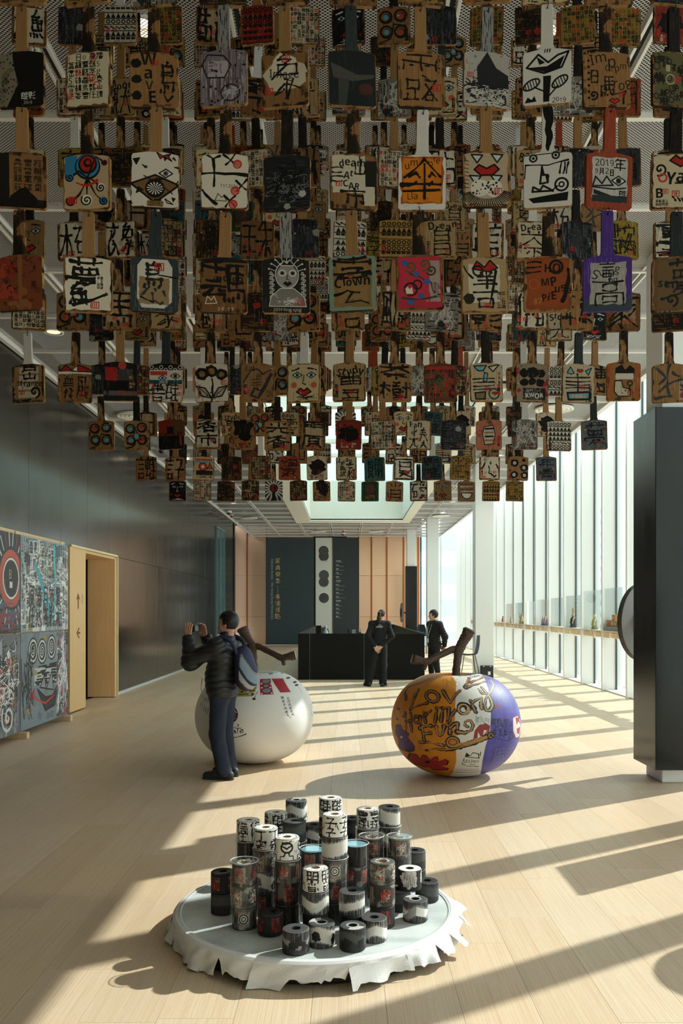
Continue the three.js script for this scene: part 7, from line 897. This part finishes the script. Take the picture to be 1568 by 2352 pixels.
// J: joints in the figure's own frame, x to its left, y up, z forward. o: outfit
function person(label, pos, turn, J, o) {
  const t = thing('person', label, 'person', null, pos, turn), h = o.cell || 0.012;
  const hk = o.headScale || 0.96, yaw = J.headYaw || 0, pit = J.headPitch || 0, rol = J.headRoll || 0;
  const head = local(headField(hk), J.head, yaw, pit, rol), arm = (s) => [cap(J['sh' + s], J['el' + s], 0.047, 0.038), cap(J['el' + s], J['wr' + s], 0.038, 0.026)], leg = (s) => [cap(J['hip' + s], J['kn' + s], 0.075, 0.05), cap(J['kn' + s], J['an' + s], 0.05, 0.035), cap(add(J['an' + s], [0, -0.03, -0.03]), J['toe' + s], 0.03, 0.026)];
  const neckB = add(J.chest, [0, 0.16, -0.03]);
  const core = [ell(J.chest, [0.15, 0.19, 0.1]), ell(J.belly, [0.135, 0.16, 0.095]), ell(J.pelvis, [0.15, 0.12, 0.105]), cap(neckB, add(J.head, [0, -0.05, -0.02]), 0.055, 0.05), cap(J.shL, J.shR, 0.055)];
  const hands = [hand(J.wrL, J.hdL, J.plL, J.thL ?? 1, J.cuL), hand(J.wrR, J.hdR, J.plR, J.thR ?? -1, J.cuR)];
  const flesh = join([...core, ...arm('L'), ...arm('R'), ...leg('L'), ...leg('R')], 0.03);
  const inv = toLocal(J.head, yaw, pit, rol, hk), all = (x, y, z) => Math.min(smin(flesh(x, y, z), head(x, y, z), 0.02), smin(hands[0](x, y, z), flesh(x, y, z), 0.012), smin(hands[1](x, y, z), flesh(x, y, z), 0.012));
  const col = (x, y, z) => (y > J.head[1] - 0.14 ? faceColour(inv(x, y, z), o.brow || [0.02, 0.015, 0.012]) : SKIN);
  const pts = Object.values(J).filter(Array.isArray), mn = [0, 1, 2].map((i) => Math.min(...pts.filter((p) => p.length === 3).map((p) => p[i])) - 0.3), mx = [0, 1, 2].map((i) => Math.max(...pts.filter((p) => p.length === 3).map((p) => p[i])) + 0.3); mn[1] = -0.02;
  const fine = o.fine || 0.006, hb = (w, dir) => [add(w, [-0.13, -0.13, -0.13]), add(w, [0.13, 0.13, 0.13])];
  const neckCut = J.head[1] - 0.13;
  const gs = [nets((x, y, z) => Math.max(flesh(x, y, z), y - neckCut), mn, mx, h * 1.2, col), nets((x, y, z) => Math.max(all(x, y, z), neckCut - 0.02 - y), [J.head[0] - 0.15, neckCut - 0.03, J.head[2] - 0.17], [J.head[0] + 0.15, J.head[1] + 0.16, J.head[2] + 0.17], fine * 0.8, col)];
  [J.wrL, J.wrR].forEach((w, i) => { const c = add(w, unit(i ? J.hdR : J.hdL), 0.08); gs.push(nets(smoothHand(hands[i], i ? arm('R') : arm('L'), w, i ? J.hdR : J.hdL), add(c, [-0.14, -0.14, -0.14]), add(c, [0.14, 0.14, 0.14]), fine * 0.7, () => SKIN)); });
  function smoothHand(f, a, w, d) { const u = unit(d), fa = join(a, 0.02); return (x, y, z) => smin(f(x, y, z), Math.max(fa(x, y, z), -((x - w[0]) * u[0] + (y - w[1]) * u[1] + (z - w[2]) * u[2]) - 0.05), 0.012); }
  mesh('body', joinGeo(gs), skinMat2, t);
  // jacket
  const p = o.puff || 0, sl = (s) => [cap(J['sh' + s], J['el' + s], 0.062 + p, 0.056 + p), cap(J['el' + s], add(J['wr' + s], unit(add(J['el' + s], J['wr' + s], -1)), -0.0), 0.055 + p, 0.038 + p * 0.8)];
  const hemY = o.hem ?? J.pelvis[1] - 0.06;
  let jk = join([ell(J.chest, [0.185 + p, 0.215, 0.125 + p]), ell(J.belly, [0.165 + p, 0.2, 0.125 + p]), ell(add(J.pelvis, [0, 0.02, 0]), [0.172 + p, 0.16, 0.128 + p]), cap(J.shL, J.shR, 0.07 + p * 0.5), cap(add(neckB, [0, -0.04, 0]), add(neckB, [0, o.collar ?? 0.02, 0.012]), 0.075, 0.066), ...sl('L'), ...sl('R')], 0.045);
  const base0 = jk, wr = J, open = [o.collar ? add(neckB, [0, o.collar + 0.05, 0.015]) : add(neckB, [0, 0.085, 0.02])];
  const fold = (x, y, z) => p ? 0.011 * Math.pow(Math.abs(Math.sin((y + 0.15 * z + 0.012 * Math.sin(x * 30)) * Math.PI / 0.064)), 0.7) - 0.005 : 0.004 * Math.sin(y * 19 + x * 14 + Math.sin(z * 9) * 2) * Math.sin(z * 17 - y * 8 + x * 11) + 0.0012 * Math.sin(y * 60 + z * 37 - x * 52 + Math.sin(x * 20) * 3);
  const neckHole = cap(add(neckB, [0, 0.05, 0.02]), add(neckB, [0, 0.2, 0.03]), 0.056, 0.07);
  jk = (x, y, z) => { let d = base0(x, y, z) - fold(x, y, z); d = Math.max(d, hemY + 0.006 * Math.sin(x * 20 + z * 14) - y); d = Math.max(d, y - (J.shL[1] + 0.2)); const e = Math.hypot(x - wr.wrL[0], y - wr.wrL[1], z - wr.wrL[2]), g = Math.hypot(x - wr.wrR[0], y - wr.wrR[1], z - wr.wrR[2]); if (e < 0.1) { const u = unit(add(wr.wrL, wr.elL, -1)); d = Math.max(d, (x - wr.wrL[0]) * u[0] + (y - wr.wrL[1]) * u[1] + (z - wr.wrL[2]) * u[2]); } if (g < 0.1) { const u = unit(add(wr.wrR, wr.elR, -1)); d = Math.max(d, (x - wr.wrR[0]) * u[0] + (y - wr.wrR[1]) * u[1] + (z - wr.wrR[2]) * u[2]); } return Math.max(d, -neckHole(x, y, z)); };
  mesh('jacket', nets(jk, mn, mx, h * 0.85), o.jacket, t);
  // trousers and shoes
  const tr = join([ell(add(J.pelvis, [0, -0.01, 0]), [0.165, 0.13, 0.118]), ...['L', 'R'].flatMap((s) => [cap(J['hip' + s], J['kn' + s], 0.092, o.wide || 0.07), cap(J['kn' + s], add(J['an' + s], [0, -0.015, 0]), o.wide || 0.07, o.cuff || 0.062)])], 0.035);
  mesh('trousers', nets((x, y, z) => Math.max(tr(x, y, z) - 0.004 * Math.sin(y * 17 + z * 22 + x * 31) * Math.sin(y * 9 + x * 8) - (y < 0.22 ? 0.005 * Math.sin(y * 90 + x * 40 + z * 30) * (0.22 - y) / 0.22 : 0), y - J.pelvis[1] - 0.07, 0.035 - y), mn, mx, h * 0.85), o.trousers, t);
  for (const s of ['L', 'R']) {
    const an = J['an' + s], toe = J['toe' + s], heel = add([an[0], 0, an[2]], unit(add([toe[0], 0, toe[2]], [an[0], 0, an[2]], -1)), -0.055), f = join([cap([heel[0], 0.045, heel[2]], [toe[0], 0.032, toe[2]], 0.042, 0.036), cap([heel[0], 0.05, heel[2]], [an[0], 0.1, an[2]], 0.036, 0.042), cap([an[0], 0.07, an[2]], [toe[0], 0.035, toe[2]], 0.04, 0.036)], 0.02);
    const sh = mesh('shoe', nets((x, y, z) => Math.max(f(x, y, z), 0.012 - y, y - 0.11), [Math.min(heel[0], toe[0]) - 0.08, -0.01, Math.min(heel[2], toe[2]) - 0.08], [Math.max(heel[0], toe[0]) + 0.08, 0.16, Math.max(heel[2], toe[2]) + 0.08], h * 0.6), o.shoes, t);
    mesh('sole', nets((x, y, z) => Math.max(f(x, Math.max(y, 0.03), z) - 0.004, y - 0.02, 0.001 - y), [Math.min(heel[0], toe[0]) - 0.08, -0.008, Math.min(heel[2], toe[2]) - 0.08], [Math.max(heel[0], toe[0]) + 0.08, 0.04, Math.max(heel[2], toe[2]) + 0.08], h * 0.55), o.sole || rubber, sh);
  }
  // hair
  const hf = local((x, y, z) => o.hair(x / hk, y / hk, z / hk) * hk, J.head, yaw, pit, rol);
  mesh('hair', nets(hf, [J.head[0] - 0.2, J.head[1] - 0.42, J.head[2] - 0.26], [J.head[0] + 0.2, J.head[1] + 0.2, J.head[2] + 0.22], fine * 0.8), o.hairMat, t);
  return { t, jk, J };
}
const strand = (x, y, z, a) => a * 0.35 * (Math.sin(x * 310 + z * 170 + Math.sin(y * 60) * 2) + Math.sin(z * 260 - x * 190 + Math.sin(y * 45 + 1) * 3) + Math.sin(x * 90 - z * 70 + y * 30));
const shortHair = (x, y, z) => { const cap0 = ell([0, 0.044, -0.016], [0.09, 0.108, 0.108])(x, y, z) - strand(x, y, z, 0.0025), fringe = 0.062 - 0.012 * Math.sin(x * 60 + 1), face = Math.max(0.03 - z + (y < 0.02 ? 0 : -0.0), y - fringe), side = Math.max(Math.abs(z - 0.012) - 0.03, Math.max(y - 0.012, 0.0) - 1), low = -0.072 + Math.max(0, z + 0.02) * 1.1 - y; return Math.max(cap0, -Math.max(0.022 - z, y - fringe), low); };
const pony = (x, y, z) => { const c = ell([0, 0.036, -0.012], [0.083, 0.102, 0.102])(x, y, z) - strand(x, y, z, 0.0015), s = Math.max(c, -Math.max(0.035 - z, y - 0.075), -0.05 + Math.max(0, z + 0.02) * 1.2 - y); const tail = join([cap([0, 0.06, -0.1], [0, 0.05, -0.135], 0.03, 0.03), cap([0, 0.05, -0.13], [0.005, -0.07, -0.14], 0.038, 0.046), cap([0.005, -0.07, -0.14], [0.012, -0.25, -0.11], 0.046, 0.018)], 0.02); return smin(s, tail(x, y, z) - strand(x, y, z, 0.003), 0.012); };
const hairBlack = plain(0.008, 0.007, 0.007, 0.42), hairBrown = plain(0.022, 0.013, 0.009, 0.75), hairDark = plain(0.014, 0.012, 0.011, 0.75);
{ // the visitor taking a photograph
  const J = { head: [0.0, 1.505, -0.035], headYaw: 0.05, headPitch: 0.05, chest: [0, 1.19, 0.0], belly: [0, 1.0, 0.04], pelvis: [0, 0.86, 0.02], shL: [0.18, 1.3, -0.01], elL: [0.235, 1.15, 0.25], wrL: [0.115, 1.385, 0.345], shR: [-0.18, 1.3, -0.01], elR: [-0.25, 1.175, 0.235], wrR: [-0.11, 1.4, 0.285], hipL: [0.085, 0.82, 0.015], knL: [0.1, 0.44, 0.03], anL: [0.095, 0.09, -0.045], toeL: [0.12, 0.03, 0.13], hipR: [-0.085, 0.82, 0.015], knR: [-0.09, 0.44, 0.05], anR: [-0.1, 0.09, -0.01], toeR: [-0.14, 0.03, 0.17],
    hdL: [-0.25, 1, 0.12], plL: [-1, -0.2, 0.1], cuL: [0.35, 0.3, 0.25, 0.2, 1], hdR: [0.2, 1, 0.18], plR: [1, -0.2, 0.1], cuR: [0.9, 0.75, 0.7, 0.7, 1.2] };
  const P = person('man in black puffer jacket raising a camera beside the white apple', V(-1.2, 0, 8.38), -1.92, J, { puff: 0.022, collar: 0.06, hem: 0.795, jacket: plain(0.009, 0.011, 0.012, 0.5), trousers: plain(0.014, 0.022, 0.042, 0.85), shoes: plain(0.012, 0.012, 0.014, 0.6), hair: shortHair, hairMat: hairBlack, cell: 0.0115, fine: 0.0055, wide: 0.078, cuff: 0.072 });
  mesh('cord', merge([tube([new THREE.Vector3(0.1, 0.98, 0.19), new THREE.Vector3(0.12, 0.88, 0.195), new THREE.Vector3(0.1, 0.78, 0.18)], [0.003, 0.003], 6), tube([new THREE.Vector3(0.13, 0.99, 0.18), new THREE.Vector3(0.145, 0.9, 0.18), new THREE.Vector3(0.105, 0.78, 0.182)], [0.003, 0.003], 6)]), grey, P.t);
  const w = (x, y, z) => P.t.localToWorld(new THREE.Vector3(x, y, z)); P.t.updateMatrixWorld(true);
  const c = thing('camera', 'compact black camera held up in the visitor’s hands', 'camera', null, w(0.0, 1.45, 0.325), -1.92);
  mesh('body', rbox(0.118, 0.072, 0.042, 0.008, 0, 0.022, 0), plain(0.012, 0.012, 0.013, 0.4), c); mesh('lens', lathe([[0.001, 0.0], [0.03, 0.0], [0.03, 0.02], [0.027, 0.022], [0.027, 0.045], [0.022, 0.045], [0.001, 0.036]], 28).rotateX(Math.PI / 2).translate(-0.012, 0.02, 0.02), dark, c); mesh('rear_screen', rbox(0.075, 0.052, 0.003, 0.002, 0.01, 0.02, -0.022), plain(0.03, 0.032, 0.035, 0.2), c); mesh('shutter_button', cyl(0.007, 0.007, 0.008, 12, -0.04, 0.061, 0), aluminium, c);
  const bt = thing('backpack', 'navy and pale blue backpack worn by the man with the camera', 'backpack', null, V(-1.2, 0, 8.38), -1.92);
  const bagF = join([ell([0, 1.08, -0.225], [0.14, 0.2, 0.085]), ell([0, 1.0, -0.25], [0.135, 0.13, 0.105]), ell([0, 1.2, -0.19], [0.11, 0.1, 0.06])], 0.06);
  mesh('bag_body', nets(bagF, [-0.25, 0.78, -0.42], [0.25, 1.36, -0.06], 0.009, (x, y, z) => { const s = (y - 1.02) * 0.9 - (z + 0.25) * 1.5; return y < 0.94 && z > -0.27 ? [0.03, 0.022, 0.016] : z > -0.235 ? [0.012, 0.017, 0.05] : s > 0.17 ? [0.015, 0.02, 0.065] : s > 0.155 ? [0.24, 0.22, 0.16] : s > 0.06 ? [0.2, 0.27, 0.33] : s > 0.02 ? [0.01, 0.013, 0.03] : s > -0.06 ? [0.38, 0.41, 0.44] : [0.03, 0.04, 0.13]; }), std({ vertexColors: true, roughness: 0.7 }), bt);
  for (const s of [1, -1]) { const st = mesh('strap', tube([new THREE.Vector3(0.1 * s, 1.22, -0.19), new THREE.Vector3(0.125 * s, 1.35, -0.13), new THREE.Vector3(0.135 * s, 1.39, -0.02), new THREE.Vector3(0.135 * s, 1.31, 0.115), new THREE.Vector3(0.14 * s, 1.2, 0.15)], [0.016, 0.021, 0.022, 0.021, 0.016], 10), plain(0.014, 0.02, 0.07, 0.7), bt); st.scale.set(1, 1, 1); mesh('buckle', rbox(0.05, 0.028, 0.02, 0.004, 0.135 * s, 1.405, 0.0), plain(0.5, 0.52, 0.54, 0.4), st); }
  mesh('grab_loop', tube([new THREE.Vector3(-0.03, 1.285, -0.2), new THREE.Vector3(-0.02, 1.325, -0.23), new THREE.Vector3(0.02, 1.325, -0.23), new THREE.Vector3(0.03, 1.285, -0.2)], [0.008, 0.008], 8), dark, bt);
}
{ // the guard seen from behind
  const J = { head: [-0.12, 1.545, 0.0], headYaw: -0.5, headPitch: 0.0, chest: [-0.075, 1.23, 0.0], belly: [-0.07, 1.03, 0.0], pelvis: [-0.06, 0.87, 0.0], shL: [0.1, 1.36, 0], elL: [0.19, 1.1, -0.1], wrL: [0.03, 0.86, -0.165], shR: [-0.25, 1.35, 0], elR: [-0.335, 1.09, -0.1], wrR: [-0.1, 0.865, -0.17], hipL: [0.03, 0.84, 0], knL: [0.09, 0.46, 0.02], anL: [0.175, 0.09, -0.02], toeL: [0.24, 0.03, 0.16], hipR: [-0.14, 0.84, 0], knR: [-0.15, 0.46, 0.02], anR: [-0.14, 0.09, -0.03], toeR: [-0.2, 0.03, 0.15],
    hdL: [-0.6, -0.75, -0.15], plL: [0, 0.2, -1], cuL: [0.25, 0.25, 0.3, 0.35, 0.4], thL: 1, hdR: [0.75, -0.5, -0.12], plR: [0, 0.1, 1], cuR: [0.5, 0.5, 0.5, 0.5, 0.4], thR: -1 };
  const P = person('security guard in black seen from behind, hands clasped, with a ponytail', V(0.655, 0, 18.5), Math.PI, J, { hem: 0.86, jacket: plain(0.006, 0.007, 0.009, 0.95), trousers: plain(0.005, 0.006, 0.007, 0.95), shoes: plain(0.02, 0.022, 0.026, 0.5), hair: pony, hairMat: hairBrown, cell: 0.014, fine: 0.008, wide: 0.085, cuff: 0.085, headScale: 0.93 });
  const bk = canvas(256, 96, (x) => { x.clearRect(0, 0, 256, 96); x.fillStyle = '#e2e4e6'; x.font = 'bold 40px sans-serif'; x.fillText('SECURITY', 20, 78); const r = rand(2); han(x, '安', 84, 6, 34, 34, 4, '#d2d4d6', r); han(x, '任', 134, 6, 34, 34, 4, '#d2d4d6', r); });
  const nx = 12, ny = 4, pos = [], uv = [], id = []; for (let j = 0; j <= ny; j++) for (let i = 0; i <= nx; i++) { const x = 0.03 - 0.21 * i / nx, y = 1.345 - 0.08 * j / ny; let z = -0.4; for (let k = 0; k < 60; k++) { const d = P.jk(x, y, z); if (d < 0.0015) break; z += d * 0.8; } pos.push(x, y, z - 0.003); uv.push(i / nx, 1 - j / ny); } for (let j = 0; j < ny; j++) for (let i = 0; i < nx; i++) { const a = j * (nx + 1) + i, b = a + nx + 1; id.push(a, b, a + 1, a + 1, b, b + 1); }
  const g = new THREE.BufferGeometry(); g.setAttribute('position', new THREE.Float32BufferAttribute(pos, 3)); g.setAttribute('uv', new THREE.Float32BufferAttribute(uv, 2)); g.setIndex(id); g.computeVertexNormals(); mesh('back_print', g, std({ map: tex(bk), transparent: true, alphaTest: 0.4, side: THREE.DoubleSide, roughness: 0.7 }), P.t);
  mesh('hair_tie', new THREE.TorusGeometry(0.026, 0.008, 8, 20).rotateX(1.3).translate(0, 0, 0), plain(0.3, 0.3, 0.28, 0.5), P.t).position.set(-0.065, 1.6, -0.105);
  mesh('cuff', new THREE.TorusGeometry(0.04, 0.009, 8, 20).rotateX(1.0).rotateZ(-0.5), plain(0.6, 0.6, 0.6, 0.7), P.t).position.set(0.03, 0.865, -0.165);
}
{ // the man listening beside the desk
  const J = { head: [0, 1.525, 0.03], headYaw: -0.55, headPitch: 0.08, chest: [0, 1.2, 0.0], belly: [0, 1.02, 0.02], pelvis: [0, 0.86, 0.0], shL: [0.19, 1.33, -0.01], elL: [0.28, 1.06, -0.1], wrL: [0.13, 0.84, -0.19], shR: [-0.19, 1.33, -0.01], elR: [-0.28, 1.06, -0.1], wrR: [-0.05, 0.83, -0.19], hipL: [0.09, 0.82, 0], knL: [0.13, 0.45, 0.03], anL: [0.15, 0.09, -0.03], toeL: [0.2, 0.03, 0.15], hipR: [-0.09, 0.82, 0], knR: [-0.11, 0.45, 0.03], anR: [-0.13, 0.09, -0.03], toeR: [-0.16, 0.03, 0.15],
    hdL: [-0.8, -0.6, -0.1], plL: [0, 0.2, -1], cuL: [0.4, 0.4, 0.4, 0.4, 0.4], hdR: [0.8, -0.5, -0.1], plR: [0, 0.1, 1], cuR: [0.5, 0.5, 0.5, 0.5, 0.4] };
  const P = person('standing man in black jacket wearing a white lanyard badge', V(2.0, 0, 19.3), -1.1, J, { hem: 0.78, puff: 0.012, jacket: plain(0.006, 0.006, 0.007, 0.92), trousers: plain(0.005, 0.005, 0.006, 0.95), shoes: plain(0.01, 0.01, 0.01, 0.5), hair: shortHair, hairMat: hairDark, cell: 0.014, fine: 0.008, wide: 0.068, cuff: 0.06, headScale: 0.98 });
  const front = (x, y) => { let z = 0.5; for (let k = 0; k < 80; k++) { const d = P.jk(x, y, z); if (d < 0.0015) break; z -= d * 0.8; } return z + 0.006; }, q = (x, y) => new THREE.Vector3(x, y, front(x, y));
  mesh('lanyard', merge([tube([q(0.07, 1.34), q(0.05, 1.25), q(0.015, 1.1), q(0, 1.03)], [0.004, 0.004], 6), tube([q(-0.07, 1.34), q(-0.05, 1.25), q(-0.015, 1.1), q(0, 1.03)], [0.004, 0.004], 6)]), plain(0.55, 0.58, 0.62, 0.6), P.t);
  mesh('badge', rbox(0.06, 0.1, 0.006, 0.002), plain(0.75, 0.76, 0.76, 0.4), P.t).position.copy(q(0, 0.97)).add(new THREE.Vector3(0, 0, 0.008));
}
renderer.render(scene, camera);
